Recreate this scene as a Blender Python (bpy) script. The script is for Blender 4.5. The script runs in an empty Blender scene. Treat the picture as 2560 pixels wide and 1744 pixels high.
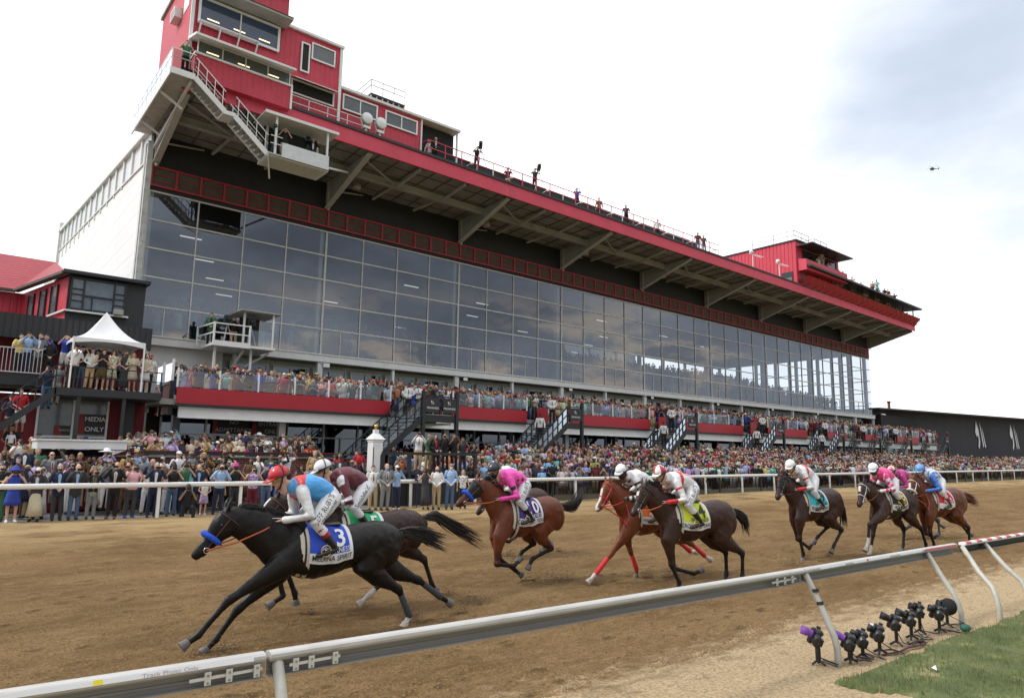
import bpy, math, random
import numpy as np
from mathutils import Vector, Matrix
from mathutils.bvhtree import BVHTree
R = math.radians
SC = bpy.context.scene
COL = SC.collection
# ---------------- camera ----------------
cam_data = bpy.data.cameras.new('camera')
cam = bpy.data.objects.new('camera', cam_data)
COL.objects.link(cam)
cam_data.sensor_width = 36.0
cam_data.lens = 1733.0 / 2560.0 * 36.0
cam_data.clip_start = 0.1
cam_data.clip_end = 6000
YAW, PITCH, ROLL, CAMH = R(39.47), R(8.76), R(0.83), 2.2
_f = Vector((math.sin(YAW) * math.cos(PITCH), math.cos(YAW) * math.cos(PITCH), math.sin(PITCH)))
_r = Vector((math.cos(YAW), -math.sin(YAW), 0))
_u = _r.cross(_f)
CR = _r * math.cos(ROLL) + _u * math.sin(ROLL)
CU = -_r * math.sin(ROLL) + _u * math.cos(ROLL)
CF = _f
cam.matrix_world = Matrix(((CR.x, CU.x, -CF.x, 0), (CR.y, CU.y, -CF.y, 0), (CR.z, CU.z, -CF.z, CAMH), (0, 0, 0, 1)))
SC.camera = cam
# ---------------- world ----------------
SUN_EL, SUN_AZ = R(48), R(-62)      # azimuth from +Y toward +X
W = bpy.data.worlds.new('World')
SC.world = W
W.use_nodes = True
nt = W.node_tree
nt.nodes.clear()
def N(t, **k):
    n = nt.nodes.new(t)
    for a, b in k.items():
        setattr(n, a, b)
    return n
out = N('ShaderNodeOutputWorld')
sky = N('ShaderNodeTexSky', sky_type='NISHITA')
sky.sun_disc = False
sky.sun_elevation = SUN_EL
sky.sun_rotation = SUN_AZ
bg = N('ShaderNodeBackground'); bg.inputs[1].default_value = 0.1
nt.links.new(sky.outputs[0], bg.inputs[0])
tc = N('ShaderNodeTexCoord')
sep = N('ShaderNodeSeparateXYZ'); nt.links.new(tc.outputs['Generated'], sep.inputs[0])
def noise(scale, detail, rough, zs=2.2, off=(0, 0, 0)):
    mp = N('ShaderNodeMapping'); mp.inputs['Scale'].default_value = (1, 1, zs); mp.inputs['Location'].default_value = off
    nt.links.new(tc.outputs['Generated'], mp.inputs[0])
    n = N('ShaderNodeTexNoise'); n.inputs['Scale'].default_value = scale; n.inputs['Detail'].default_value = detail
    n.inputs['Roughness'].default_value = rough
    nt.links.new(mp.outputs[0], n.inputs['Vector'])
    return n.outputs['Fac']
def ramp(src, a, b, va=0.0, vb=1.0):
    m = N('ShaderNodeMapRange', interpolation_type='SMOOTHSTEP')
    m.inputs[1].default_value = a; m.inputs[2].default_value = b
    m.inputs[3].default_value = va; m.inputs[4].default_value = vb
    nt.links.new(src, m.inputs[0])
    return m.outputs[0]
def mth(op, a, b=None):
    m = N('ShaderNodeMath', operation=op)
    for i, v in enumerate((a, b)):
        if v is None: continue
        if isinstance(v, (int, float)): m.inputs[i].default_value = v
        else: nt.links.new(v, m.inputs[i])
    return m.outputs[0]
def mixc(f, a, b):
    m = N('ShaderNodeMix', data_type='RGBA')
    for i, v in ((0, f), (6, a), (7, b)):
        if isinstance(v, (int, float)): m.inputs[i].default_value = v
        elif isinstance(v, tuple): m.inputs[i].default_value = (*v, 1)
        else: nt.links.new(v, m.inputs[i])
    return m.outputs[2]
n1 = noise(2.2, 7, 0.55)
n2 = noise(5.0, 9, 0.6, 3.0, (3, 1, 0))
n3 = noise(1.3, 4, 0.5, 2.0, (9, 4, 2))
back = ramp(sep.outputs[1], 0.22, -0.30)                     # storm cloud bank over the infield side
front = mixc(ramp(n2, 0.42, 0.66), (1.22, 1.23, 1.25), (1.02, 1.04, 1.08))
# the grey blue gap in the bright overcast, high above the far end of the stand
pd = (CR * ((2520 - 1280) / 1733) - CU * ((150 - 872) / 1733) + CF).normalized()
dt = N('ShaderNodeVectorMath', operation='DOT_PRODUCT')
nt.links.new(tc.outputs['Generated'], dt.inputs[0]); dt.inputs[1].default_value = pd
gap = mth('ADD', dt.outputs['Value'], mth('MULTIPLY', mth('SUBTRACT', n1, 0.5), 0.07))
front = mixc(ramp(gap, 0.955, 1.012), front, (0.50, 0.57, 0.68))
cum = mth('MULTIPLY', ramp(n2, 0.47, 0.62), mth('MULTIPLY', ramp(sep.outputs[2], 0.25, 0.16), ramp(sep.outputs[2], 0.04, 0.11)))
storm = mixc(ramp(n1, 0.35, 0.68), (0.24, 0.26, 0.29), (0.62, 0.66, 0.71))
storm = mixc(cum, storm, (1.25, 1.02, 0.78))
storm = mixc(ramp(sep.outputs[2], 0.36, 0.70), storm, (1.25, 1.28, 1.33))
cc = mixc(back, front, storm)
bg2 = N('ShaderNodeBackground'); nt.links.new(cc, bg2.inputs[0]); bg2.inputs[1].default_value = 1.0
mx = N('ShaderNodeMixShader'); mx.inputs[0].default_value = 0.90
nt.links.new(bg.outputs[0], mx.inputs[1]); nt.links.new(bg2.outputs[0], mx.inputs[2])
nt.links.new(mx.outputs[0], out.inputs[0])
# ---------------- sun ----------------
sd = bpy.data.lights.new('sun', 'SUN'); sd.energy = 1.7; sd.angle = R(10); sd.color = (1.0, 0.96, 0.9)
so = bpy.data.objects.new('sun', sd); COL.objects.link(so)
sv = Vector((math.sin(SUN_AZ) * math.cos(SUN_EL), math.cos(SUN_AZ) * math.cos(SUN_EL), math.sin(SUN_EL)))
so.rotation_euler = sv.to_track_quat('Z', 'Y').to_euler()
SC.view_settings.view_transform = 'Standard'
SC.view_settings.look = 'None'
SC.view_settings.exposure = 0.42
SC.view_settings.gamma = 1.0
SC.render.film_transparent = False
SC.cycles.max_bounces = 6
SC.cycles.transparent_max_bounces = 16
SC.cycles.diffuse_bounces = 2
SC.cycles.glossy_bounces = 2
SC.cycles.caustics_reflective = False
SC.cycles.caustics_refractive = False

# ---------------- materials ----------------
MATS = {}
def mat(name, color=(0.5, 0.5, 0.5), rough=0.6, metal=0.0, var=0.0, vscale=3.0, bump=0.0, bscale=40.0,
        objcolor=False, attr=None, wave=None, spec=0.5, emit=None, coat=0.0, dirt=None, stretch=(1, 1, 1), sheen=0.0):
    if name in MATS: return MATS[name]
    m = bpy.data.materials.new(name); m.use_nodes = True
    t = m.node_tree; p = t.nodes['Principled BSDF']
    L = t.links.new
    p.inputs['Roughness'].default_value = rough
    p.inputs['Metallic'].default_value = metal
    p.inputs['Specular IOR Level'].default_value = spec
    p.inputs['Coat Weight'].default_value = coat
    p.inputs['Sheen Weight'].default_value = sheen
    tcx = t.nodes.new('ShaderNodeTexCoord')
    mpx = t.nodes.new('ShaderNodeMapping'); mpx.inputs['Scale'].default_value = stretch
    L(tcx.outputs['Object'], mpx.inputs[0])
    src = None
    if objcolor:
        oi = t.nodes.new('ShaderNodeObjectInfo'); src = oi.outputs['Color']
    if attr:
        at = t.nodes.new('ShaderNodeAttribute'); at.attribute_name = attr; src = at.outputs['Color']
    def val(s):
        hv = t.nodes.new('ShaderNodeHueSaturation')
        if src is None: hv.inputs['Color'].default_value = (*color, 1)
        else: L(src, hv.inputs['Color'])
        L(s, hv.inputs['Value'])
        return hv.outputs['Color']
    if var:
        nz = t.nodes.new('ShaderNodeTexNoise'); nz.inputs['Scale'].default_value = vscale; nz.inputs['Detail'].default_value = 6
        nz.inputs['Roughness'].default_value = 0.65
        L(mpx.outputs[0], nz.inputs['Vector'])
        mr = t.nodes.new('ShaderNodeMapRange'); mr.inputs[1].default_value = 0.3; mr.inputs[2].default_value = 0.7
        mr.inputs[3].default_value = 1 - var; mr.inputs[4].default_value = 1 + var
        L(nz.outputs['Fac'], mr.inputs[0])
        src = val(mr.outputs[0])
    if dirt:
        nz2 = t.nodes.new('ShaderNodeTexNoise'); nz2.inputs['Scale'].default_value = dirt[1]; nz2.inputs['Detail'].default_value = 8
        nz2.inputs['Roughness'].default_value = 0.7
        L(mpx.outputs[0], nz2.inputs['Vector'])
        mr = t.nodes.new('ShaderNodeMapRange'); mr.inputs[1].default_value = dirt[2]; mr.inputs[2].default_value = dirt[2] + 0.14
        mr.inputs[4].default_value = dirt[3]
        L(nz2.outputs['Fac'], mr.inputs[0])
        mm = t.nodes.new('ShaderNodeMix'); mm.data_type = 'RGBA'
        L(mr.outputs[0], mm.inputs[0])
        if src is None: mm.inputs[6].default_value = (*color, 1)
        else: L(src, mm.inputs[6])
        mm.inputs[7].default_value = (*dirt[0], 1)
        src = mm.outputs[2]
    if src is None: p.inputs['Base Color'].default_value = (*color, 1)
    else: L(src, p.inputs['Base Color'])
    nrm = None
    if wave:      # (axis, pitch in m, strength) vertical or horizontal boards / corrugation
        ax, pitch, st = wave
        sp = t.nodes.new('ShaderNodeSeparateXYZ'); L(tcx.outputs['Object'], sp.inputs[0])
        if ax == 'H':
            ad = t.nodes.new('ShaderNodeMath'); ad.operation = 'ADD'
            L(sp.outputs[0], ad.inputs[0]); L(sp.outputs[1], ad.inputs[1]); o = ad.outputs[0]
        else: o = sp.outputs[2]
        ml = t.nodes.new('ShaderNodeMath'); ml.operation = 'DIVIDE'; L(o, ml.inputs[0]); ml.inputs[1].default_value = pitch
        fr = t.nodes.new('ShaderNodeMath'); fr.operation = 'PINGPONG'; L(ml.outputs[0], fr.inputs[0]); fr.inputs[1].default_value = 0.5
        mr = t.nodes.new('ShaderNodeMapRange'); mr.inputs[1].default_value = 0.0; mr.inputs[2].default_value = 0.16
        L(fr.outputs[0], mr.inputs[0])
        b = t.nodes.new('ShaderNodeBump'); b.inputs['Strength'].default_value = st; b.inputs['Distance'].default_value = 0.05
        L(mr.outputs[0], b.inputs['Height']); nrm = b.outputs[0]
    if bump:
        nz = t.nodes.new('ShaderNodeTexNoise'); nz.inputs['Scale'].default_value = bscale; nz.inputs['Detail'].default_value = 5
        L(mpx.outputs[0], nz.inputs['Vector'])
        b = t.nodes.new('ShaderNodeBump'); b.inputs['Strength'].default_value = bump; b.inputs['Distance'].default_value = 0.02
        L(nz.outputs['Fac'], b.inputs['Height'])
        if nrm is not None: L(nrm, b.inputs['Normal'])
        nrm = b.outputs[0]
    if nrm is not None: L(nrm, p.inputs['Normal'])
    if emit:
        p.inputs['Emission Color'].default_value = (*emit[0], 1); p.inputs['Emission Strength'].default_value = emit[1]
    MATS[name] = m
    return m
def glass_mat(name, tint=(0.5, 0.55, 0.6), base=0.06, ior=1.45, rough=0.0, ripple=0.0):
    if name in MATS: return MATS[name]
    m = bpy.data.materials.new(name); m.use_nodes = True
    t = m.node_tree; t.nodes.clear(); L = t.links.new
    o = t.nodes.new('ShaderNodeOutputMaterial'); mx = t.nodes.new('ShaderNodeMixShader')
    tr = t.nodes.new('ShaderNodeBsdfTransparent'); tr.inputs[0].default_value = (*tint, 1)
    gl = t.nodes.new('ShaderNodeBsdfGlossy'); gl.inputs['Roughness'].default_value = rough
    gl.inputs[0].default_value = (0.85, 0.9, 1.0, 1)
    fr = t.nodes.new('ShaderNodeFresnel'); fr.inputs[0].default_value = ior
    ad = t.nodes.new('ShaderNodeMath'); ad.operation = 'ADD'; ad.use_clamp = True; ad.inputs[1].default_value = base
    L(fr.outputs[0], ad.inputs[0]); L(ad.outputs[0], mx.inputs[0]); L(tr.outputs[0], mx.inputs[1]); L(gl.outputs[0], mx.inputs[2])
    if ripple:
        tcx = t.nodes.new('ShaderNodeTexCoord')
        nz = t.nodes.new('ShaderNodeTexNoise'); nz.inputs['Scale'].default_value = 0.55; nz.inputs['Detail'].default_value = 1
        L(tcx.outputs['Object'], nz.inputs['Vector'])
        b = t.nodes.new('ShaderNodeBump'); b.inputs['Strength'].default_value = ripple; b.inputs['Distance'].default_value = 0.04
        L(nz.outputs['Fac'], b.inputs['Height']); L(b.outputs[0], gl.inputs['Normal'])
    L(mx.outputs[0], o.inputs[0])
    MATS[name] = m
    return m
# ---------------- geometry helpers ----------------
class MB:
    def __init__(s): s.v = []; s.f = []; s.m = []; s.mi = 0
    def add(s, vs, fs):
        n = len(s.v); s.v.extend([tuple(v) for v in vs])
        s.f.extend([tuple(i + n for i in f) for f in fs]); s.m.extend([s.mi] * len(fs)); return s
    def box(s, a, b):
        x0, y0, z0 = [min(p, q) for p, q in zip(a, b)]; x1, y1, z1 = [max(p, q) for p, q in zip(a, b)]
        return s.add([(x0, y0, z0), (x1, y0, z0), (x1, y1, z0), (x0, y1, z0), (x0, y0, z1), (x1, y0, z1), (x1, y1, z1), (x0, y1, z1)],
                     [(0, 3, 2, 1), (4, 5, 6, 7), (0, 1, 5, 4), (1, 2, 6, 5), (2, 3, 7, 6), (3, 0, 4, 7)])
    def quad(s, *p): return s.add(p, [tuple(range(len(p)))])
    def prism(s, pts, d):     # polygon pts extruded by vector d
        n = len(pts); d = Vector(d); a = [Vector(p) for p in pts]; b = [p + d for p in a]
        return s.add(a + b, [tuple(range(n))[::-1], tuple(range(n, 2 * n))] + [(i, (i + 1) % n, n + (i + 1) % n, n + i) for i in range(n)])
    def bar(s, a, b, w, h=None, up=(0, 0, 1)):   # square bar from a to b
        h = h or w; a = Vector(a); b = Vector(b); d = (b - a).normalized(); u = Vector(up)
        if abs(d.dot(u)) > 0.98: u = Vector((0, 1, 0))
        x = d.cross(u).normalized() * w / 2; y = x.cross(d).normalized() * h / 2
        c = [-x - y, x - y, x + y, -x + y]
        return s.add([a + k for k in c] + [b + k for k in c], [(3, 2, 1, 0), (4, 5, 6, 7)] + [(i, (i + 1) % 4, 4 + (i + 1) % 4, 4 + i) for i in range(4)])
    def tube(s, pts, rad, n=8, lat=None, cap=True):
        """loft through pts; rad: number or list of r or (r_lateral, r_other)"""
        pts = [Vector(p) for p in pts]; k = len(pts)
        if not isinstance(rad, (list, tuple)): rad = [rad] * k
        rad = [(r, r) if not isinstance(r, (tuple, list)) else r for r in rad]
        T = [(pts[min(i + 1, k - 1)] - pts[max(i - 1, 0)]).normalized() for i in range(k)]
        P = list(zip(pts, rad, T))
        if cap:
            (p0, r0, t0), (p1, r1, t1) = P[0], P[-1]
            m0 = min(r0); m1 = min(r1)
            P = [(p0 - t0 * m0 * 0.85, (r0[0] * .5, r0[1] * .5), t0), (p0 - t0 * m0 * 0.5, (r0[0] * .84, r0[1] * .84), t0)] + P + \
                [(p1 + t1 * m1 * 0.5, (r1[0] * .84, r1[1] * .84), t1), (p1 + t1 * m1 * 0.85, (r1[0] * .5, r1[1] * .5), t1)]
        L = Vector(lat) if lat else None; vs = []
        ref = None
        for p, r, t in P:
            if L is not None: x = (L - t * L.dot(t)).normalized()
            else:
                if ref is None: ref = Vector((0, 0, 1)) if abs(t.z) < 0.9 else Vector((0, 1, 0))
                x = ref - t * ref.dot(t); x = x.normalized(); ref = x
            y = t.cross(x)
            for i in range(n):
                a = 2 * math.pi * i / n
                vs.append(p + x * math.cos(a) * r[0] + y * math.sin(a) * r[1])
        q = len(P); fs = []
        for j in range(q - 1):
            for i in range(n):
                a = j * n + i; b = j * n + (i + 1) % n
                fs.append((a, b, b + n, a + n))
        fs.append(tuple(range(n))[::-1]); fs.append(tuple(range((q - 1) * n, q * n)))
        return s.add(vs, fs)
    def lathe(s, prof, c=(0, 0, 0), n=16, ax='Z'):
        c = Vector(c); vs = []
        for r, h in prof:
            for i in range(n):
                a = 2 * math.pi * i / n; x, y = r * math.cos(a), r * math.sin(a)
                vs.append(c + (Vector((x, y, h)) if ax == 'Z' else Vector((x, h, y)) if ax == 'Y' else Vector((h, x, y))))
        q = len(prof); fs = [(j * n + i, j * n + (i + 1) % n, (j + 1) * n + (i + 1) % n, (j + 1) * n + i) for j in range(q - 1) for i in range(n)]
        fs += [tuple(range(n))[::-1], tuple(range((q - 1) * n, q * n))]
        return s.add(vs, fs)
    def ball(s, c, r, n=12, q=8):
        c = Vector(c); r = (r, r, r) if not isinstance(r, (tuple, list)) else r
        vs = [c + Vector((0, 0, -r[2]))]
        for j in range(1, q):
            t = -math.pi / 2 + math.pi * j / q
            for i in range(n):
                a = 2 * math.pi * i / n
                vs.append(c + Vector((r[0] * math.cos(t) * math.cos(a), r[1] * math.cos(t) * math.sin(a), r[2] * math.sin(t))))
        vs.append(c + Vector((0, 0, r[2]))); e = len(vs) - 1
        fs = [(0, 1 + (i + 1) % n, 1 + i) for i in range(n)]
        for j in range(q - 2):
            for i in range(n):
                a = 1 + j * n + i; b = 1 + j * n + (i + 1) % n; fs.append((a, b, b + n, a + n))
        k = 1 + (q - 2) * n; fs += [(k + i, k + (i + 1) % n, e) for i in range(n)]
        return s.add(vs, fs)
    def warp(s, fn): s.v = [tuple(fn(*v)) for v in s.v]; return s
    def mesh(s, name, mats, smooth=False):
        me = bpy.data.meshes.new(name); me.from_pydata(s.v, [], s.f)
        for m in (mats if isinstance(mats, (list, tuple)) else [mats]): me.materials.append(m)
        if any(s.m): me.polygons.foreach_set('material_index', s.m)
        if smooth: me.polygons.foreach_set('use_smooth', [True] * len(me.polygons))
        me.update(); return me
    def build(s, name, mats, parent=None, smooth=False):
        return link(name, s.mesh(name, mats, smooth), parent)
def link(name, me, parent=None):
    o = bpy.data.objects.new(name, me); COL.objects.link(o)
    if parent is not None: o.parent = parent
    return o
def tag(o, label=None, cat=None, group=None, kind=None):
    if label: o['label'] = label
    if cat: o['category'] = cat
    if group: o['group'] = group
    if kind: o['kind'] = kind
    return o
def thing(name, label, cat, loc=(0, 0, 0), rz=0, group=None, kind=None):
    o = bpy.data.objects.new(name, None); COL.objects.link(o); o.location = loc; o.rotation_euler = (0, 0, rz)
    o.empty_display_size = 0.2
    return tag(o, label, cat, group, kind)
def rebuild(mb, mats, voxel, smooth=4, name='m', factor=0.5):
    me = mb.mesh(name, mats, True); o = bpy.data.objects.new('tmp', me); COL.objects.link(o)
    r = o.modifiers.new('r', 'REMESH'); r.mode = 'VOXEL'; r.voxel_size = voxel; r.use_smooth_shade = True
    if smooth:
        k = o.modifiers.new('s', 'SMOOTH'); k.factor = factor; k.iterations = smooth
    dg = bpy.context.evaluated_depsgraph_get(); dg.update()
    res = bpy.data.meshes.new_from_object(o.evaluated_get(dg)); res.name = name
    bpy.data.objects.remove(o); bpy.data.meshes.remove(me)
    return res
TXT = {}
def text_mesh(s, size=1.0, bold=0.0):
    """triangulated 2D mesh of the text, centred; returns verts list, faces"""
    key = (s, bold)
    if key not in TXT:
        cu = bpy.data.curves.new('t', 'FONT'); cu.body = s; cu.align_x = 'CENTER'; cu.align_y = 'CENTER'; cu.offset = bold; cu.resolution_u = 3
        o = bpy.data.objects.new('t', cu); COL.objects.link(o)
        dg = bpy.context.evaluated_depsgraph_get(); dg.update()
        me = bpy.data.meshes.new_from_object(o.evaluated_get(dg))
        TXT[key] = ([tuple(v.co) for v in me.vertices], [tuple(p.vertices) for p in me.polygons])
        bpy.data.objects.remove(o); bpy.data.meshes.remove(me)
    v, f = TXT[key]
    return [(a * size, b * size) for a, b, _ in v], f
def flat_text(mb, s, c, r, u, size, bold=0.0, sx=1.0):
    c = Vector(c); r = Vector(r).normalized(); u = Vector(u).normalized(); n = r.cross(u) * 0.004
    v, f = text_mesh(s, size, bold)
    return mb.add([c + r * a * sx + u * b + n for a, b in v], f)
rnd = random.Random(7)
def WZ(x, y, z):     # the long roof line falls slightly towards the far end
    return (x, y, z - 0.0105 * max(0.0, (z - 3.0) / 16.6) ** 2 * (x - 15.0) if z > 3 else z)
def gh(x, y):        # ground height
    z = 0.004 * max(0.0, x - 22)
    if y > 26.2: z += min(1.45, (y - 26.2) / 6.3 * 1.45) * min(1, max(0, (x - 16) / 10))
    t = min(1, max(0, (y - 4.6) / 3)) * min(1, max(0, (25.0 - y) / 4))
    return z - 0.12 * t
# ---------------- palette ----------------
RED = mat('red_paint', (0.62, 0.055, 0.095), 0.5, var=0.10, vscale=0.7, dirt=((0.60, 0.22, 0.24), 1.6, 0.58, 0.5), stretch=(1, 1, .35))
REDB = mat('red_boards', (0.54, 0.040, 0.072), 0.55, var=0.12, vscale=1.2, dirt=((0.55, 0.16, 0.18), 2.0, 0.60, 0.4), wave=('H', 0.30, 0.5))
REDC = mat('red_corrugated', (0.56, 0.04, 0.07), 0.45, var=0.06, vscale=1.0, wave=('H', 0.42, 1.0))
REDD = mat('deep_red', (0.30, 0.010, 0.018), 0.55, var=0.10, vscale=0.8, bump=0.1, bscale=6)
WHT = mat('white_paint', (0.74, 0.74, 0.73), 0.5, var=0.06, vscale=2.0, dirt=((0.45, 0.43, 0.40), 1.5, 0.60, 0.5))
WHT2 = mat('clean_white', (0.8, 0.8, 0.8), 0.4, var=0.03)
GRY = mat('grey_steel_paint', (0.36, 0.355, 0.33), 0.6, var=0.15, vscale=1.0, dirt=((0.16, 0.13, 0.10), 1.4, 0.58, 0.6))
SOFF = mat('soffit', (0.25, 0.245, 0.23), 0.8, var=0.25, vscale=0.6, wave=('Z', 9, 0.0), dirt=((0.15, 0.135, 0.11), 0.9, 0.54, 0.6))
BLK = mat('black_paint', (0.018, 0.018, 0.02), 0.6, var=0.2, vscale=1.0, wave=('H', 0.2, 0.3))
BLK2 = mat('black_metal', (0.02, 0.022, 0.025), 0.45, var=0.1)
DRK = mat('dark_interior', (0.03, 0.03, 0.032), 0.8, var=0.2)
MESH_ = mat('brown_mesh', (0.085, 0.078, 0.062), 0.8, var=0.25, vscale=2.5)
ALU = mat('mullion', (0.55, 0.54, 0.52), 0.45, 0.3, var=0.08)
GLS = glass_mat('tinted_glass', (0.62, 0.67, 0.71), 0.15, 1.5, ripple=0.12)
GLC = glass_mat('clear_glass', (0.80, 0.86, 0.85), 0.07, 1.45)
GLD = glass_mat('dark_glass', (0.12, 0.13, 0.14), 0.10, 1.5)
LAMP = mat('lit_tube', (1, 1, 1), emit=((1.0, 0.80, 0.42), 1.0))
LAMPW = mat('lit_panel', (1, 1, 1), emit=((1.0, 0.97, 0.9), 0.55))
RIM = mat('interior_wall', (0.22, 0.22, 0.21), 0.8, var=0.1)
CONC = mat('concrete', (0.28, 0.27, 0.25), 0.85, var=0.15, vscale=1.5, bump=0.2)
COLU = mat('column_blue_grey', (0.30, 0.33, 0.37), 0.6, var=0.1)
XA, XB, YG, YF = 7.6, 95.5, 40.6, 34.8
NB = 34; LB = (XB - XA) / NB
ZG0, ZG1 = 8.3, 16.2
stand = thing('grandstand', 'long red and black grandstand with a tall glass front and overhanging roof', 'grandstand', (XA, YG, 0))
def part(mb, name, mats, root, smooth=False, warp=True):
    if warp: mb.warp(WZ)
    o = mb.build(name, mats, root, smooth); o.location = -root.location; return o
zr = [ZG1 - 1.58 * i for i in range(6)]
for i in range(NB):
    x0 = XA + i * LB; x1 = x0 + LB
    pb = MB(); fb = MB()
    for k in range(5):
        t = zr[k]; b = zr[k + 1] if k < 4 else ZG0
        j = rnd.uniform(-.004, .004)
        pb.quad((x0 + .03, YG + j, b), (x1 - .03, YG - j, b), (x1 - .03, YG - j + .002, t), (x0 + .03, YG + j, t))
        fb.bar((x0, YG, t), (x1, YG, t), .09, .09)
    fb.bar((x0, YG, ZG0), (x0, YG, ZG1), .07 if i % 4 else .12, .12)
    if i % 4 == 0: fb.box((x0 - .34, YG + .15, ZG0), (x0 - .12, YG + .5, ZG1)); 
    m = (x0 + x1) / 2
    if i % 2 == 0: fb.bar((m, YG, ZG0), (m, YG, ZG0 + 1.5), .05, .06)
    w = part(pb, 'window', GLS, stand)
    f = MB(); f.v, f.f, f.m = fb.v, fb.f, fb.m; f.warp(WZ); f.build('frame', ALU, w)
# louvre band
for i in range(NB):
    x0 = XA + i * LB; lb = MB(); lb.box((x0, YG - .06, ZG1 + .28), (x0 + LB, YG + .05, 17.6))
    fr = MB()
    for q in (0, .5):
        x = x0 + q * LB
        fr.box((x - .06, YG - .16, ZG1 + .26), (x + .06, YG - .062, 17.62))
    for z in (ZG1 + .26, 17.52): fr.box((x0 + .061, YG - .157, z), (x0 + LB - .061, YG - .063, z + .1))
    for z in (16.8, 17.16): fr.box((x0 + .062, YG - .12, z - .015), (x0 + LB - .062, YG - .064, z + .015))
    o = part(lb, 'vent_panel', MESH_, stand); fr.warp(WZ); fr.build('frame', mat('lattice_red', (.40, .03, .045), .5, var=.15), o)
b = MB(); b.box((XA - .02, YG, 17.63), (XB, YG + .3, 20.4)); b.box((XA, YG - .02, ZG1 + .06), (XB, YG + .03, ZG1 + .27)); part(b, 'upper_wall', BLK, stand)
# base beam and columns below the glass, lobby wall behind the terrace
b = MB(); b.box((XA - .3, YG - .28, 7.78), (XB + .1, YG + .25, 8.2)); b.box((XA - .3, YG - .34, 8.2), (XB + .1, YG + .2, 8.27)); part(b, 'beam', WHT, stand)
for i in range(0, NB + 1, 2):
    b = MB(); x = XA + i * LB; w = .16 if i % 4 == 0 else .08
    b.box((x - w, YG - .15, 4.6), (x + w, YG + .12, 7.79)); part(b, 'column', WHT, stand)
b = MB(); b.box((XA + .1, YG + 1.5, 4.6), (XB, YG + 1.7, 7.8)); b.box((XA + .3, YG + .2, 4.6), (XA + 4.6, YG + .3, 7.78)); part(b, 'lobby_wall', WHT, stand)
for i in range(2, NB):
    x0 = XA + i * LB; b = MB(); b.box((x0 + .25, YG + 1.3, 4.9), (x0 + LB - .25, YG + 1.34, 7.45)); o = part(b, 'lobby_window', GLD, stand)
    f = MB()
    for x in (x0 + .2, x0 + LB / 2, x0 + LB - .2): f.box((x - .045, YG + 1.22, 4.9), (x + .045, YG + 1.29, 7.55))
    f.box((x0 + .246, YG + 1.225, 7.4), (x0 + LB - .246, YG + 1.288, 7.5)); f.box((x0 + .246, YG + 1.225, 6.9), (x0 + LB - .246, YG + 1.288, 6.96))
    f.warp(WZ); f.build('frame', WHT, o)
# interior: raked seating, ceiling, back wall
b = MB()
pr = []
for k in range(27):
    y = 41.2 + k * .85; z = 8.2 + k * .268
    pr += [(XA + .2, y, z), (XA + .2, y + .85, z)]
b.prism(pr + [(XA + .2, 64.1, 8.0), (XA + .2, 41.2, 8.0)], (XB - XA - .4, 0, 0)); part(b, 'raked_floor', CONC, stand)
b = MB(); b.box((XA + .3, YG + .35, 16.9), (XB - .1, 64, 17.1)); part(b, 'ceiling', RIM, stand)
b = MB(); b.box((XA + .2, 64, 8), (XB - 34, 64.2, 17)); b.box((XB - 34, 64, 8), (XB, 64.2, 15.2)); part(b, 'back_wall', RIM, stand)
for i in range(4):
    b = MB()
    for k in range(0, 6, 1 + i % 2):
        x = XA + 3 + k * 11 + (i * 37 + k * k * 13) % 7; y = 46 + i * 4.2 + (k % 3) * 1.1
        b.box((x, y, 15.6 - i * .2), (x + 1.3, y + .12, 15.66 - i * .2))
    part(b, 'ceiling_light', LAMPW, stand)
# far end wall: glazed, open to the sky
for k in range(8):
    y = YG + .4 + k * 3.2; b = MB(); b.box((XB - .45, y, 8), (XB - .05, y + .35, 17)); part(b, 'end_column', COLU, stand)
b = MB()
for z in (9.6, 11.3, 13, 14.7): b.bar((XB - .1, YG + .3, z), (XB - .1, 64, z), .1)
part(b, 'end_rail', COLU, stand)
for k in range(7):
    x = XB - 4 - k * 5.2; b = MB(); b.box((x, 63.6, 8), (x + .35, 63.9, 17)); b.box((x, YG + .6, 8.3), (x + .28, YG + .9, 16.9)); part(b, 'rear_column', COLU, stand)
# left side wall: white panels, the roof rising to the back
YB = 81.0
zt = lambda y: 20.1 + (y - YG) * .093
b = MB(); b.prism([(XA, YG + .05, 4), (XA, YB, 4), (XA, YB, zt(YB) - 2.1), (XA, YG + .05, 18.3)], (.25, 0, 0)); part(b, 'side_wall', mat('side_wall_white', (0.80, 0.80, 0.80), .5, var=.04, vscale=.5, wave=('Z', 1.2, .25)), stand, warp=False)
b = MB(); b.prism([(XA + .05, YG + .05, 18.31), (XA + .05, YB, zt(YB) - 2.09), (XA + .05, YB, zt(YB)), (XA + .05, YG + .05, zt(YG))], (.2, 0, 0)); part(b, 'clerestory', mat('clerestory_panel', (.66, .68, .70), .4, var=.05), stand, warp=False)
b = MB()
for k in range(16):
    y = YG + .4 + k * 2.6; b.box((XA - .06, y, 18.3 + (y - YG) * .061), (XA + .3, y + .35, zt(y)))
b.bar((XA - .05, YG, zt(YG)), (XA - .05, YB, zt(YB)), .3); b.bar((XA - .05, YG, 18.25), (XA - .05, YB, zt(YB) - 2.15), .08)
part(b, 'wall_rib', WHT, stand, warp=False)
b = MB()
for yy, w in ((YG - .05, .12), (YG + .4, .07)): b.box((XA - .3, yy - w, 7.8), (XA - .02, yy + w, 19))
b.box((XA - .28, YG + .62, 7.8), (XA - .14, YG + .72, 19)); part(b, 'corner_pipe', mat('weathered_white', (.55, .56, .55), .6, var=.2, vscale=2, dirt=((.12, .1, .08), 3, .56, .8)), stand, warp=False)
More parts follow.
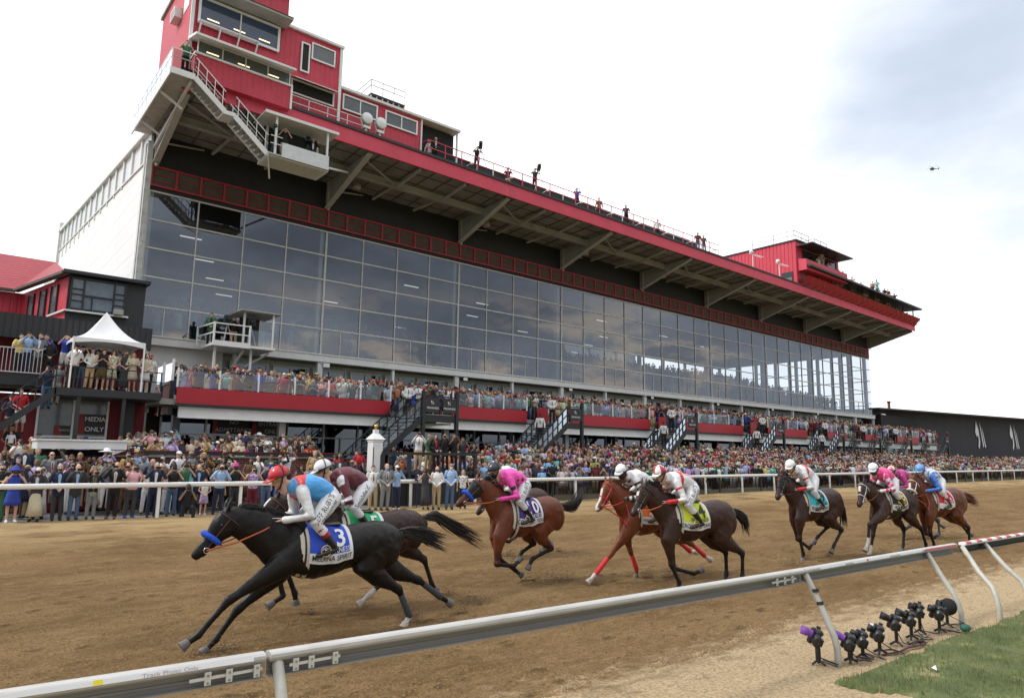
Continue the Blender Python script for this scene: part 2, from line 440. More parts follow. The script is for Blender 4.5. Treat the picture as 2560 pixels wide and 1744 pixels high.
b = MB(); b.box((XA + .2, YB, 4), (XB, YB + .3, zt(YB))); part(b, 'rear_wall', RIM, stand, warp=False)
b = MB(); b.box((XA + .6, YB + .4, 4), (XB, YB + 18, 22.6)); part(b, 'rear_annex', mat('beige_annex', (.58, .55, .47), .7, var=.1, vscale=.4), stand, warp=False)
b = MB(); b.box((XA - .2, YB - .6, 4), (XA + .2, YB + .3, zt(YB) + .8)); part(b, 'rear_corner_post', WHT, stand, warp=False)
# roof slab, fascia, edge strip
ZF0, ZF1 = 19.6, 20.5
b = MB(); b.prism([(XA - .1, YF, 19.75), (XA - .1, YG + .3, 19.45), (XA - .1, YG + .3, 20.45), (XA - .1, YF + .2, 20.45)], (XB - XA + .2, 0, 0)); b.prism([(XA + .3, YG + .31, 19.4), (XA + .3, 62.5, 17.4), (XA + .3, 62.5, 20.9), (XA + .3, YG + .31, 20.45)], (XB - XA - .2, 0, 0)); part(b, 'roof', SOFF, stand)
b = MB(); b.box((XA - .15, YF - .12, ZF0), (XB + .1, YF, ZF1)); part(b, 'fascia', RED, stand)
b = MB(); b.box((XA - .2, YF - .2, ZF1), (XB + .15, YF + .35, ZF1 + .16)); part(b, 'roof_edge', BLK2, stand)
# soffit seams
b = MB()
for k in range(int((XB - XA) / 1.29)):
    x = XA + .6 + k * 1.29; b.bar((x, YF + .1, 19.70), (x, YG - .05, 19.42), .035, .05)
for y in (35.9, 37.2, 38.6, 39.7): b.bar((XA, y, 19.72 - (y - YF) * .052), (XB, y, 19.72 - (y - YF) * .052), .03, .05)
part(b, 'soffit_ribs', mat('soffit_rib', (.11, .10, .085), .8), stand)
BX = [XA + .15, 17.8, 28.2, 38.5, 48.6, 58.6, 68.6, 78.3, 87.8, XB - .2]
for x in BX:
    b = MB(); b.prism([(x - .06, YF + .15, 19.68), (x - .06, YF + .15, 19.5), (x - .06, YG - .03, 17.75), (x - .06, YG - .03, 19.43)], (.12, 0, 0))
    o = part(b, 'roof_bracket', GRY, stand)
    f = MB(); f.bar((x, YF + .1, 19.5), (x, YG - .05, 17.72), .34, .06, up=(0, 0, 1)); f.box((x - .15, YG - .5, 17.8), (x + .15, YG - .42, 19.4)); f.box((x - .15, 37.4, 18.9), (x + .15, 37.48, 19.5)); f.ball((x, YG - .35, 17.6), .09)
    f.warp(WZ); f.build('flange', mat('flange_grey', (.46, .455, .43), .6, var=.12), o)
for (x0, x1) in zip(BX, BX[1:]):
    b = MB(); b.box((x0 + .07, 37.5, 19.12), (x1 - .07, 37.56, 19.55)); b.box((x0 + .07, 37.38, 19.06), (x1 - .07, 37.68, 19.12)); part(b, 'long_beam', GRY, stand)
    for t in (.33, .66):
        x = x0 + (x1 - x0) * t; b = MB(); b.bar((x, YF + .12, 19.55), (x - .2, 37.4, 19.1), .16, .14)
        b.bar((x - .3, 37.7, 19.2), (x - 1.0 * t - .3, YG - .9, 18.6 + .25), .14, .12); part(b, 'brace', GRY, stand)
    b = MB(); b.bar((x0 + .1, YF + 1, 19.5), (x0 + (x1 - x0) * .33, 37.5, 19.15), .1, .08); b.bar((x0 + .2, 39.2, 18.5), (x0 + 2.4, YG - .2, 19.2), .09, .08); part(b, 'diagonal', GRY, stand)
    if x0 > 10:
        b = MB(); b.lathe([(.22, 0), (.3, .12), (.26, .3), (.1, .34)], (x0 + 1.2, 38.9, 18.85), 12); part(b, 'soffit_floodlight', GRY, stand)

# ---------------- terrace (balcony in front of the stand) ----------------
YT = 33.5
terr = thing('terrace', 'long spectator terrace with red band, glass guard and white beam below the glass front', 'terrace', (8.1, YT, 4.2))
STX = [21.9, 31.6, 43.7, 56.1, 67.0, 75.0, 82.8, 93.6]       # right hand landing post of each staircase
ends = [(8.15, 19.0)] + [(a + 1.25, b_ - 2.75) for a, b_ in zip(STX, STX[1:])]
b = MB(); b.box((7.5, YT + .05, 4.25), (97, YG + 1.4, 4.5)); part(b, 'deck', CONC, terr)
for (a, c) in ends:
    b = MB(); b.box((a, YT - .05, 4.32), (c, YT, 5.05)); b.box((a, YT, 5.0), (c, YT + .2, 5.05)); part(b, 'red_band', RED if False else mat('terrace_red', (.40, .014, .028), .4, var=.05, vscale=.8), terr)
    b = MB(); b.box((a - .02, YT - .1, 4.2), (c + .02, YT + .04, 4.315)); part(b, 'dark_trim', BLK2, terr)
    n = max(2, round((c - a) / 1.9))
    for k in range(n + 1):
        x = a + (c - a) * k / n; p_ = MB(); p_.box((x - .035, YT - .06, 5.05), (x + .035, YT + .02, 5.92)); part(p_, 'guard_post', WHT2, terr); g = MB()
        if k < n: g.quad((x + .05, YT, 5.08), (x + (c - a) / n - .05, YT, 5.08), (x + (c - a) / n - .05, YT, 5.82), (x + .05, YT, 5.82)); part(g, 'glass_guard', GLC, terr)
b = MB(); b.box((8.3, YT + .06, 3.72), (96.5, YT + .2, 4.19)); b.box((8.3, YT + .0, 3.68), (96.5, YT + .35, 3.72)); part(b, 'white_beam', WHT, terr)
for (y0, y1, nm) in ((34.0, 35.4, 'a'), (35.7, 36.9, 'b')):
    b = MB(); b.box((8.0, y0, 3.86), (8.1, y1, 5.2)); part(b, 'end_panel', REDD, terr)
    b = MB(); b.box((7.93, y0 - .12, 3.8), (8.13, y0, 5.35)); b.box((7.95, y0, 5.2), (8.12, y1, 5.34)); part(b, 'end_frame', BLK2, terr)
    b = MB(); b.quad((8.05, y0 + .1, 5.36), (8.05, y1, 5.36), (8.05, y1, 6.2), (8.05, y0 + .1, 6.2)); part(b, 'glass_guard', GLC, terr)
    b = MB(); b.box((8.0, y0 - .02, 5.36), (8.1, y0 + .08, 6.35)); part(b, 'guard_post', WHT2, terr)
for i, x in enumerate([8.35 + k * 4.9 for k in range(18)]):
    b = MB(); b.box((x - .16, YT + .4, 0.3), (x + .16, YT + .7, 3.8)); part(b, 'pillar', BLK2 if i % 2 == 0 else GRY, terr)
# storefront under the terrace
front = thing('storefront', 'glazed ground floor of doors and windows in shadow under the terrace', 'storefront', (8.1, 36.6, 1.3))
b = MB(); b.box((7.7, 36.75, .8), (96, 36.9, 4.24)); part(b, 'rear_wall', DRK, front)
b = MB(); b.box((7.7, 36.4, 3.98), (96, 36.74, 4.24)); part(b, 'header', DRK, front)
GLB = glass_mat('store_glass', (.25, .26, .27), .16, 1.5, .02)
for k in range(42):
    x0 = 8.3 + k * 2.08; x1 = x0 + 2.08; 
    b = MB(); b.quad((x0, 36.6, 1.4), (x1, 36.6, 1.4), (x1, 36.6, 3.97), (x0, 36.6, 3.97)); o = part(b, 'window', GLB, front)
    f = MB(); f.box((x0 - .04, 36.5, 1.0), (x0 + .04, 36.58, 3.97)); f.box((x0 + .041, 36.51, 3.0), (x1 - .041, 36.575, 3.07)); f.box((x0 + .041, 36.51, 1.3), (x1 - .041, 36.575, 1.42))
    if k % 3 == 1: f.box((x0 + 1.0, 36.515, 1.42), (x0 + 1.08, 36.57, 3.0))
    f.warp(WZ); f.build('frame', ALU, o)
def board(root, x0, x1, y, z0, z1, lines, name='sign', bgm=None, size=.3, red=True, fgm=None, sx=1.0):
    b = MB(); b.box((x0, y, z0), (x1, y + .02, z1)); o = part(b, name, bgm or mat('sign_black', (.025, .022, .025), .5), root, warp=False)
    if red:
        r_ = MB(); r_.quad((x0 + .01, y - .004, z0 + .01), (x0 + .3, y - .004, z0 + .01), (x0 + .18, y - .004, z1 - .01), (x0 + .01, y - .004, z1 - .01)); r_.build('red_stripe', mat('sign_red', (.30, .02, .02), .5), o)
    t = MB(); n = len(lines)
    for i, s in enumerate(lines):
        zc = z0 + (z1 - z0) * (1 - (i + .5) / n) if n > 1 else (z0 + z1) / 2
        flat_text(t, s, ((x0 + x1) / 2 + (.12 if red else 0), y - .008, zc), (1, 0, 0), (0, 0, 1), size, .012, sx)
    t.build('lettering', fgm or mat('sign_letter', (.65, .65, .65), .5), o)
    return o
board(front, 12.55 - 1.9, 12.55 - .05, 36.40, 3.1, 3.86, ['NO', 'ADMITTANCE'], size=.29, fgm=mat('dim_letter', (.5, .5, .5), .5))
board(front, 12.6, 14.5, 36.40, 3.08, 3.84, ['ENTRANCE', 'ONLY'], size=.29, fgm=mat('dim_letter'))

# ---------------- staircases ----------------
def horse_mark(mb, c, r, u, s):
    """white mark of the meeting: a stylised head and two slanted bars"""
    c = Vector(c); r = Vector(r); u = Vector(u); n = r.cross(u) * .004
    P = lambda pts: mb.add([c + r * a * s + u * b_ * s + n for a, b_ in pts], [tuple(range(len(pts)))])
    P([(-.42, .1), (-.30, .5), (-.14, .22), (-.10, -.02), (-.2, .02), (-.3, -.08)])
    P([(-.2, .02), (-.10, -.02), (-.06, -.25), (-.16, -.5), (-.24, -.42), (-.17, -.2)])
    for a in (0, .17): P([(a - .02, .48 - a), (a + .07, .30 - a), (a + .24, -.36 - a * .3), (a + .17, -.46)])
    return mb
whitem = mat('mark_white', (.75, .75, .75), .5)
posttop = mat('knob_red', (.4, .02, .03), .4)
stair_names = ['first', 'second', 'third', 'fourth', 'fifth', 'sixth', 'seventh', 'eighth']
for i, xr in enumerate(STX):
    xl = xr - (2.15 if i == 0 else 1.25 if i < 4 else .9)
    tag_extra = [', two square banners', ', one banner', '', '', '', '', '', ', far end'][i]
    st = thing('staircase', '%s black staircase from the left, from terrace to apron%s' % (stair_names[i], tag_extra), 'staircase', (xr, 32.3, gh(xr, 31)), group='staircases down from the terrace')
    y0, y1 = 31.3, 33.3; g0 = gh(xr, 32)
    zl = 4.3; x_b = xl - (zl - g0) * 1.12
    n = 17
    for yy in (y0, y1):
        b = MB(); b.prism([(xl, yy - .03, zl), (xl, yy - .03, zl - .38), (x_b, yy - .03, g0 - .1), (x_b - .1, yy - .03, g0 + .18)], (0, .06, 0)); b.box((xl, yy - .03, zl - .38), (xr, yy + .03, zl)); part(b, 'stringer', BLK2, st, warp=False)
        b = MB()
        for h in (1.0,): b.bar((xl, yy, zl + h), (x_b, yy, g0 + h), .06)
        b.bar((xl, yy, zl + .5), (x_b, yy, g0 + .5), .04)
        for k in range(9):
            t = k / 8; x = xl + (x_b - xl) * t; z = zl + (g0 - zl) * t; b.bar((x, yy, z), (x, yy, z + 1.0), .05)
        b.bar((xl, yy, zl + 1.0), (xr, yy, zl + 1.0), .06); part(b, 'handrail', BLK2, st, warp=False)
        if i < 5:
            b = MB(); b.quad((xl, yy + .02, zl + .1), (x_b, yy + .02, g0 + .15), (x_b, yy + .02, g0 + .9), (xl, yy + .02, zl + .9)); part(b, 'glass_guard', GLC, st, warp=False)
    b = MB()
    for k in range(n):
        t = (k + .5) / n; x = xl + (x_b - xl) * t; z = zl + (g0 - zl) * t; b.box((x - .16, y0 + .04, z - .02), (x + .14, y1 - .04, z + .02))
    part(b, 'tread', mat('tread_grey', (.30, .34, .35), .5, .2, var=.1), st, warp=False)
    b = MB(); b.box((xl, y0 + .04, zl - .1), (xr, y1 + .2, zl)); b.box((xl, y0 + .2, zl - .3), (xr, y0 + .35, zl - .1)); part(b, 'landing', BLK2, st, warp=False)
    for x in ((xl, xr) if i < 1 else (xr,)):
        b = MB(); b.box((x - .09, y0 - .1, 0.2), (x + .09, y0 + .08, zl + 1.25)); o = part(b, 'post', BLK2, st, warp=False)
        k = MB(); k.lathe([(.05, 0), (.09, .06), (.09, .14), (.03, .22)], (x, y0 - .01, zl + 1.25), 10); k.build('knob', posttop, o, True)
    nb = 2 if i == 0 else 1
    for k in range(nb):
        w = (xr - xl) / nb; a = xl + k * w + .12; c = a + w - .24
        o = board(st, a, c, y0 - .1, zl + .12, zl + .92, [], 'banner', mat('banner_dark', (.03, .03, .033), .6), red=False)
        t = MB(); flat_text(t, 'PREAKNESS', ((a + c) / 2, y0 - .11, zl + .36), (1, 0, 0), (0, 0, 1), .15, .01); horse_mark(t, ((a + c) / 2 - .03, y0 - .11, zl + .66), (1, 0, 0), (0, 0, 1), .24); t.build('emblem', whitem, o)
        if k == 0 and i in (1, 2, 3):
            r2 = MB(); r2.box((xl - .9, y1 - .2, zl + .05), (xl, y1 - .15, zl + .95)); part(r2, 'red_panel', mat('terrace_red'), st, warp=False)
    if i == 0:
        b = MB(); b.bar((xl, YT, 3.75), (xr + .2, YT - 1.4, 3.9), .12); part(b, 'under_brace', WHT, st, warp=False)

# ---------------- press box on the roof ----------------
pbx = thing('press_box', 'tall red three storey press box standing on the left end of the roof', 'press box', (7.7, 35.2, 20.6))
b = MB(); b.box((7.72, 35.2, 20.6), (12.6, 42.0, 27.2)); b.box((12.603, 35.203, 20.6), (15.85, 42.0, 25.42)); part(b, 'wall', REDB, pbx, warp=False)
for q in (((7.66, 35.1, 20.6), (7.82, 35.2, 27.2)), ((15.74, 35.12, 20.6), (15.9, 35.2, 25.5)), ((12.6, 35.05, 25.42), (15.95, 35.25, 25.56))): b = MB(); b.box(*q); part(b, 'corner_trim', WHT2, pbx, warp=False)
b = MB(); b.box((7.6, 34.9, 27.2), (12.6, 42.2, 27.4)); part(b, 'roof', GRY, pbx, warp=False)
def framed(root, x0, x1, y, z0, z1, glass=GLD, fw=.1, name='window', nm=0, fm=None, lights=0):
    b = MB(); b.box((x0, y - .03, z0), (x1, y + .0, z1)); o = part(b, name, glass, root, warp=False)
    f = MB()
    f.box((x0 - fw, y - .09, z0 - fw), (x1 + fw, y - .01, z0)); f.box((x0 - fw, y - .09, z1), (x1 + fw, y - .01, z1 + fw))
    f.box((x0 - fw, y - .088, z0), (x0, y - .012, z1)); f.box((x1, y - .088, z0), (x1 + fw, y - .012, z1))
    for k in range(nm): x = x0 + (x1 - x0) * (k + 1) / (nm + 1); f.box((x - .03, y - .08, z0), (x + .03, y - .015, z1))
    f.build('frame', fm or WHT2, o)
    if lights:
        l = MB()
        for k in range(lights): x = x0 + (x1 - x0) * (k + .25) / lights; l.quad((x, y - .034, z0 + .2), (x + .6, y - .034, z0 + .2), (x + .6, y - .034, z0 + .27), (x, y - .034, z0 + .27))
        l.build('lit_tubes', LAMP, o)
    return o
blueg = mat('blue_window', (.045, .07, .13), .08, spec=.8); greyg = mat('grey_window', (.12, .13, .14), .12, spec=.8, var=.15)
framed(pbx, 8.1, 12.05, 35.12, 23.78, 25.0, blueg, .12, nm=1, lights=3)
b = MB(); b.box((7.95, 34.1, 25.2), (12.5, 35.15, 25.32)); b.quad((7.9, 34.05, 25.34), (12.55, 34.05, 25.34), (12.55, 35.2, 25.75), (7.9, 35.2, 25.75)); part(b, 'canopy', GRY, pbx, warp=False)
b = MB(); b.box((8.0, 34.75, 23.6), (11.0, 35.1, 23.66)); 
for x in (8.1, 9.05, 10.0, 10.95): b.bar((x, 34.8, 23.6), (x, 35.15, 23.15), .07)
part(b, 'shelf', WHT, pbx, warp=False)
b = MB(); b.prism([(7.65, 33.6, 22.12), (7.65, 33.6, 22.24), (7.65, 35.19, 22.75), (7.65, 35.19, 22.6)], (5.0, 0, 0)); part(b, 'awning', WHT, pbx, warp=False)
b = MB(); b.box((7.85, 34.3, 20.25), (12.7, 35.19, 21.5)); part(b, 'bay_wall', REDB, pbx, warp=False)
b = MB(); b.box((7.8, 34.22, 21.5), (12.75, 35.19, 21.6)); b.box((12.66, 34.24, 20.25), (12.76, 34.32, 21.5)); part(b, 'sill', WHT2, pbx, warp=False)
framed(pbx, 8.0, 12.6, 34.5, 21.62, 22.3, greyg, .05, nm=3, lights=3)
framed(pbx, 13.05, 15.42, 35.19, 21.75, 22.45, mat('open_dark', (.02, .018, .016), .8), .08, name='open_window')
b = MB(); b.prism([(12.95, 34.5, 22.3), (12.95, 34.5, 22.34), (12.95, 35.19, 22.7), (12.95, 35.19, 22.66)], (2.6, 0, 0)); part(b, 'torn_awning', WHT, pbx, warp=False)
framed(pbx, 13.5, 13.86, 35.19, 23.2, 24.8, mat('open_dark'), .08)
framed(pbx, 14.1, 15.36, 35.19, 24.15, 25.0, greyg, .08)
b = MB(); b.box((7.35, 37.4, 24.9), (7.72, 38.3, 25.5)); o = part(b, 'air_conditioner', WHT, pbx, warp=False)
b = MB()
for z in (25.0, 25.12, 25.24, 25.36): b.box((7.34, 37.5, z), (7.36, 38.2, z + .04))
b.build('grille', GRY, o)
b = MB(); b.box((7.7, 35.9, 24.9), (7.71, 37.0, 26.6)); b.build('side_window', WHT2, o) if False else part(b, 'side_window', WHT2, pbx, warp=False)
# rail in front of the open window
b = MB()
for z in (21.35, 20.95): b.bar((12.8, 34.75, z), (17.2, 34.75, z), .035)
for x in (13.9, 15.0, 16.2): b.bar((x, 34.75, 20.66), (x, 34.75, 21.35), .035)
part(b, 'guard_rail', WHT, pbx, warp=False)

booth = thing('roof_booth', 'low red booth with two wide windows and black bay beside the press box', 'roof booth', (15.95, 35.5, 20.6))
b = MB(); b.box((15.92, 35.5, 20.6), (21.5, 41, 23.1)); part(b, 'wall', REDB, booth, warp=False)
b = MB(); b.box((21.55, 35.9, 20.6), (24.3, 41, 23.0)); part(b, 'black_bay', mat('bay_black', (.012, .012, .014), .8), booth, warp=False)
b = MB(); b.box((15.9, 35.3, 23.1), (24.45, 41.2, 23.25)); b.box((21.5, 35.42, 20.6), (21.6, 35.5, 23.1)); b.box((24.28, 35.5, 21), (24.38, 35.6, 23.1)); part(b, 'white_trim', WHT, booth, warp=False)
framed(booth, 16.25, 18.35, 35.49, 22.0, 22.8, greyg, .09, nm=1); framed(booth, 19.05, 21.15, 35.49, 22.0, 22.75, greyg, .09, nm=1)
ru = thing('rooftop_cooler', 'slatted grey rooftop unit with a pipe railing, behind the low red booth', 'rooftop unit', (20.5, 40, 23.3))
b = MB(); b.box((20.0, 39.5, 25.9), (22.6, 42, 26.05)); b.box((20.0, 39.6, 23.25), (22.6, 42, 24.6)); b.box((20.2, 39.8, 24.6), (22.4, 41.8, 25.9)); part(b, 'casing', DRK, ru, warp=False)
b = MB()
for k in range(7): x = 20.0 + k * .42; b.box((x, 39.5, 24.6), (x + .08, 39.6, 25.9))
part(b, 'slats', GRY, ru, warp=False)
b = MB()
for z in (27.0, 26.6): b.bar((20, 39.5, z), (22.6, 39.5, z), .035); b.bar((20, 39.5, z), (20, 42, z), .035)
for x in (20, 20.87, 21.73, 22.6): b.bar((x, 39.5, 26), (x, 39.5, 27.0), .035)
b.bar((20, 42, 26), (20, 42, 27), .035); part(b, 'railing', GRY, ru, warp=False)
for k, x in enumerate((17.35, 18.25)):
    t = thing('spotlight', '%s of the two round white spotlights in front of the low red booth' % ('left one', 'right one')[k], 'spotlight', (x, 34.7, 20.7), group='round spotlights on the roof edge')
    b = MB(); b.lathe([(.34, -.05), (.36, 0), (.30, .34), (.14, .42)], (x, 34.55, 21.4), 18, 'Y'); part(b, 'lamp_housing', mat('lamp_grey', (.5, .5, .49), .4, var=.08), t, True, False)
    b = MB(); b.lathe([(.05, -.085), (.31, -.06), (.33, -.045)], (x, 34.55, 21.4), 18, 'Y'); part(b, 'lens', mat('lens_white', (.75, .77, .78), .15), t, True, False)
    b = MB(); b.bar((x - .38, 34.7, 21.4), (x - .2, 34.7, 20.9), .05); b.bar((x + .38, 34.7, 21.4), (x + .2, 34.7, 20.9), .05); b.box((x - .22, 34.55, 20.8), (x + .22, 34.8, 20.95)); b.box((x - .06, 34.65, 20.6), (x + .06, 34.75, 20.8)); part(b, 'bracket', WHT, t, warp=False)
# pipe railing along the roof edge
rr = thing('roof_railing', 'long red pipe railing along the edge of the grandstand roof', 'railing', (21.7, 34.85, 20.6))
b = MB()
zz = lambda x: 20.66 - .0105 * 1.1 * (x - 15)
for h in (1.0, .5): b.bar((21.7, 34.85, zz(21.7) + h), (52.6, 34.85, zz(52.6) + h), .045)
b.bar((21.7, 34.85, zz(21.7) + 1), (21.7, 35.6, zz(21.7) + 1), .045); part(b, 'rail', RED, rr, warp=False)
for k in range(25):
    x = 21.7 + k * 30.9 / 24; b = MB(); b.bar((x, 34.85, zz(x)), (x, 34.85, zz(x) + 1.0), .05); part(b, 'post', RED if k % 5 != 4 else WHT, rr, warp=False)
b = MB(); b.box((21.6, 34.95, 20.5), (52.6, 35.05, 20.85)); part(b, 'kick_board', REDD, rr)
par = thing('roof_parapet', 'long low black parapet set back behind the red roof railing', 'parapet', (24.4, 36.6, 20.5))
b = MB(); b.box((24.4, 36.6, 20.5), (52, 36.8, 22.1)); part(b, 'wall', BLK, par)
b = MB(); b.box((24.4, 36.55, 22.1), (52, 36.85, 22.14)); part(b, 'cap', WHT, par)
can = thing('roof_canopy', 'black sloping lean-to canopy on the roof behind the camera crew', 'canopy', (33, 38.5, 21))
b = MB(); b.prism([(32.6, 37.4, 22.2), (32.6, 39.6, 23.9), (32.6, 39.7, 23.8), (32.6, 37.5, 22.1)], (9.6, 0, 0)); part(b, 'cover', mat('tarp_black', (.03, .03, .032), .6), can)
b = MB()
for x in (32.7, 35.8, 38.9, 42.1): b.bar((x, 37.5, 20.6), (x, 37.5, 22.2), .06); b.bar((x, 39.6, 20.6), (x, 39.6, 23.8), .06)
part(b, 'posts', GRY, can)
for k in range(9):
    x = 24.5 + k * 3.3; t = thing('roof_lamp', 'small white lamp on an arm at the roof edge, number %d from the left' % (k + 1) if False else 'small white arm lamp on the roof edge, %s from the left' % ['first', 'second', 'third', 'fourth', 'fifth', 'sixth', 'seventh', 'eighth', 'ninth'][k], 'lamp', (x, 34.6, zz(x)), group='small lamps along the roof edge')
    b = MB(); b.bar((0, .2, 0), (.1, -.35, .12), .035); b.build('arm', WHT, t)
    b = MB(); b.lathe([(.03, .12), (.07, .05), (.11, -.08), (.1, -.1)], (.1, -.4, .12), 10); b.build('shade', WHT2, t, True)

# ---------------- television balcony hung below the roof, with stairs ----------------
tvb = thing('roof_stair_walkway', 'white steel walkway and staircase hung on the left corner of the roof', 'staircase', (6.7, 33.2, 18.5))
WX, Y1_, Y2_ = 6.7, 33.4, 43.5
MSH = glass_mat('wire_mesh', (.62, .62, .60), .0, 1.02)
b = MB(); b.box((WX - .05, Y1_, 19.75), (WX + 1.0, 41.5, 19.85)); part(b, 'deck', mat('stained_white', (.50, .48, .44), .6, var=.15, dirt=((.25, .14, .08), 2.2, .56, .7)), tvb, warp=False)
b = MB(); b.box((WX - .1, Y1_ - .05, 19.55), (WX - .03, 41.6, 19.95)); b.box((WX - .1, Y1_ - .1, 19.6), (WX + 1.0, Y1_ - .03, 19.9)); part(b, 'edge_beam', WHT, tvb, warp=False)
b = MB()
for z in (20.9, 20.5): b.bar((WX - .05, Y1_, z), (WX - .05, 41.5, z), .04); b.bar((WX - .05, Y1_, z), (WX + 1.0, Y1_, z), .04)
for k in range(9): y = Y1_ + k; b.bar((WX - .05, y, 19.8), (WX - .05, y, 20.9), .04)
part(b, 'railing', WHT, tvb, warp=False)
b = MB(); b.quad((WX - .06, Y1_, 19.95), (WX - .06, 41.5, 19.95), (WX - .06, 41.5, 20.85), (WX - .06, Y1_, 20.85)); b.quad((WX, Y1_ - .02, 19.95), (WX + 1.0, Y1_ - .02, 19.95), (WX + 1.0, Y1_ - .02, 20.85), (WX, Y1_ - .02, 20.85)); part(b, 'mesh_panel', MSH, tvb, warp=False)
b = MB()
for y in (35.5, 39.5): b.bar((WX, y, 19.6), (WX + 1.0, y - .2, 18.9), .1)
b.bar((WX + .9, Y1_ + .2, 19.6), (WX + .9, 41, 18.6), .12); part(b, 'brace', WHT, tvb, warp=False)
def flight(root, xa, za, xb, zb, y, w=.9, n=8):
    for yy in (y, y + w):
        b = MB(); b.bar((xa, yy, za), (xb, yy, zb), .05, .26); part(b, 'stringer', WHT, root, warp=False)
        b = MB(); b.bar((xa, yy, za + 1), (xb, yy, zb + 1), .04); b.bar((xa, yy, za + .55), (xb, yy, zb + .55), .03)
        for k in range(4): t = (k + .3) / 3.6; b.bar((xa + (xb - xa) * t, yy, za + (zb - za) * t), (xa + (xb - xa) * t, yy, za + (zb - za) * t + 1), .035)
        part(b, 'handrail', WHT, root, warp=False)
    b = MB(); b.quad((xa, y - .01, za + .12), (xb, y - .01, zb + .12), (xb, y - .01, zb + .95), (xa, y - .01, za + .95)); part(b, 'mesh_panel', MSH, root, warp=False)
    b = MB()
    for k in range(n): t = (k + .5) / n; x = xa + (xb - xa) * t; z = za + (zb - za) * t; b.box((x - .12, y, z - .03), (x + .12, y + w, z + .01))
    part(b, 'tread', GRY, root, warp=False)
flight(tvb, 7.7, 19.75, 9.15, 18.55, Y1_ - .05)
b = MB(); b.box((9.1, Y1_ - .05, 18.42), (9.7, Y1_ + .9, 18.52)); b.box((9.1, Y1_ - .08, 18.4), (9.7, Y1_ - .03, 18.6)); part(b, 'landing', WHT, tvb, warp=False)
flight(tvb, 9.65, 18.45, 11.35, 17.0, Y1_ - .05)
tv = thing('television_balcony', 'white steel camera balcony with sheet metal front hanging under the roof edge', 'balcony', (11.4, 33.0, 17.0))
b = MB(); b.box((11.3, 33.0, 16.9), (14.5, 34.6, 17.0)); part(b, 'deck', GRY, tv, warp=False)
b = MB()
for k in range(9): y = 33.1 + k * .18; b.box((11.3, y, 16.84), (14.5, y + .05, 16.9))
part(b, 'joists', WHT, tv, warp=False)
b = MB(); b.box((11.95, 32.95, 16.9), (14.45, 33.0, 17.65)); b.box((14.4, 33.0, 16.9), (14.45, 34.5, 17.65)); part(b, 'front_panel', mat('rusty_white', (.62, .64, .66), .4, var=.1, dirt=((.28, .13, .06), 4, .60, .7)), tv, warp=False)
b = MB(); b.box((11.0, 33.0, 19.05), (14.95, 34.75, 19.12)); b.box((11.0, 32.95, 19.0), (14.95, 33.0, 19.15)); part(b, 'roof', WHT, tv, warp=False)
b = MB()
for x in (11.6, 14.35): b.box((x, 33.1, 17), (x + .1, 33.2, 19.05)); b.box((x, 34.4, 17), (x + .1, 34.5, 19.6))
b.bar((11.3, 33.1, 16.9), (11.9, 34.4, 16.2), .08); b.bar((14.5, 33.6, 17.3), (17.6, 37.2, 19), .1); part(b, 'posts', WHT, tv, warp=False)
b = MB(); b.box((11.5, 34.5, 17.2), (14.4, 34.55, 19.0)); part(b, 'dark_back', DRK, tv, warp=False)
b = MB()
for z in (17.9, 17.5): b.bar((11.35, 33.0, z), (11.95, 33.0, z), .035)
part(b, 'side_rail', WHT, tv, warp=False)

# ---------------- tower box at the far end of the roof ----------------
tw = thing('roof_tower', 'red corrugated tower box with railings on its roof, far end of the grandstand', 'roof tower', (66.7, 34.9, 19.9))
b = MB(); b.box((66.7, 34.95, 19.5), (76, 46, 24.7)); part(b, 'wall', REDC, tw, warp=False)
b = MB(); b.box((66.6, 34.8, 24.7), (76.3, 46, 24.85)); b.box((66.8, 33.2, 24.1), (75.8, 34.9, 24.22)); part(b, 'roof', BLK2, tw, warp=False)
framed(tw, 68, 71, 34.94, 22.9, 23.9, GLD, .06, fm=BLK2); framed(tw, 71.8, 75.2, 34.94, 22.9, 23.9, GLD, .06, fm=BLK2, nm=1)
b = MB(); b.prism([(66.9, 34.0, 21.5), (66.9, 34.0, 22.6), (66.9, 34.94, 22.8), (66.9, 34.94, 21.5)], (9, 0, 0)); part(b, 'upper_balcony', RED, tw, warp=False)
b = MB(); b.box((66.63, 35.4, 20.3), (66.69, 36.6, 21.5)); o = part(b, 'side_window', BLK2, tw, warp=False)
b = MB(); b.box((66.61, 35.5, 20.4), (66.625, 36.5, 20.9)); b.build('pane', greyg, o)
b = MB()
for z in (25.9, 25.4):
    b.bar((66.9, 35.2, z), (70, 35.2, z), .05); b.bar((66.9, 35.2, z), (66.9, 40, z), .05); b.bar((71.2, 35.2, z), (74, 35.2, z), .05); b.bar((71.2, 35.2, z), (71.2, 38, z), .05)
for x, y in ((66.9, 35.2), (68.4, 35.2), (70, 35.2), (66.9, 37.5), (66.9, 40), (71.2, 35.2), (72.6, 35.2), (74, 35.2), (71.2, 38)): b.bar((x, y, 24.8), (x, y, 25.9), .05)
b.bar((67, 36, 24.8), (67, 36, 28), .04); part(b, 'roof_railing', GRY, tw, warp=False)
gal = thing('roof_gallery', 'long open spectator gallery with dark flat roof and red apron, right end of the roof', 'gallery', (67, 34.8, 19.9))
sl = lambda x: -.011 * (x - 67)
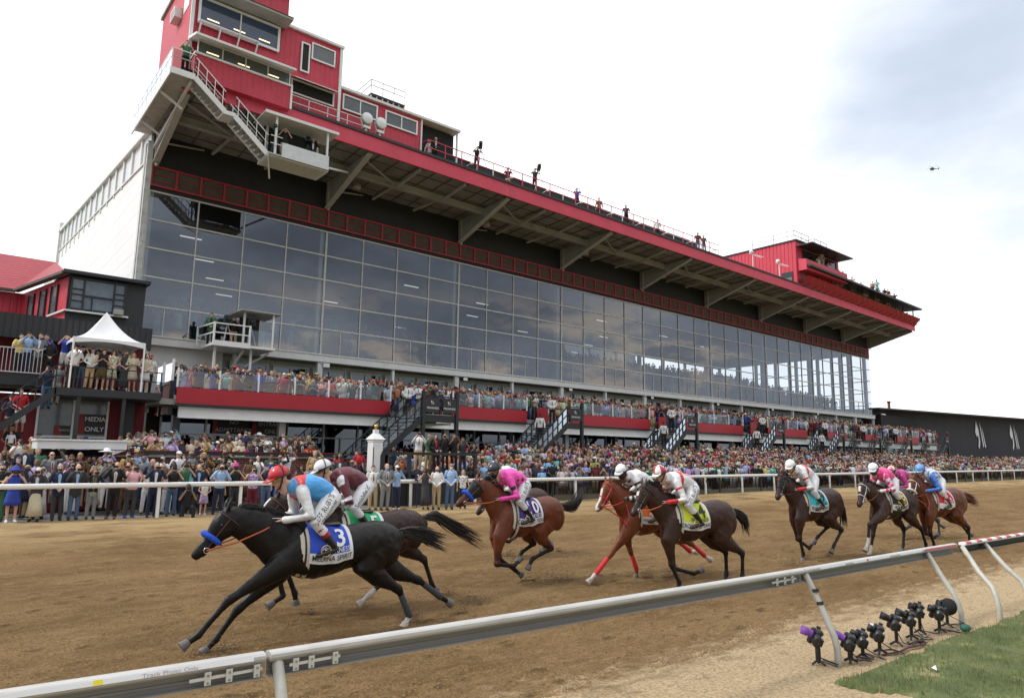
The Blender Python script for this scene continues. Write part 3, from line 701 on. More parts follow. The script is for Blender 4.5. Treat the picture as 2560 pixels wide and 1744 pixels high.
b = MB(); b.prism([(67, 33.6, 21.75), (67, 33.6, 21.95), (67, 40, 22.15), (67, 40, 21.95)], (0, 0, 0)) if False else b.add([(67, 33.6, 21.8), (95.4, 33.6, 21.3), (95.4, 40, 21.6), (67, 40, 22.1), (67, 33.6, 22.0), (95.4, 33.6, 21.5), (95.4, 40, 21.8), (67, 40, 22.3)], [(3, 2, 1, 0), (4, 5, 6, 7), (0, 1, 5, 4), (1, 2, 6, 5), (2, 3, 7, 6), (3, 0, 4, 7)])
part(b, 'roof', BLK2, gal, warp=False)
b = MB(); b.add([(67, 34.65, 19.95), (95.5, 34.65, 19.35), (95.5, 33.9, 20.25), (67, 33.9, 20.85)], [(0, 1, 2, 3)]); b.add([(67, 34.75, 19.95), (95.5, 34.75, 19.35), (95.5, 34.75, 20.2), (67, 34.75, 20.8)], [(0, 1, 2, 3)]); part(b, 'red_apron', mat('apron_red', (.42, .02, .03), .6, var=.08), gal, warp=False)
for k in range(22):
    x = 67.8 + k * 1.3; z = 20.0 - .0205 * (x - 67); b = MB(); b.bar((x, 34.6, z - .05), (x - .25, 33.9, z + .12), .05); b.bar((x - .25, 33.9, z + .12), (x, 33.85, z + .85), .05); part(b, 'apron_hook', REDD, gal, warp=False)
b = MB()
for k in range(10): x = 67.3 + k * 3.1; b.box((x, 34.6, 19.9 - .02 * (x - 67)), (x + .12, 34.72, 21.8 - .0175 * (x - 67)))
part(b, 'posts', BLK2, gal, warp=False)
b = MB(); b.box((67, 37.5, 19.3), (95.3, 37.6, 21.4)); part(b, 'dark_back', DRK, gal, warp=False)
b = MB()
for k in range(6): x = 74 + k * 3.2; b.box((x, 35.6, 21.2), (x + 1.2, 35.8, 21.25))
part(b, 'lit_tubes', LAMP, gal, warp=False)
for k, (x, y) in enumerate(((58.5, 35.0), (63.3, 35.0))):
    t = thing('antenna', 'white rooftop antenna on a short mast, %s the red tower' % ('further left of' if k == 0 else 'just left of'), 'antenna', (x, y, 20.2), group='antennas on the roof edge')
    b = MB(); b.bar((0, 0, -.1), (0, 0, 1.7), .06); b.build('mast', WHT, t)
    b = MB(); b.bar((-.6, 0, 1.35), (1.8, 0, 1.5), .04)
    for q in range(5): b.bar((.4 + q * .3, -.2, 1.42), (.4 + q * .3, .2, 1.42), .03)
    b.ball((-.2, 0, 1.6), .2); b.build('array', WHT2, t)
# ---------------- ground ----------------
def vnoise(x, y, seed):
    xi = np.floor(x).astype(np.int64); yi = np.floor(y).astype(np.int64); fx = x - xi; fy = y - yi
    fx = fx * fx * (3 - 2 * fx); fy = fy * fy * (3 - 2 * fy)
    def h(a, b):
        n = (a * 374761393 + b * 668265263 + seed * 974634777) & 0xFFFFFFFF
        n = ((n ^ (n >> 13)) * 1274126177) & 0xFFFFFFFF
        return ((n ^ (n >> 16)) & 0xFFFF) / 65535.0
    return (h(xi, yi) * (1 - fx) + h(xi + 1, yi) * fx) * (1 - fy) + (h(xi, yi + 1) * (1 - fx) + h(xi + 1, yi + 1) * fx) * fy
def grid_mesh(name, xs, ys, zf, m, smooth=True):
    X, Y = np.meshgrid(xs, ys); Z = zf(X, Y); n, k = X.shape
    co = np.stack([X, Y, Z], -1).reshape(-1, 3).astype(np.float32)
    idx = np.arange(n * k).reshape(n, k)
    q = np.stack([idx[:-1, :-1], idx[:-1, 1:], idx[1:, 1:], idx[1:, :-1]], -1).reshape(-1, 4)
    me = bpy.data.meshes.new(name); me.vertices.add(len(co)); me.vertices.foreach_set('co', co.ravel())
    me.loops.add(q.size); me.loops.foreach_set('vertex_index', q.ravel().astype(np.int32))
    me.polygons.add(len(q)); me.polygons.foreach_set('loop_start', np.arange(0, q.size, 4, dtype=np.int32)); me.polygons.foreach_set('loop_total', np.full(len(q), 4, np.int32))
    me.polygons.foreach_set('use_smooth', np.full(len(q), smooth)); me.materials.append(m); me.update(); me.validate()
    return link(name, me)
def ghn(X, Y):
    z = 0.004 * np.maximum(0, X - 22)
    t = np.clip((Y - 4.6) / 3, 0, 1) * np.clip((25.0 - Y) / 4, 0, 1)
    return z - 0.12 * t
def dirt_material():
    m = bpy.data.materials.new('track_dirt'); m.use_nodes = True; t = m.node_tree; p = t.nodes['Principled BSDF']; L = t.links.new
    p.inputs['Roughness'].default_value = 0.95; p.inputs['Specular IOR Level'].default_value = 0.15
    tc_ = t.nodes.new('ShaderNodeTexCoord')
    def nz(scale, det, rough=.6, st=(1, 1, 1)):
        mp = t.nodes.new('ShaderNodeMapping'); mp.inputs['Scale'].default_value = st; L(tc_.outputs['Object'], mp.inputs[0])
        n = t.nodes.new('ShaderNodeTexNoise'); n.inputs['Scale'].default_value = scale; n.inputs['Detail'].default_value = det; n.inputs['Roughness'].default_value = rough
        L(mp.outputs[0], n.inputs['Vector']); return n.outputs['Fac']
    def mr(s, a, b, c=0., d=1.):
        k = t.nodes.new('ShaderNodeMapRange'); k.inputs[1].default_value = a; k.inputs[2].default_value = b; k.inputs[3].default_value = c; k.inputs[4].default_value = d; L(s, k.inputs[0]); return k.outputs[0]
    def mix(f, a, b):
        k = t.nodes.new('ShaderNodeMix'); k.data_type = 'RGBA'
        L(f, k.inputs[0]) if not isinstance(f, float) else None
        for i, v in ((6, a), (7, b)):
            if isinstance(v, tuple): k.inputs[i].default_value = (*v, 1)
            else: L(v, k.inputs[i])
        return k.outputs[2]
    def mul(a, b):
        k = t.nodes.new('ShaderNodeMath'); k.operation = 'MULTIPLY'; L(a, k.inputs[0])
        if isinstance(b, float): k.inputs[1].default_value = b
        else: L(b, k.inputs[1])
        return k.outputs[0]
    def add(a, b):
        k = t.nodes.new('ShaderNodeMath'); k.operation = 'ADD'; L(a, k.inputs[0]); L(b, k.inputs[1]); return k.outputs[0]
    sp = t.nodes.new('ShaderNodeSeparateXYZ'); L(tc_.outputs['Object'], sp.inputs[0])
    big = nz(.35, 4, .6, (1, 2.2, 1)); mid = nz(2.2, 6, .65, (1, 2.6, 1)); crumb = nz(26, 5, .70); fine = nz(65, 3, .8)
    c = mix(mr(big, .38, .62), (.190, .113, .047), (.30, .195, .090))
    c = mix(mr(mid, .50, .68, 0, .65), c, (.37, .25, .125))
    c = mix(mr(crumb, .47, .62, 0, .68), c, (.115, .068, .028))
    # paler, drier sand towards the outer and the inner rail
    yw = add(sp.outputs[1], mul(mid, 3.0))
    outer = mul(mr(yw, 20.5, 25.5), mr(big, .30, .52)); c = mix(outer, c, (.46, .33, .17))
    vo = t.nodes.new('ShaderNodeTexVoronoi'); vo.inputs['Scale'].default_value = 2.6; vo.inputs['Randomness'].default_value = 1.0
    mpv = t.nodes.new('ShaderNodeMapping'); mpv.inputs['Scale'].default_value = (.8, 1.5, 0); L(tc_.outputs['Object'], mpv.inputs[0]); L(mpv.outputs[0], vo.inputs['Vector'])
    pit = mul(mr(vo.outputs['Distance'], .30, .12), mul(mr(big, .40, .55), mr(sp.outputs[1], 18., 13.)))
    c = mix(mul(pit, .7), c, (.10, .060, .026))
    inner = mul(mr(yw, 7.0, 6.1), mr(crumb, .80, .44)); c = mix(inner, c, (.66, .50, .31))
    hv = t.nodes.new('ShaderNodeHueSaturation'); L(c, hv.inputs['Color']); L(mr(fine, .32, .68, .78, 1.22), hv.inputs['Value'])
    L(hv.outputs[0], p.inputs['Base Color'])
    h = add(mul(crumb, 1.0), mul(fine, .35)); h = add(h, mul(mid, 1.4)); h = add(h, mul(pit, -1.3))
    b = t.nodes.new('ShaderNodeBump'); b.inputs['Strength'].default_value = 1.0; b.inputs['Distance'].default_value = 0.06
    L(h, b.inputs['Height']); L(b.outputs[0], p.inputs['Normal'])
    return m
DIRT = dirt_material()
xs = np.concatenate([np.arange(-2, 18, .06), np.arange(18, 24, .1), np.geomspace(24, 190, 420)])
ys = np.concatenate([np.arange(2.0, 12, .055), np.arange(12, 26.25, .09)])
def track_z(X, Y):
    r = vnoise(X * 4, Y * 6, 1) + .7 * vnoise(X * 9, Y * 11, 2) + .9 * vnoise(X * 1.1, Y * 4, 3) + .5 * vnoise(X * .4, Y * 9, 9)
    edge = .25 + .75 * np.clip((Y - 4.3) / .8, 0, 1)
    r = r + .9 * vnoise(X * 17, Y * 19, 41) * np.clip((16 - Y) / 8, 0, 1)
    return ghn(X, Y) + (r - 1.6) * .030 * edge + .002
tag(grid_mesh('dirt_track', xs, ys, track_z, DIRT), kind='structure')
GB = mat('turf_base', (.09, .11, .035), .95, var=.3, vscale=2, dirt=((.34, .27, .14), 2.0, .53, .7))
def turf_edge(X): return 3.55 - .02 * np.abs(X - 9.5) + .22 * (vnoise(X * 2.2, X * 0, 8) - .5)
g = MB(); g.quad((-300, -400, -.06), (400, -400, -.06), (400, 2.25, -.06), (-300, 2.25, -.06)); tag(g.build('infield', GB), kind='structure')
nb_ = 52000; rs = np.random.RandomState(3)
gx = 6.7 + rs.rand(nb_) ** 1.3 * 11; gy = 3.72 - rs.rand(nb_) ** 0.9 * 2.6
keep = (gy < turf_edge(gx)) & (gx > 7.0 + (3.5 - gy) * .25 + .5 * vnoise(gx * 3, gy * 3, 4)) & (vnoise(gx * 1.6, gy * 2.2, 12) > .16)
gx, gy = gx[keep], gy[keep]; n_ = len(gx)
hh = (.035 + .045 * rs.rand(n_)) * (.6 + .6 * vnoise(gx * 2, gy * 2, 6)); an = rs.rand(n_) * 6.28; ln = .03 * rs.rand(n_); wd = .0045
P0 = np.stack([gx - wd * np.cos(an), gy - wd * np.sin(an), np.zeros(n_)], -1); P1 = np.stack([gx + wd * np.cos(an), gy + wd * np.sin(an), np.zeros(n_)], -1)
P2 = np.stack([gx + ln * np.sin(an * 3), gy + ln * np.cos(an * 3), hh + .02], -1)
co = np.stack([P0, P1, P2], 1).reshape(-1, 3).astype(np.float32)
me = bpy.data.meshes.new('grass'); me.vertices.add(n_ * 3); me.vertices.foreach_set('co', co.ravel()); me.loops.add(n_ * 3); me.loops.foreach_set('vertex_index', np.arange(n_ * 3, dtype=np.int32))
me.polygons.add(n_); me.polygons.foreach_set('loop_start', np.arange(0, n_ * 3, 3, dtype=np.int32)); me.polygons.foreach_set('loop_total', np.full(n_, 3, np.int32)); me.materials.append(mat('grass_blade', (.13, .165, .055), .7, var=.35, vscale=3, dirt=((.38, .33, .16), 1.6, .53, .7))); me.update()
tag(link('grass', me), 'short green turf beside the sandy edge of the inner rail', 'grass', kind='stuff')
g = MB(); g.quad((-8, 2.2, -.03), (40, 2.2, -.03), (40, 3.0, -.03), (-8, 3.0, -.03)); 
tag(grid_mesh('turf', np.arange(6.6, 40, .1), np.arange(1.0, 3.75, .06), lambda X, Y: np.where((Y < turf_edge(X) + .02) & (X > 7.0 + (3.5 - Y) * .25 + .4 * vnoise(X * 3, Y * 3, 4)), .034, -.06), GB), kind='structure')
g = MB(); g.quad((-900, -900, -.3), (1500, -900, -.3), (1500, 1500, -.3), (-900, 1500, -.3)); tag(g.build('ground', mat('far_ground', (.16, .16, .11), .95, var=.2, vscale=.05)), kind='structure')
APR = mat('apron_paving', (.20, .19, .18), .9, var=.2, vscale=1.2, bump=.2, bscale=8, dirt=((.34, .27, .18), .8, .52, .6))
tag(grid_mesh('apron', np.concatenate([np.arange(-8, 30, 1.0), np.arange(30, 190, 5)]), np.concatenate([[26.1], np.arange(26.3, 33.2, .5), [36.7]]),
    lambda X, Y: 0.004 * np.maximum(0, X - 22) + np.clip((Y - 26.2) / 6.3, 0, 1) * 1.45 * np.clip((X - 16) / 10, 0, 1) + .006, APR), kind='structure')

# ---------------- outer rail and fence ----------------
orl = thing('outer_rail', 'long white outer rail along the crowd, with white posts', 'rail', (2, 25.74, 0))
RW = mat('rail_white', (.80, .80, .79), .35, var=.04)
def zrx(x): return .004 * max(0, x - 22)
b = MB()
pts_ = [(-3, 25.74, 1.08), (22, 25.74, 1.08), (190, 25.74, 1.08 + zrx(190))]
for a, c in zip(pts_, pts_[1:]): b.tube([a, c], [(.055, .085)] * 2, 10, lat=(0, 1, 0))
part(b, 'top_rail', RW, orl, True, False)
PX = [6.0, 8.7, 12.2, 15.8, 19.2, 22.4, 25.6, 29.3, 33.0, 36.8, 40.8, 44.7, 48.6, 52.6, 56.8, 61.1, 65.3, 69.7, 74.1, 78.8, 83.4] + [88 + 4.5 * k for k in range(20)]
for x in PX:
    b = MB(); b.box((x - .05, 25.76, -.1), (x + .05, 25.84, 1.03 + zrx(x))); part(b, 'post', RW, orl, warp=False)
t = MB(); flat_text(t, '9', (36.8, 25.755, .82), (1, 0, 0), (0, 0, 1), .3, .02); part(t, 'number', BLK2, orl, warp=False)
fnc = thing('mesh_fence', 'low black mesh fence with black posts behind the white outer rail', 'fence', (20, 26.05, 0))
FM = glass_mat('fence_mesh', (.30, .30, .30), .02, 1.05)
for k in range(34):
    x = 19.4 + k * 4.8; z = zrx(x)
    b = MB(); b.quad((x, 26.0, .3 + z), (x + 4.7, 26.0, .3 + z), (x + 4.7, 26.0, .92 + z), (x, 26.0, .92 + z)); part(b, 'mesh_panel', FM, fnc, warp=False)
    b = MB(); b.box((x - .05, 25.97, -.1), (x + .05, 26.04, .98 + z)); part(b, 'post', BLK2, fnc, warp=False)
b = MB(); b.bar((19.4, 26.0, .96), (190, 26.0, .96 + zrx(190)), .06, .05); part(b, 'top_bar', BLK2, fnc, warp=False)
b = MB(); b.box((19.3, 26.02, -.1), (60, 26.08, .3)); b.box((60, 26.02, -.1), (190, 26.08, .5)); part(b, 'kerb_board', mat('olive_board', (.10, .095, .06), .8, var=.2), fnc, warp=False)
# sign 3 plate on the rail
t3 = thing('number_sign', 'small dark blue number plate on a pole reading 3, beside the white rail', 'sign', (16.0, 25.6, 0))
b = MB(); b.box((-.14, -.02, 1.1), (.14, .0, 1.4)); b.bar((0, .01, 0), (0, .01, 1.1), .03); o = b.build('plate', mat('navy_plate', (.02, .03, .10), .4), t3)
t = MB(); flat_text(t, '3', (0, -.025, 1.25), (1, 0, 0), (0, 0, 1), .3, .015); t.build('number', whitem, o)

# ---------------- inner rail ----------------
ir = thing('inner_rail', 'weathered aluminium inner rail with rounded top and gooseneck posts in the foreground', 'rail', (1.7, 4.46, 0))
RL = [(-1.2, 4.66), (.40, 4.55), (.93, 4.51), (1.72, 4.46), (3.7, 4.36), (7.86, 4.20), (11.4, 4.12), (12.2, 4.09)]
RL2 = [(12.45, 4.08), (13.2, 4.05), (15.1, 3.97), (24, 3.6)]
TOPM = mat('worn_cap', (.47, .46, .44), .45, .1, var=.12, vscale=6, dirt=((.36, .33, .28), 9, .56, .6), stretch=(.3, 1, 1))
CHM = mat('brushed_aluminium', (.27, .255, .235), .5, .2, var=.15, vscale=4, stretch=(.15, 1, 6), bump=.05, bscale=60)
RZ = .98
def sweep(mb, line, prof, z0=RZ):
    n = len(prof); vs = []
    for x, y in line:
        for a, h in prof: vs.append((x, y + a, z0 + h))
    fs = [(i * n + j, i * n + (j + 1) % n, (i + 1) * n + (j + 1) % n, (i + 1) * n + j) for i in range(len(line) - 1) for j in range(n)]
    fs += [tuple(range(n))[::-1], tuple(range((len(line) - 1) * n, len(line) * n))]
    return mb.add(vs, fs)
cap = [(-.055, -.075), (-.068, -.05), (-.064, -.02), (-.045, -.002), (0, .008), (.045, -.002), (.064, -.02), (.068, -.05), (.055, -.075)]
ch = [(-.05, -.076), (.05, -.076), (.05, -.235), (-.055, -.235), (-.055, -.222), (.03, -.222), (.03, -.19), (.02, -.186), (.02, -.165), (.03, -.16), (.03, -.095), (-.05, -.09)]
KR = .62
cap = [(a * .74, h * KR) for a, h in cap]; ch = [(a * .74, h * KR) for a, h in ch]
def seg(line, a, b_):
    L_ = [(x, y) for x, y in line if a < x < b_]
    def at(x):
        for (x0, y0), (x1, y1) in zip(line, line[1:]):
            if x0 <= x <= x1: return (x, y0 + (y1 - y0) * (x - x0) / (x1 - x0))
        return line[-1]
    return [at(a)] + L_ + [at(b_)]
for a, b_ in ((-1.15, 1.715), (1.745, 7.78), (7.80, 12.15)):
    m_ = MB(); sweep(m_, seg(RL, a, b_), cap); part(m_, 'cap_rail', TOPM, ir, False, False)
    m_ = MB(); sweep(m_, seg(RL, a, b_), ch); part(m_, 'channel', CHM, ir, False, False)
m_ = MB(); sweep(m_, RL2, cap); o = part(m_, 'cap_rail', RW, ir, False, False)
st_ = MB()
for k in range(9):
    x = 12.5 + k * .42; sweep(st_, seg(RL2, x, x + .2), [(a, h + .003) for a, h in cap[:]]) if k % 1 == 0 else None
st_.build('red_stripe', mat('tape_red', (.55, .05, .08), .4), o)
m_ = MB(); sweep(m_, RL2, ch); part(m_, 'channel', BLK2, ir, False, False)
GP = mat('post_paint', (.44, .43, .38), .5, .1, var=.12, vscale=5, dirt=((.28, .24, .17), 6, .55, .6))
def ry(x): return seg(RL + RL2, x, x + .01)[0][1]
for x, bx, by in ((1.80, 1.80, None), (7.84, 7.84, 3.86), (11.15, 11.05, 3.70), (12.42, 11.98, 3.52), (13.3, 13.1, 3.45), (17, 16.9, 3.4), (21, 20.9, 3.3)):
    y1 = ry(x); by = by if by else y1 - .36
    m_ = MB(); pth = [(bx, by, -.05), (bx, by, .16), (bx + (x - bx) * .05, by + .03, .30), (bx + (x - bx) * .2, by + .09, .42), (bx + (x - bx) * .45, by + (y1 - by) * .5, .6), (x, y1 - .02, RZ - .08)]
    m_.tube(pth, .036, 14); o = part(m_, 'post', GP, ir, True, False)
    if x in (7.84,):
        k = MB()
        for t_ in (.62, .75): k.tube([(x - .0, by + (y1 - by) * (t_ - .12) - .0, t_ - .015), (x, by + (y1 - by) * (t_ - .10), t_ + .02)], .040, 12, cap=False)
        k.build('cable_tie', BLK2, o)
CLM = mat('clamp_steel', (.62, .61, .58), .4, .2)
for x in (1.38, 1.5, 1.66, 1.90, 2.0, 2.16, 7.2, 7.35, 7.5):
    y = ry(x); m_ = MB(); m_.box((x - .018, y - .062, RZ - .125), (x + .018, y - .053, RZ - .053)); o = part(m_, 'clamp', CLM, ir, False, False)
    for h in (-.112, -.07): m_ = MB(); m_.lathe([(.007, -.070), (.007, -.063)], (x, y, RZ + h), 8, 'Y'); m_.build('bolt', CHM, o)
for xa, xb in ((1.28, 1.70), (1.86, 2.2), (7.1, 7.6)): m_ = MB(); m_.box((xa, ry((xa + xb) / 2) - .052, RZ - .095), (xb, ry((xa + xb) / 2) - .044, RZ - .078)); part(m_, 'splice_bar', CLM, ir, False, False)
def strip(x0, x1, m, nm, w=.03, off=-.066):
    s_ = MB(); L_ = seg(RL + RL2, x0, x1)
    for (xa, ya), (xb, yb) in zip(L_, L_[1:]): s_.quad((xa, ya - .0512, RZ - .034), (xb, yb - .0512, RZ - .034), (xb, yb - .0450, RZ - .009), (xa, ya - .0450, RZ - .009))
    s_.warp(lambda x, y, z: (x, y - .004, z + .003)); return part(s_, nm, m, ir, False, False)
PAPER = mat('paper_white', (.80, .80, .82), .6, var=.04)
strip(.25, 1.64, PAPER, 'paper_strip'); strip(.80, .845, mat('tape_yellow', (.85, .75, .02), .4), 'yellow_tape').location.z += .002
o = strip(8.1, 8.7, PAPER, 'paper_strip'); strip(8.9, 9.9, PAPER, 'paper_strip'); strip(10.2, 10.9, PAPER, 'paper_strip')
strip(9.25, 9.3, mat('tape_pink', (.8, .05, .12), .4), 'pink_tape').location.z += .002; strip(11.0, 12.1, mat('tape_red'), 'red_tape').location.z += .001
t = MB(); v_, f_ = text_mesh('Track Photo Only', .040, .0); L0 = 1.18
t.add([(L0 + a, ry(1.2 + a) - .0535 + b_ * .24, RZ - .0195 + b_ * .72) for a, b_ in v_], f_); part(t, 'handwriting', mat('ink_grey', (.38, .38, .42), .6), ir, False, False)

# ---------------- remote cameras on the ground ----------------
CB = mat('camera_black', (.012, .012, .014), .38, var=.1, bump=.05, bscale=80); CG = mat('lens_glass', (.02, .02, .04), .05, spec=1.0)
PURP = mat('purple_wrap', (.22, .07, .38), .5)
campos = [(7.62, 3.98, .46, 'with a purple wrapped lens on a tall stand, behind the bent post', 1), (7.98, 3.80, .34, 'with a purple wrapped lens just right of the bent post', 1), (8.28, 3.80, .32, 'with short lens, third from the left', 0),
          (8.62, 3.76, .36, 'with a white sticker on its lens hood', 2), (9.18, 3.80, .42, 'with a big hood, left of the middle of the row', 0), (9.62, 3.80, .40, 'with a big hood, right of the middle of the row', 0),
          (10.05, 3.86, .46, 'raised highest behind the row', 0), (10.30, 3.72, .40, 'on a silver foot near the right end of the row', 0), (10.75, 3.78, .40, 'under a black cloth at the right end of the row', 3)]
for i, (x, y, h, lb, kind) in enumerate(campos):
    x = x + .02; h = h * .55 + .04; t = thing('remote_camera', 'black remote camera ' + lb, 'camera', (x, y, .02), R(28 + rnd.uniform(-8, 8)), 'remote cameras on the ground by the inner rail')
    b = MB(); b.tube([(-.055, 0, h - .03), (.055, 0, h - .03)], [(.042, .062)] * 2, 12, lat=(0, 1, 0)); b.tube([(-.03, -.005, h + .035), (.03, -.005, h + .035)], [(.04, .028)] * 2, 10, lat=(0, 1, 0)); b.tube([(.07, .035, h - .08), (.07, .03, h + .03)], [(.022, .03)] * 2, 10, lat=(1, 0, 0)); b.box((-.04, -.062, h - .07), (.03, -.04, h - .01)); b.lathe([(.02, 0), (.02, .02)], (.06, 0, h + .055), 8)
    # tip the body so the lens looks up the track
    T = Matrix.Translation((0, 0, h)) @ Matrix.Rotation(R(20), 4, 'X') @ Matrix.Translation((0, 0, -h))
    b.v = [tuple(T @ (Vector((v[0] * 1.2, v[1] * 1.15, (v[2] - h) * 1.2 + h)))) for v in b.v]; b.build('body', CB, t)
    L_ = .17 if kind in (1,) or i in (4, 5) else .12
    l = MB(); l.lathe([(.036, .045), (.040, .06), (.040, L_ * .6), (.045, L_ * .62), (.047, L_), (.040, L_), (.036, L_ - .02)], (0, 0, h), 16, 'Y'); l.v = [tuple(T @ Vector(v)) for v in l.v]; lo = l.build('lens', CB if kind != 1 else PURP, t, True)
    l = MB(); l.lathe([(.0352, L_ - .025), (.0352, L_ - .02)], (0, 0, h), 16, 'Y'); l.v = [tuple(T @ Vector(v)) for v in l.v]; l.build('front_glass', CG, lo)
    if kind == 2:
        l = MB(); l.box((-.02, .07, h + .038), (.03, .11, h + .05)); l.v = [tuple(T @ Vector(v)) for v in l.v]; l.build('white_sticker', PAPER, lo)
    s_ = MB(); s_.ball((0, 0, h - .10), .026, 10, 8); s_.tube([(0, 0, h - .11), (0, 0, .04)], .020 if kind != 1 else .028, 10)
    for a in (0, 2.1, 4.2): s_.tube([(0, 0, .05), (.07 * math.cos(a + i), .07 * math.sin(a + i), .01)], .014, 6)
    s_.build('stand', CB, t, True)
    if kind == 3:
        c = MB(); c.ball((.0, -.03, h), (.13, .10, .11), 12, 8); c.build('cloth_cover', mat('black_cloth', (.012, .012, .013), .95, bump=.4, bscale=15), t, True)
    cb = MB(); q = [(0, 0, h - .1)] + [(rnd.uniform(-.12, .2), rnd.uniform(-.25, 0) , rnd.uniform(.01, .04)) for _ in range(7)]; cb.tube(q, .006, 5); cb.build('cable', CB, t)
t = thing('green_pouch', 'small dark green pouch lying in the grass edge by the cameras', 'pouch', (10.62, 3.52, .02))
b = MB(); b.ball((0, 0, .05), (.1, .06, .05), 12, 8); b.build('bag', mat('green_cloth', (.02, .10, .07), .8, bump=.3), t, True)
b = MB(); b.bar((-.09, -.062, .05), (.09, -.062, .05), .006); b.build('zip', BLK2, t)
t = thing('camera_strap', 'black and red camera strap lying on the sand under the cameras', 'strap', (9.1, 3.62, .02))
b = MB(); q = [(-.5, .1, 0), (-.25, .0, .02), (0, .03, .01), (.25, -.03, .02), (.5, 0, .01), (.42, .05, .03), (.15, .07, .02)]
for a, c in zip(q, q[1:]): b.bar(a, c, .035, .006)
b.build('webbing', mat('strap_red_black', (.05, .01, .012), .7), t); b = MB(); b.box((.4, .02, .0), (.5, .06, .03)); b.build('buckle', BLK2, t)
for k, (x, y, s_) in enumerate(((8.3, 3.05, .7),)):
    b = MB(); b.add([(0, 0, .05), (.1 * s_, .02, .055), (.13 * s_, .07, .05), (.03, .06, .06), (.06, .03, .085)], [(0, 1, 4), (1, 2, 4), (2, 3, 4), (3, 0, 4)]); o = b.build('paper_scrap', PAPER); o.location = (x, y, .01)
    tag(o, 'small crumpled white paper scrap lying in the grass', 'paper')

# ---------------- finish pillar ----------------
pl = thing('finish_pillar', 'white panelled finish pillar with a pyramid cap and gold ball', 'pillar', (14.95, 27.5, 0), R(0))
b = MB(); b.box((-.24, -.24, 0), (.24, .24, 2.82)); b.box((-.27, -.27, 2.74), (.27, .27, 2.83)); b.build('shaft', WHT2, pl)
b = MB()
for x in (-.18, .14): b.box((x, -.255, .2), (x + .04, -.241, 2.6))
for z in (.2, 2.56): b.box((-.14, -.255, z), (.14, -.241, z + .04))
b.build('panel_moulding', WHT2, pl)
b = MB(); b.box((-.22, -.254, .3), (-.19, -.243, 2.5)); b.build('dark_slot', BLK2, pl)
b = MB(); b.add([(-.32, -.32, 2.83), (.32, -.32, 2.83), (.32, .32, 2.83), (-.32, .32, 2.83), (-.12, -.12, 3.08), (.12, -.12, 3.08), (.12, .12, 3.08), (-.12, .12, 3.08)], [(3, 2, 1, 0), (4, 5, 6, 7), (0, 1, 5, 4), (1, 2, 6, 5), (2, 3, 7, 6), (3, 0, 4, 7)]); b.box((-.10, -.10, 3.075), (.10, .10, 3.26)); b.build('cap', WHT2, pl)
b = MB(); b.ball((0, 0, 3.4), .10, 14, 10); b.lathe([(.05, 0), (.03, .06)], (0, 0, 3.26), 10); b.build('gold_ball', mat('gold', (.62, .42, .12), .3, .8), pl, True)

# ---------------- viewing platform ----------------
pf = thing('viewing_platform', 'black steel viewing platform with a rail, right of the white finish pillar', 'platform', (17, 27, 0))
b = MB(); b.box((14.6, 26.25, 1.33), (19.6, 28.6, 1.45)); part(b, 'deck', BLK2, pf, warp=False)
b = MB(); b.box((14.6, 26.2, 2.18), (19.55, 26.3, 2.30)); b.box((19.45, 26.3, 2.18), (19.55, 28.6, 2.28)); part(b, 'rail', BLK2, pf, warp=False)
for x in (14.65, 15.95, 19.5):
    b = MB(); b.box((x - .08, 26.2, 0), (x + .08, 26.32, 2.18)); part(b, 'post', BLK2, pf, warp=False)
b = MB(); b.box((14.7, 26.5, .0), (19.5, 28.5, 1.3)); part(b, 'dark_base', DRK, pf, warp=False)

# ---------------- brick patio with flower ledge ----------------
def brick_mat():
    m = bpy.data.materials.new('red_brick'); m.use_nodes = True; t = m.node_tree; p = t.nodes['Principled BSDF']; L = t.links.new
    tc_ = t.nodes.new('ShaderNodeTexCoord'); mp = t.nodes.new('ShaderNodeMapping'); mp.inputs['Rotation'].default_value = (R(90), 0, 0); L(tc_.outputs['Object'], mp.inputs[0])
    br = t.nodes.new('ShaderNodeTexBrick'); L(mp.outputs[0], br.inputs['Vector']); br.inputs['Scale'].default_value = 1.0; br.inputs['Brick Width'].default_value = .24; br.inputs['Row Height'].default_value = .085; br.inputs['Mortar Size'].default_value = .010
    br.inputs['Color1'].default_value = (.20, .035, .028, 1); br.inputs['Color2'].default_value = (.12, .022, .02, 1); br.inputs['Mortar'].default_value = (.30, .26, .23, 1)
    L(br.outputs['Color'], p.inputs['Base Color']); p.inputs['Roughness'].default_value = .85
    b = t.nodes.new('ShaderNodeBump'); b.inputs['Distance'].default_value = .01; L(br.outputs['Fac'], b.inputs['Height']); b.invert = True; L(b.outputs[0], p.inputs['Normal'])
    return m
BRK = brick_mat()
pt = thing('brick_patio', 'raised brick patio wall with white coping below the flower ledge', 'patio', (5.4, 29.6, 0))
b = MB(); b.box((-3, 29.6, -.1), (13.9, 29.85, 1.96)); b.box((13.9, 29.6, -.1), (15.3, 29.85, 1.3)); part(b, 'brick_wall', BRK, pt, warp=False)
b = MB(); b.box((5.3, 29.56, 1.96), (13.95, 29.9, 2.02)); b.box((13.9, 29.57, 1.3), (15.35, 29.9, 1.36)); part(b, 'coping', WHT2, pt, warp=False)
b = MB(); b.box((-3, 29.86, 1.0), (18.0, 36.4, 1.3)); part(b, 'floor', CONC, pt, warp=False)
b = MB(); b.box((6.6, 29.55, .1), (9.0, 29.59, 1.6)); part(b, 'dark_opening', DRK, pt, warp=False)
YEL = mat('flower_yellow', (.75, .5, .03), .7); FWH = mat('flower_white', (.75, .75, .68), .7); LEAF = mat('leaf_green', (.06, .12, .03), .8)
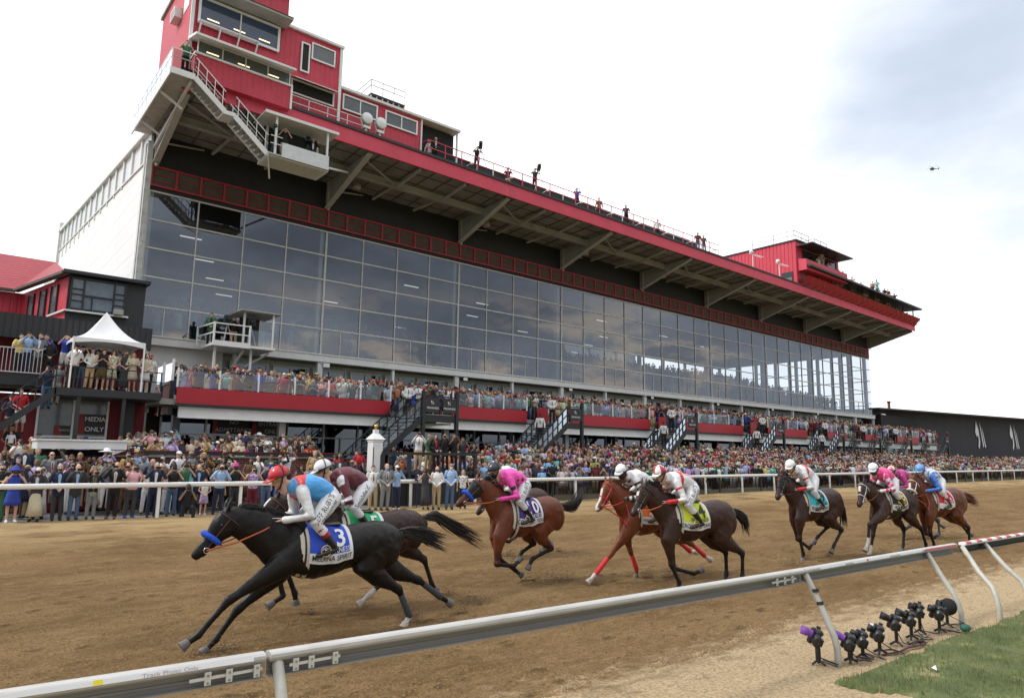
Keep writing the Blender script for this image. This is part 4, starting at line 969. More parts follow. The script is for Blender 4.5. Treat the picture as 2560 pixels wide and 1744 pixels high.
for k, (x0, x1, z0, y0, lb) in enumerate(((5.45, 11.9, 2.05, 29.35, 'long black flower ledge with red rim and yellow flowers before the diners'), (12.2, 13.95, 2.05, 29.35, 'short black flower box with red rim, right end of the patio wall'), (13.0, 14.7, 1.45, 29.2, 'low flower box in front of the patio, just left of the white pillar'))):
    t = thing('flower_box', lb, 'flower box', (x0, y0, z0), group='flower boxes on the patio')
    w = x1 - x0; b = MB(); b.box((0, 0, 0), (w, .35, .14)); b.build('box', BLK2, t)
    b = MB(); b.box((-.03, -.03, .14), (w + .03, .38, .165)); b.build('rim', mat('rim_red', (.30, .012, .02), .4), t)
    f1 = MB(); f2 = MB(); f3 = MB()
    for q in range(int(w * 9)):
        cx = rnd.uniform(.05, w - .05)
        if vn := (math.sin(cx * 2.1 + k) < -.35): continue
        c = (cx, rnd.uniform(.05, .3), rnd.uniform(.19, .26)); r_ = rnd.uniform(.025, .045)
        rnd.choice((f1, f1, f2)).ball(c, (r_, r_, r_ * .7), 7, 5)
        for _ in range(3): a = Vector(c) + Vector((rnd.uniform(-.06, .06), rnd.uniform(-.06, .06), -.05)); f3.add([a, a + Vector((.05, .01, .03)), a + Vector((.02, .0, .07))], [(0, 1, 2)])
    tag(f1.build('yellow_flowers', YEL, t), kind='stuff'); tag(f2.build('white_flowers', FWH, t), kind='stuff') if f2.v else None; tag(f3.build('leaves', LEAF, t), kind='stuff')
br = thing('bar_counter', 'small bar hut with a flat white roof, left below the stairs', 'bar', (2.8, 29.3, 0))
b = MB(); b.box((2.75, 28.9, 2.22), (5.5, 30.6, 2.54)); b.box((2.7, 28.85, 2.50), (5.55, 30.6, 2.56)); part(b, 'roof', WHT, br, warp=False)
b = MB(); b.box((2.8, 29.4, .1), (5.35, 29.5, 1.05)); b.box((4.0, 29.3, .1), (4.9, 29.4, 1.6)); part(b, 'counter', REDD, br, warp=False)
b = MB(); b.box((2.8, 30.3, .1), (5.4, 30.4, 2.2)); b.box((3.55, 29.1, .1), (3.65, 29.2, 2.2)); b.box((4.85, 29.1, .1), (4.95, 29.2, 2.2)); part(b, 'dark_back', DRK, br, warp=False)
b = MB(); b.prism([(4.9, 28.95, 2.2), (5.5, 28.95, 2.2), (4.9, 28.95, 1.95)], (0, .1, 0)); part(b, 'white_gusset', WHT, br, warp=False)

# ---------------- media building at the left ----------------
mbd = thing('media_building', 'dark red brick building with stairs, balcony and glazed bay beside the grandstand', 'building', (3.4, 35, 0))
b = MB(); b.box((-4, 35, 0), (7.25, 36.4, 4.45)); b.box((-4, 36.2, 4.6), (7.2, 36.6, 6.9)); part(b, 'brick_wall', mat('painted_brick', (.17, .010, .018), .7, var=.15, vscale=1.5, bump=.3, bscale=9), mbd, warp=False)
b = MB(); b.box((6.4, 34.6, 0), (6.75, 34.95, 4.4)); part(b, 'dark_pier', BLK2, mbd, warp=False)
b = MB(); b.quad((3.2, 34.97, 1.3), (4.5, 34.97, 1.3), (4.5, 34.97, 4.3), (3.2, 34.97, 4.3)); o = part(b, 'window', greyg, mbd, warp=False)
fm = MB()
for x in (3.17, 4.44): fm.box((x, 34.88, 1.2), (x + .08, 34.96, 4.35))
fm.box((3.25, 34.885, 2.68), (4.44, 34.955, 2.78)); fm.box((3.84, 34.9, 1.2), (3.9, 34.95, 2.68)); fm.build('frame', WHT2, o)
b = MB(); b.quad((4.62, 34.97, 1.3), (5.75, 34.97, 1.3), (5.75, 34.97, 4.3), (4.62, 34.97, 4.3)); o = part(b, 'window', greyg, mbd, warp=False)
fm = MB()
for x in (4.56, 5.72): fm.box((x, 34.88, 1.2), (x + .08, 34.96, 4.35))
fm.box((4.64, 34.885, 2.68), (5.72, 34.955, 2.78)); fm.box((5.14, 34.9, 1.2), (5.2, 34.95, 2.68)); fm.build('frame', WHT2, o)
board(mbd, 4.68, 5.70, 34.93, 2.86, 3.72, ['MEDIA', 'ONLY'], size=.27, fgm=mat('bright_letter', (.8, .8, .8), .5))
board(mbd, 3.85, 4.42, 34.93, 2.80, 3.2, ['WATCH'], size=.13, fgm=mat('dim_letter'))
b = MB(); b.box((3.4, 32.0, 4.3), (7.2, 36.2, 4.6)); part(b, 'balcony_slab', BLK2, mbd, warp=False)
b = MB(); b.box((.3, 33.6, 4.7), (3.35, 36.2, 5.15)); part(b, 'upper_slab', BLK2, mbd, warp=False)
b = MB()
for z in (5.45, 5.05): b.bar((3.4, 32.05, z), (7.2, 32.05, z), .045)
b.bar((3.4, 32.05, 5.45), (-.8, 32.05, 1.63), .045); b.bar((3.4, 32.05, 5.05), (-.8, 32.05, 1.23), .04)
for x in (3.4, 4.0, 5.3, 6.3, 7.15): b.bar((x, 32.05, 4.6), (x, 32.05, 5.45), .045)
for k in range(9): x = 3.3 - k * .5; z = 4.6 - (3.4 - x) * .91; b.bar((x, 32.05, z), (x, 32.05, z + .85), .04)
part(b, 'railing', BLK2, mbd, warp=False)
b = MB(); b.prism([(3.45, 32.0, 4.6), (3.45, 32.0, 4.28), (-1, 32.0, .25), (-1, 32.0, .6)], (0, .12, 0)); b.prism([(3.45, 33.3, 4.6), (3.45, 33.3, 4.28), (-1, 33.3, .25), (-1, 33.3, .6)], (0, .12, 0))
for k in range(18): x = 3.3 - k * .24; z = 4.5 - (3.4 - x) * .91; b.box((x - .14, 32.13, z - .03), (x + .12, 33.29, z))
part(b, 'stairs', BLK2, mbd, warp=False)
b = MB()
for x in (4.25, 5.85): b.box((x - .07, 32.1, 1.3), (x + .07, 32.24, 4.3))
part(b, 'posts', BLK2, mbd, warp=False)
b = MB(); b.box((.2, 35.0, 6.75), (7.25, 35.2, 7.75)); b.box((.2, 35.2, 7.6), (7.25, 37.4, 7.8)); part(b, 'dark_canopy', mat('black_ribbed', (.02, .02, .023), .55, wave=('H', .24, .8)), mbd, warp=False)
b = MB(); b.box((4.0, 37.0, 7.8), (7.2, 44, 10.15)); part(b, 'bay_wall', BLK2, mbd, warp=False)
b = MB(); b.box((4.12, 36.9, 8.6), (6.3, 36.98, 10.0)); o = part(b, 'bay_window', mat('bay_glass', (.12, .16, .20), .08, spec=.9, var=.3, vscale=2), mbd, warp=False)
fm = MB()
for x in (4.08, 4.58, 5.82, 6.28): fm.box((x, 36.8, 8.55), (x + .07, 36.89, 10.05))
for z in (8.55, 9.98): fm.box((4.15, 36.81, z), (6.28, 36.885, z + .07))
fm.box((4.66, 36.81, 9.2), (5.82, 36.885, 9.27)); fm.box((4.95, 36.82, 8.62), (5.0, 36.88, 9.2))
for z in (8.95, 9.25, 9.5): fm.box((4.15, 36.82, z), (4.58, 36.88, z + .04)); fm.box((5.89, 36.82, z), (6.28, 36.88, z + .04))
fm.build('frame', BLK2, o)
b = MB(); b.box((3.9, 36.7, 8.42), (6.5, 36.99, 8.5)); b.bar((3.95, 36.85, 8.46), (3.55, 39.2, 8.46), .12, .08); part(b, 'white_sill', WHT2, mbd, warp=False)
b = MB(); b.box((5.85, 36.5, 8.5), (6.25, 36.8, 8.75)); part(b, 'air_conditioner', GRY, mbd, warp=False)
b = MB(); b.box((3.7, 36.5, 10.15), (7.3, 44, 10.3)); part(b, 'roof', BLK2, mbd, warp=False)
# angled wing with windows under the eave and the red shingled roof
wa, wb = Vector((4.0, 37.05, 0)), Vector((2.75, 43.6, 0))
wg = thing('red_roof_wing', 'side wing with red shingle roof and narrow windows under a sloping eave', 'building', (2.75, 43, 7.8))
b = MB(); b.prism([wa + Vector((-.01, 0, 7.8)), wb + Vector((0, 0, 7.8)), wb + Vector((0, 0, 10.2)), wa + Vector((-.01, 0, 10.1))], (.2, .05, 0)); b.box((-6, 43.6, 7.8), (2.9, 43.8, 10.2)); part(b, 'wall', REDB, wg, warp=False)
for t_ in (.18, .42, .68):
    a = wa.lerp(wb, t_); c = wa.lerp(wb, t_ + .13); b = MB(); n_v = Vector((-.03, -.01, 0))
    b.add([a + n_v + Vector((0, 0, 8.5)), c + n_v + Vector((0, 0, 8.5)), c + n_v + Vector((0, 0, 9.9)), a + n_v + Vector((0, 0, 9.9))], [(0, 1, 2, 3)]); o = part(b, 'window', greyg, wg, warp=False)
    fm = MB(); fm.bar(a + n_v * 2 + Vector((0, 0, 8.5)), a + n_v * 2 + Vector((0, 0, 9.9)), .06); fm.bar(c + n_v * 2 + Vector((0, 0, 8.5)), c + n_v * 2 + Vector((0, 0, 9.9)), .06); fm.build('frame', BLK2, o)
b = MB(); b.add([(3.8, 36.7, 10.2), (2.4, 43.2, 10.25), (-8, 43.2, 10.25), (-8, 50, 13.6), (4.6, 50, 13.6)], [(0, 4, 3, 1), (1, 3, 2)]); part(b, 'roof', mat('red_shingle', (.33, .02, .035), .6, var=.15, vscale=2, wave=('Z', .22, 1.0)), wg, warp=False)
b = MB(); b.bar((3.8, 36.7, 10.17), (2.4, 43.2, 10.22), .3, .12); b.bar((2.4, 43.2, 10.22), (-8, 43.2, 10.22), .3, .12); part(b, 'eave', mat('eave_dark', (.08, .08, .07), .6), wg, warp=False)
# metal crowd barrier at far left deck
t = thing('crowd_barrier', 'galvanised crowd barrier on the upper deck at the far left edge', 'barrier', (1.6, 33.5, 5.15))
b = MB()
for z in (.0, .95): b.bar((0, 0, z + .05), (1.4, 0, z + .05), .04)
for k in range(12): b.bar((k * .127, 0, .05), (k * .127, 0, 1.0), .02)
b.build('bars', mat('galvanised', (.55, .56, .57), .4, .6), t)
# ---------------- white tent ----------------
tn = thing('canopy_tent', 'white peaked canopy tent on the media balcony', 'tent', (5.1, 33.45, 4.6))
TW = mat('tent_white', (.82, .82, .84), .6, var=.03)
b = MB(); n = 14; vs = []; x0, x1, y0, y1 = -1.25, 1.3, -1.4, 1.5
hz = 2.05
rows = 9
for j in range(rows + 1):
    t_ = j / rows; e = t_ ** 1.7; zz_ = hz + (3.42 - hz) * e; k_ = 1 - t_
    ring = []
    for s_ in range(4 * n):
        q, f_ = divmod(s_, n); f_ /= n
        cx = [(x0, y0), (x1, y0), (x1, y1), (x0, y1)]; a, c = cx[q], cx[(q + 1) % 4]
        px, py = a[0] + (c[0] - a[0]) * f_, a[1] + (c[1] - a[1]) * f_
        sag = -.0 * math.sin(math.pi * f_); ring.append((px * k_, py * k_, zz_ - .10 * math.sin(math.pi * f_) * math.sin(math.pi * t_)))
    vs += ring
N4 = 4 * n; fs = [(j * N4 + i, j * N4 + (i + 1) % N4, (j + 1) * N4 + (i + 1) % N4, (j + 1) * N4 + i) for j in range(rows) for i in range(N4)]
b.add(vs, fs); b.build('roof', TW, tn, True)
b = MB(); vs = []
for dz in (0, 1):
    for s_ in range(4 * n):
        q, f_ = divmod(s_, n); f_ /= n; cx = [(x0, y0), (x1, y0), (x1, y1), (x0, y1)]; a, c = cx[q], cx[(q + 1) % 4]
        vs.append((a[0] + (c[0] - a[0]) * f_, a[1] + (c[1] - a[1]) * f_, hz + .005 - dz * (.24 - .13 * math.sin(math.pi * f_))))
b.add(vs, [(i, (i + 1) % N4, N4 + (i + 1) % N4, N4 + i) for i in range(N4)]); b.build('valance', TW, tn)
for x in (x0, x1):
    for y in (y0, y1): b = MB(); b.bar((x, y, 0), (x, y, hz), .06); b.build('pole', WHT2, tn)
b = MB(); b.bar((x1, y0, hz - .1), (x1 + .75, y0 - .05, 0), .035, .01); b.build('guy_strap', WHT2, tn)
for k, (x, y, z) in enumerate(((4.15, 32.9, 6.05), (5.55, 33.4, 6.0))):
    t = thing('video_light', 'lit video light panel under the tent, %s one' % ('left', 'right')[k], 'light', (x, y, z), group='video lights under the tent')
    b = MB(); b.box((-.17, 0, -.17), (.17, .05, .17)); b.build('panel', mat('video_panel', (1, 1, 1), emit=((1, .97, .95), 1.4)), t); b = MB(); b.bar((0, .03, -1.4), (0, .03, -.17), .03); b.build('stand', BLK2, t)
# ---------------- camera stand in front of the glass ----------------
cs = thing('camera_platform', 'white raised camera platform with booth on poles in front of the glass wall', 'platform', (12, 38, 7.9))
b = MB(); b.box((10.7, 37.6, 7.75), (14.0, 40.2, 7.88)); b.box((10.65, 37.5, 7.7), (12.6, 37.62, 7.98)); part(b, 'deck', WHT2, cs, warp=False)
for x, y in ((11.0, 38.2), (12.9, 38.2)):
    b = MB(); b.box((x - .06, y, 4.5), (x + .06, y + .12, 7.75)); part(b, 'pole', WHT2, cs, warp=False)
b = MB(); b.bar((11.9, 39.9, 5.8), (12.5, 38.3, 7.7), .1); b.bar((12.0, 39.9, 6.2), (14.0, 38.5, 7.7), .1)
part(b, 'brace', WHT2, cs, warp=False)
b = MB()
for z in (8.9, 8.4): b.bar((10.7, 37.56, z), (12.55, 37.56, z), .06); b.bar((10.7, 37.56, z), (10.5, 40, z), .06)
for x, y in ((10.7, 37.56), (12.55, 37.56), (10.5, 39.9)): b.bar((x, y, 7.85), (x, y, 8.95), .09)
part(b, 'railing', WHT2, cs, warp=False)
b = MB(); b.box((12.0, 37.5, 9.75), (14.2, 40, 9.83)); part(b, 'booth_roof', GRY, cs, warp=False)
for x, y in ((12.35, 38.1), (13.8, 37.7)): b = MB(); b.box((x, y, 7.88), (x + .1, y + .1, 9.75)); part(b, 'booth_post', WHT2, cs, warp=False)
b = MB(); b.quad((12.6, 37.72, 7.9), (13.8, 37.72, 7.9), (13.8, 37.72, 8.75), (12.6, 37.72, 8.75)); part(b, 'glass_guard', GLC, cs, warp=False)
b = MB(); b.box((12.6, 39.5, 7.9), (13.7, 39.6, 9.7)); part(b, 'dark_back', DRK, cs, warp=False)
# wall lamps on the beam
for k, (x, y) in enumerate(((7.75, 40.1), (17.9, 40.2), (28.3, 40.2), (38.6, 40.2), (48.7, 40.2), (58.7, 40.2), (68.7, 40.2), (78.5, 40.2))):
    t = thing('floodlight', 'floodlight on the white beam below the glass, %s from the left' % ['first', 'second', 'third', 'fourth', 'fifth', 'sixth', 'seventh', 'eighth'][k], 'floodlight', (x, y, 7.6), group='floodlights on the beam')
    b = MB(); b.bar((0, 0, 0), (.05, -.5, -.25), .06); b.build('arm', BLK2, t); b = MB(); b.box((-.2, -.75, -.25), (.2, -.45, .0)); b.build('housing', WHT2 if k in (1,) else BLK2, t)
    b = MB(); b.quad((-.17, -.755, -.22), (.17, -.755, -.22), (.17, -.755, -.03), (-.17, -.755, -.03)); b.build('lens', mat('flood_lit', (1, 1, 1), emit=((1, .93, .8), 1.5)) if k in (0,) else WHT2, t)
# ---------------- black draped building at the far right ----------------
fb = thing('draped_building', 'low far building draped in black tarpaulin with white horse head marks', 'building', (98, 41, 0))
A_, B_ = Vector((96.5, 41.5, 0)), Vector((165, 36.5, 0))
b = MB(); b.add([A_ + Vector((0, 0, 0)), B_ + Vector((0, 0, 0)), B_ + Vector((0, 0, 10.0)), A_ + Vector((0, 0, 9.1)), A_ + Vector((0, 30, 0)), B_ + Vector((0, 30, 0)), B_ + Vector((0, 30, 11.5)), A_ + Vector((0, 30, 10.6))], [(0, 1, 2, 3), (3, 2, 6, 7), (0, 3, 7, 4), (1, 5, 6, 2)])
part(b, 'tarpaulin', mat('draped_tarp', (.028, .028, .032), .75, var=.35, vscale=.25, bump=.6, bscale=.7, stretch=(1, 1, .15)), fb, warp=False)
b = MB(); b.bar(A_ + Vector((-.5, -.8, 9.15)), B_ + Vector((0, -.8, 10.05)), 1.6, .18); part(b, 'roof_edge', mat('far_roof_edge', (.07, .07, .07), .7), fb, warp=False)
b = MB(); b.box((99.5, 41.0, 7.6), (100.6, 41.1, 8.6)); part(b, 'lit_window', LAMPW, fb, warp=False)
b = MB(); b.box((97, 40.2, 4.6), (108, 41.0, 8.4)); part(b, 'open_bay', mat('bay_black'), fb, warp=False)
dv = (B_ - A_).normalized()
for px_t in (.50, .70, .90):
    t = MB(); horse_mark(t, A_.lerp(B_, px_t) + Vector((0, -.1, 6.6)), dv, (0, 0, 1), 4.4); part(t, 'emblem', whitem, fb, warp=False)
ch_ = thing('chimney', 'thin reddish chimney behind the far black building', 'chimney', (149, 60, 10)); b = MB(); b.tube([(0, 0, -2), (0, 0, 4)], .3, 8); b.build('stack', mat('chimney_brown', (.2, .08, .07), .8), ch_); b = MB(); b.lathe([(.4, 4), (.4, 4.3)], n=8); b.build('cap', BLK2, ch_)
# ---------------- helicopter ----------------
hl = thing('helicopter', 'small dark helicopter hovering in the sky at the right', 'helicopter', (0, 0, 0))
d_ = (CR * ((2330 - 1280) / 1733) - CU * ((423 - 872) / 1733) + CF)
hl.location = Vector((0, 0, CAMH)) + d_ * 560; hl.rotation_euler = (0, 0, R(140))
b = MB(); b.ball((0, 0, 0), (1.9, .9, .85), 14, 10); b.ball((-.5, 0, .9), (1.1, .45, .5), 10, 6); b.build('fuselage', BLK2, hl, True)
b = MB(); b.tube([(-1.4, 0, .3), (-5.2, 0, .45)], [.35, .14], 8); b.add([(-4.9, -.06, .3), (-5.6, -.06, 2.0), (-6.0, -.06, 2.0), (-5.5, -.06, -.4), (-4.9, .06, .3), (-5.6, .06, 2.0), (-6.0, .06, 2.0), (-5.5, .06, -.4)], [(0, 1, 2, 3), (7, 6, 5, 4), (0, 4, 5, 1), (1, 5, 6, 2), (2, 6, 7, 3), (3, 7, 4, 0)]); b.build('tail_boom', BLK2, hl, True)
b = MB(); b.bar((-4.4, -2.4, 1.6), (4.0, 2.4, 1.6), .25, .05); b.bar((-2.5, 4, 1.61), (2.1, -4, 1.61), .25, .05); b.build('rotor', mat('rotor_grey', (.3, .3, .3), .5), hl)
b = MB(); b.bar((-1.3, .8, -1.2), (1.3, .8, -1.2), .1); b.bar((-1.3, -.8, -1.2), (1.3, -.8, -1.2), .1); b.bar((0, .8, -1.2), (0, .4, -.5), .08); b.bar((0, -.8, -1.2), (0, -.4, -.5), .08); b.build('skids', BLK2, hl)
# ---------------- people ----------------
CLOTH = mat('cloth', rough=.85, objcolor=True, var=.10, vscale=9, bump=.15, bscale=30)
SKIN = mat('skin', rough=.55, objcolor=True, var=.04, vscale=12)
HAIRM = mat('hair', rough=.6, objcolor=True, var=.25, vscale=30)
def pattern_mat():
    m = bpy.data.materials.new('patterned_cloth'); m.use_nodes = True; t = m.node_tree; p = t.nodes['Principled BSDF']; L = t.links.new
    oi = t.nodes.new('ShaderNodeObjectInfo'); tc_ = t.nodes.new('ShaderNodeTexCoord'); v = t.nodes.new('ShaderNodeTexNoise'); v.inputs['Scale'].default_value = 16; v.inputs['Detail'].default_value = 2
    L(tc_.outputs['Object'], v.inputs['Vector']); r = t.nodes.new('ShaderNodeMapRange'); r.inputs[1].default_value = .52; r.inputs[2].default_value = .56; L(v.outputs['Fac'], r.inputs[0])
    h = t.nodes.new('ShaderNodeHueSaturation'); h.inputs['Hue'].default_value = .62; h.inputs['Value'].default_value = .45; h.inputs['Saturation'].default_value = 1.6; L(oi.outputs['Color'], h.inputs['Color'])
    x = t.nodes.new('ShaderNodeMix'); x.data_type = 'RGBA'; L(r.outputs[0], x.inputs[0]); L(oi.outputs['Color'], x.inputs[6]); L(h.outputs[0], x.inputs[7]); L(x.outputs[2], p.inputs['Base Color']); p.inputs['Roughness'].default_value = .85
    return m
PATT = pattern_mat()
POSES = dict(
    phone=((.29, -.20, 1.26), (.10, -.40, 1.55)), camera=((.30, -.14, 1.24), (.08, -.25, 1.56)), folded=((.27, -.06, 1.17), (-.06, -.21, 1.22)),
    clasped=((.27, .0, 1.16), (.05, -.22, .99)), side=((.26, .03, 1.16), (.27, -.04, .90)), clap=((.27, -.12, 1.14), (.05, -.32, 1.28)),
    lean=((.28, -.18, 1.17), (.16, -.38, 1.10)), high=((.30, -.20, 1.50), (.12, -.36, 1.78)))
def arms(pose):
    e, w = POSES[pose]; out = []
    for s in (1, -1):
        ee, ww = e, w
        if pose == 'side' : ww = (w[0], w[1] - .05 * s, w[2])
        if pose == 'high' and s < 0: ee, ww = POSES['side']
        out.append((Vector((.185 * s, .0, 1.44)), Vector((ee[0] * s, ee[1], ee[2])), Vector((ww[0] * s, ww[1], ww[2])), s))
    return out
def hand_geo(b, w, d, s, fr=.0085, fl=.075):
    """palm, four unequal bent fingers and a thumb from the side of the palm"""
    d = Vector(d).normalized(); x = d.cross(Vector((0, 0, 1))); x = (x if x.length > .1 else Vector((1, 0, 0))).normalized(); up = x.cross(d)
    c = Vector(w) + d * .045
    b.tube([w, c, w + d * .085], [(.022, .02), (.04, .018), (.038, .014)], 8, lat=x)
    for i, k in enumerate((.86, 1.0, .94, .76)):
        o = c + x * (-.03 + .02 * i) + d * .035; m = o + d * fl * .55 * k; b.tube([o, m, m + (d * .6 - up * .7).normalized() * fl * .45 * k], [fr, fr * .95, fr * .8], 6)
    o = Vector(w) + d * .02 - x * .03 * s; b.tube([o, o + (d * .5 - x * .8 * s).normalized() * .035, o + (d * .9 - x * .75 * s).normalized() * .065], [fr * 1.3, fr * 1.1, fr * .9], 6)
MC = {}
def cache(key, fn):
    if key not in MC: MC[key] = fn()
    return MC[key]
def head_geo(b, c=(0, 0, 1.63)):
    c = Vector(c)
    b.ball(c + Vector((0, .01, .02)), (.074, .092, .10), 14, 10); b.ball(c + Vector((0, -.022, -.045)), (.056, .062, .062), 12, 8)
    b.tube([c + Vector((0, -.080, .012)), c + Vector((0, -.104, -.026))], [.010, .016], 6)
    b.ball(c + Vector((0, -.078, -.062)), (.022, .012, .009), 8, 5); b.ball(c + Vector((0, -.07, -.095)), (.022, .02, .018), 8, 5)
    for s in (1, -1): b.ball(c + Vector((.074 * s, .012, -.012)), (.012, .022, .032), 6, 6); b.ball(c + Vector((.03 * s, -.078, .022)), (.020, .012, .008), 6, 5)
    b.tube([c + Vector((0, .02, -.17)), c + Vector((0, .01, -.05))], [.056, .052], 10)
def body_mesh(pose, bare_legs):
    def f():
        b = MB(); head_geo(b); b.tube([(0, 0, .92), (0, 0, 1.1), (0, 0, 1.3), (0, .01, 1.43)], [(.14, .09), (.125, .085), (.15, .095), (.13, .07)], 12, lat=(1, 0, 0))
        for sh, e, w, s in arms(pose):
            b.tube([sh, e, w], [.044, .037, .024], 8); hand_geo(b, w, (w - e) + Vector((-.15 * s if pose in ('phone', 'camera', 'high') else 0, 0, 0)), s)
        for s in (1, -1): b.tube([(.085 * s, 0, .92), (.10 * s, -.01, .5), (.10 * s, .02, .09)], [.082, .052, .034], 9); b.tube([(.10 * s, .03, .05), (.11 * s, -.12, .035)], [.034, .03], 7)
        return rebuild(b, SKIN, .013, 2, 'body')
    return cache(('body', pose), f)
def top_mesh(pose, kind):
    def f():
        b = MB(); z0 = .80 if kind == 'jacket' else .93 if kind != 'vest' else .85; fat = 1.1 if kind == 'jacket' else 1.0
        b.tube([(0, 0, z0), (0, 0, 1.08), (0, -.005, 1.3), (0, .0, 1.42), (0, .0, 1.47)], [(.165 * fat, .115 * fat), (.15 * fat, .115 * fat), (.175 * fat, .125 * fat), (.165 * fat, .10), (.08, .065)], 14, lat=(1, 0, 0))
        for sh, e, w, s in arms(pose):
            if kind in ('jacket', 'shirt'): b.tube([sh - Vector((.02 * s, 0, 0)), e, w - (w - e) * .08], [.066 * fat, .05 * fat, .038 * fat], 9)
            elif kind == 'polo': b.tube([sh - Vector((.02 * s, 0, 0)), sh.lerp(e, .62)], [.064, .058], 9)
            else: b.ball(sh - Vector((.02 * s, 0, 0)), .05, 8, 6)
        me = rebuild(b, CLOTH, .016, 2, 'top'); return me
    return cache(('top', pose, kind), f)
def bottom_mesh(kind):
    def f():
        b = MB()
        if kind == 'trousers':
            b.tube([(0, 0, .84), (0, 0, 1.0)], [(.15, .11), (.148, .112)], 12, lat=(1, 0, 0))
            for s in (1, -1): b.tube([(.085 * s, 0, .9), (.10 * s, -.01, .5), (.105 * s, .015, .07)], [.095, .072, .058], 10)
        elif kind == 'shorts':
            b.tube([(0, 0, .84), (0, 0, 1.0)], [(.15, .11), (.148, .112)], 12, lat=(1, 0, 0))
            for s in (1, -1): b.tube([(.085 * s, 0, .9), (.105 * s, -.01, .5)], [.098, .09], 10)
        elif kind == 'skirt': b.tube([(0, 0, 1.04), (0, 0, .9), (0, 0, .70), (0, 0, .55)], [(.14, .10), (.172, .13), (.205, .165), (.23, .185)], 18, lat=(1, 0, 0), cap=False)
        else: b.tube([(0, 0, 1.04), (0, 0, .9), (0, 0, .55), (0, 0, .18)], [(.14, .10), (.165, .13), (.19, .16), (.24, .20)], 18, lat=(1, 0, 0), cap=False)
        if kind in ('skirt', 'long skirt'): return b.mesh('skirt', CLOTH, True)
        return rebuild(b, CLOTH, .016, 2, 'bottom')
    return cache(('bot', kind), f)
def shell(b, c, r, zmin, n=14, q=8):
    c = Vector(c); n0 = len(b.v); b.ball(c, r, n, q)
    for i in range(n0, len(b.v)):
        v = Vector(b.v[i]); 
        if v.z < c.z + zmin(v - c): b.v[i] = (v.x, v.y, c.z + zmin(v - c))
def extra_mesh(kind):
    def f():
        b = MB(); H = Vector((0, .01, 1.65)); m = CLOTH
        if kind == 'short': shell(b, H + Vector((0, .008, .008)), (.083, .10, .103), lambda d: .035 if d.y < -.03 else (-.045 if d.y > .03 else -.005)); m = HAIRM
        elif kind == 'bald': shell(b, H + Vector((0, .012, 0)), (.080, .095, .085), lambda d: .03 if d.y < 0 else -.05); b.warp(lambda x, y, z: (x, y, min(z, 1.685))); m = HAIRM
        elif kind == 'long':
            shell(b, H + Vector((0, .01, .008)), (.088, .103, .106), lambda d: .045 if d.y < -.045 else -.04); b.tube([(0, .055, 1.66), (0, .07, 1.5), (0, .075, 1.34)], [(.085, .05), (.095, .05), (.08, .03)], 12, lat=(1, 0, 0)); m = HAIRM
            for s in (1, -1): b.tube([(.075 * s, -.01, 1.66), (.088 * s, -.01, 1.52), (.08 * s, -.03, 1.42)], [.022, .024, .015], 7)
        elif kind == 'cap': shell(b, H + Vector((0, .005, .035)), (.089, .105, .085), lambda d: .0); b.add([(-.07, -.07, 1.695), (.07, -.07, 1.695), (.055, -.17, 1.678), (-.055, -.17, 1.678), (-.07, -.07, 1.705), (.07, -.07, 1.705), (.055, -.17, 1.688), (-.055, -.17, 1.688)], [(3, 2, 1, 0), (4, 5, 6, 7), (0, 1, 5, 4), (1, 2, 6, 5), (2, 3, 7, 6), (3, 0, 4, 7)])
        elif kind == 'brimmed hat': b.lathe([(.165, 1.70), (.17, 1.712), (.09, 1.718), (.085, 1.80), (.06, 1.815)], (0, .01, 0), 20)
        elif kind == 'sun hat': b.lathe([(.24, 1.675), (.245, 1.69), (.10, 1.725), (.088, 1.78), (.05, 1.81)], (0, .01, 0), 22)
        elif kind == 'mask': b.ball((0, -.042, 1.578), (.056, .058, .048), 12, 8)
        elif kind == 'sunglasses': b.box((-.06, -.094, 1.642), (-.008, -.080, 1.672)); b.box((.008, -.094, 1.642), (.06, -.080, 1.672)); b.box((-.075, -.082, 1.66), (.075, -.072, 1.67))
        elif kind == 'shirt_front': b.add([(-.05, -.142, 1.40), (.05, -.142, 1.40), (.028, -.152, 1.15), (0, -.150, 1.06), (-.028, -.152, 1.15), (0, -.125, 1.46)], [(0, 1, 2, 3, 4), (0, 5, 1)])
        elif kind == 'tie': b.add([(-.012, -.146, 1.42), (.012, -.146, 1.42), (.022, -.158, 1.18), (0, -.158, 1.12), (-.022, -.158, 1.18)], [(0, 1, 2, 3, 4)])
        elif kind == 'shoes':
            for s in (1, -1): b.tube([(.10 * s, .05, .045), (.105 * s, -.03, .05), (.115 * s, -.16, .035)], [(.04, .04), (.042, .045), (.04, .03)], 10, lat=(1, 0, 0))
        elif kind == 'lanyard': b.add([(-.05, -.135, 1.44), (-.04, -.139, 1.44), (.006, -.152, 1.15), (-.006, -.152, 1.15)], [(0, 1, 2, 3)]); b.add([(.05, -.135, 1.44), (.04, -.139, 1.44), (-.006, -.153, 1.15), (.006, -.153, 1.15)], [(3, 2, 1, 0)]); b.box((-.03, -.16, 1.06), (.03, -.153, 1.15))
        return b.mesh(kind, m, kind not in ('phone', 'sunglasses', 'shirt_front', 'tie', 'lanyard'))
    return cache(('x', kind), f)
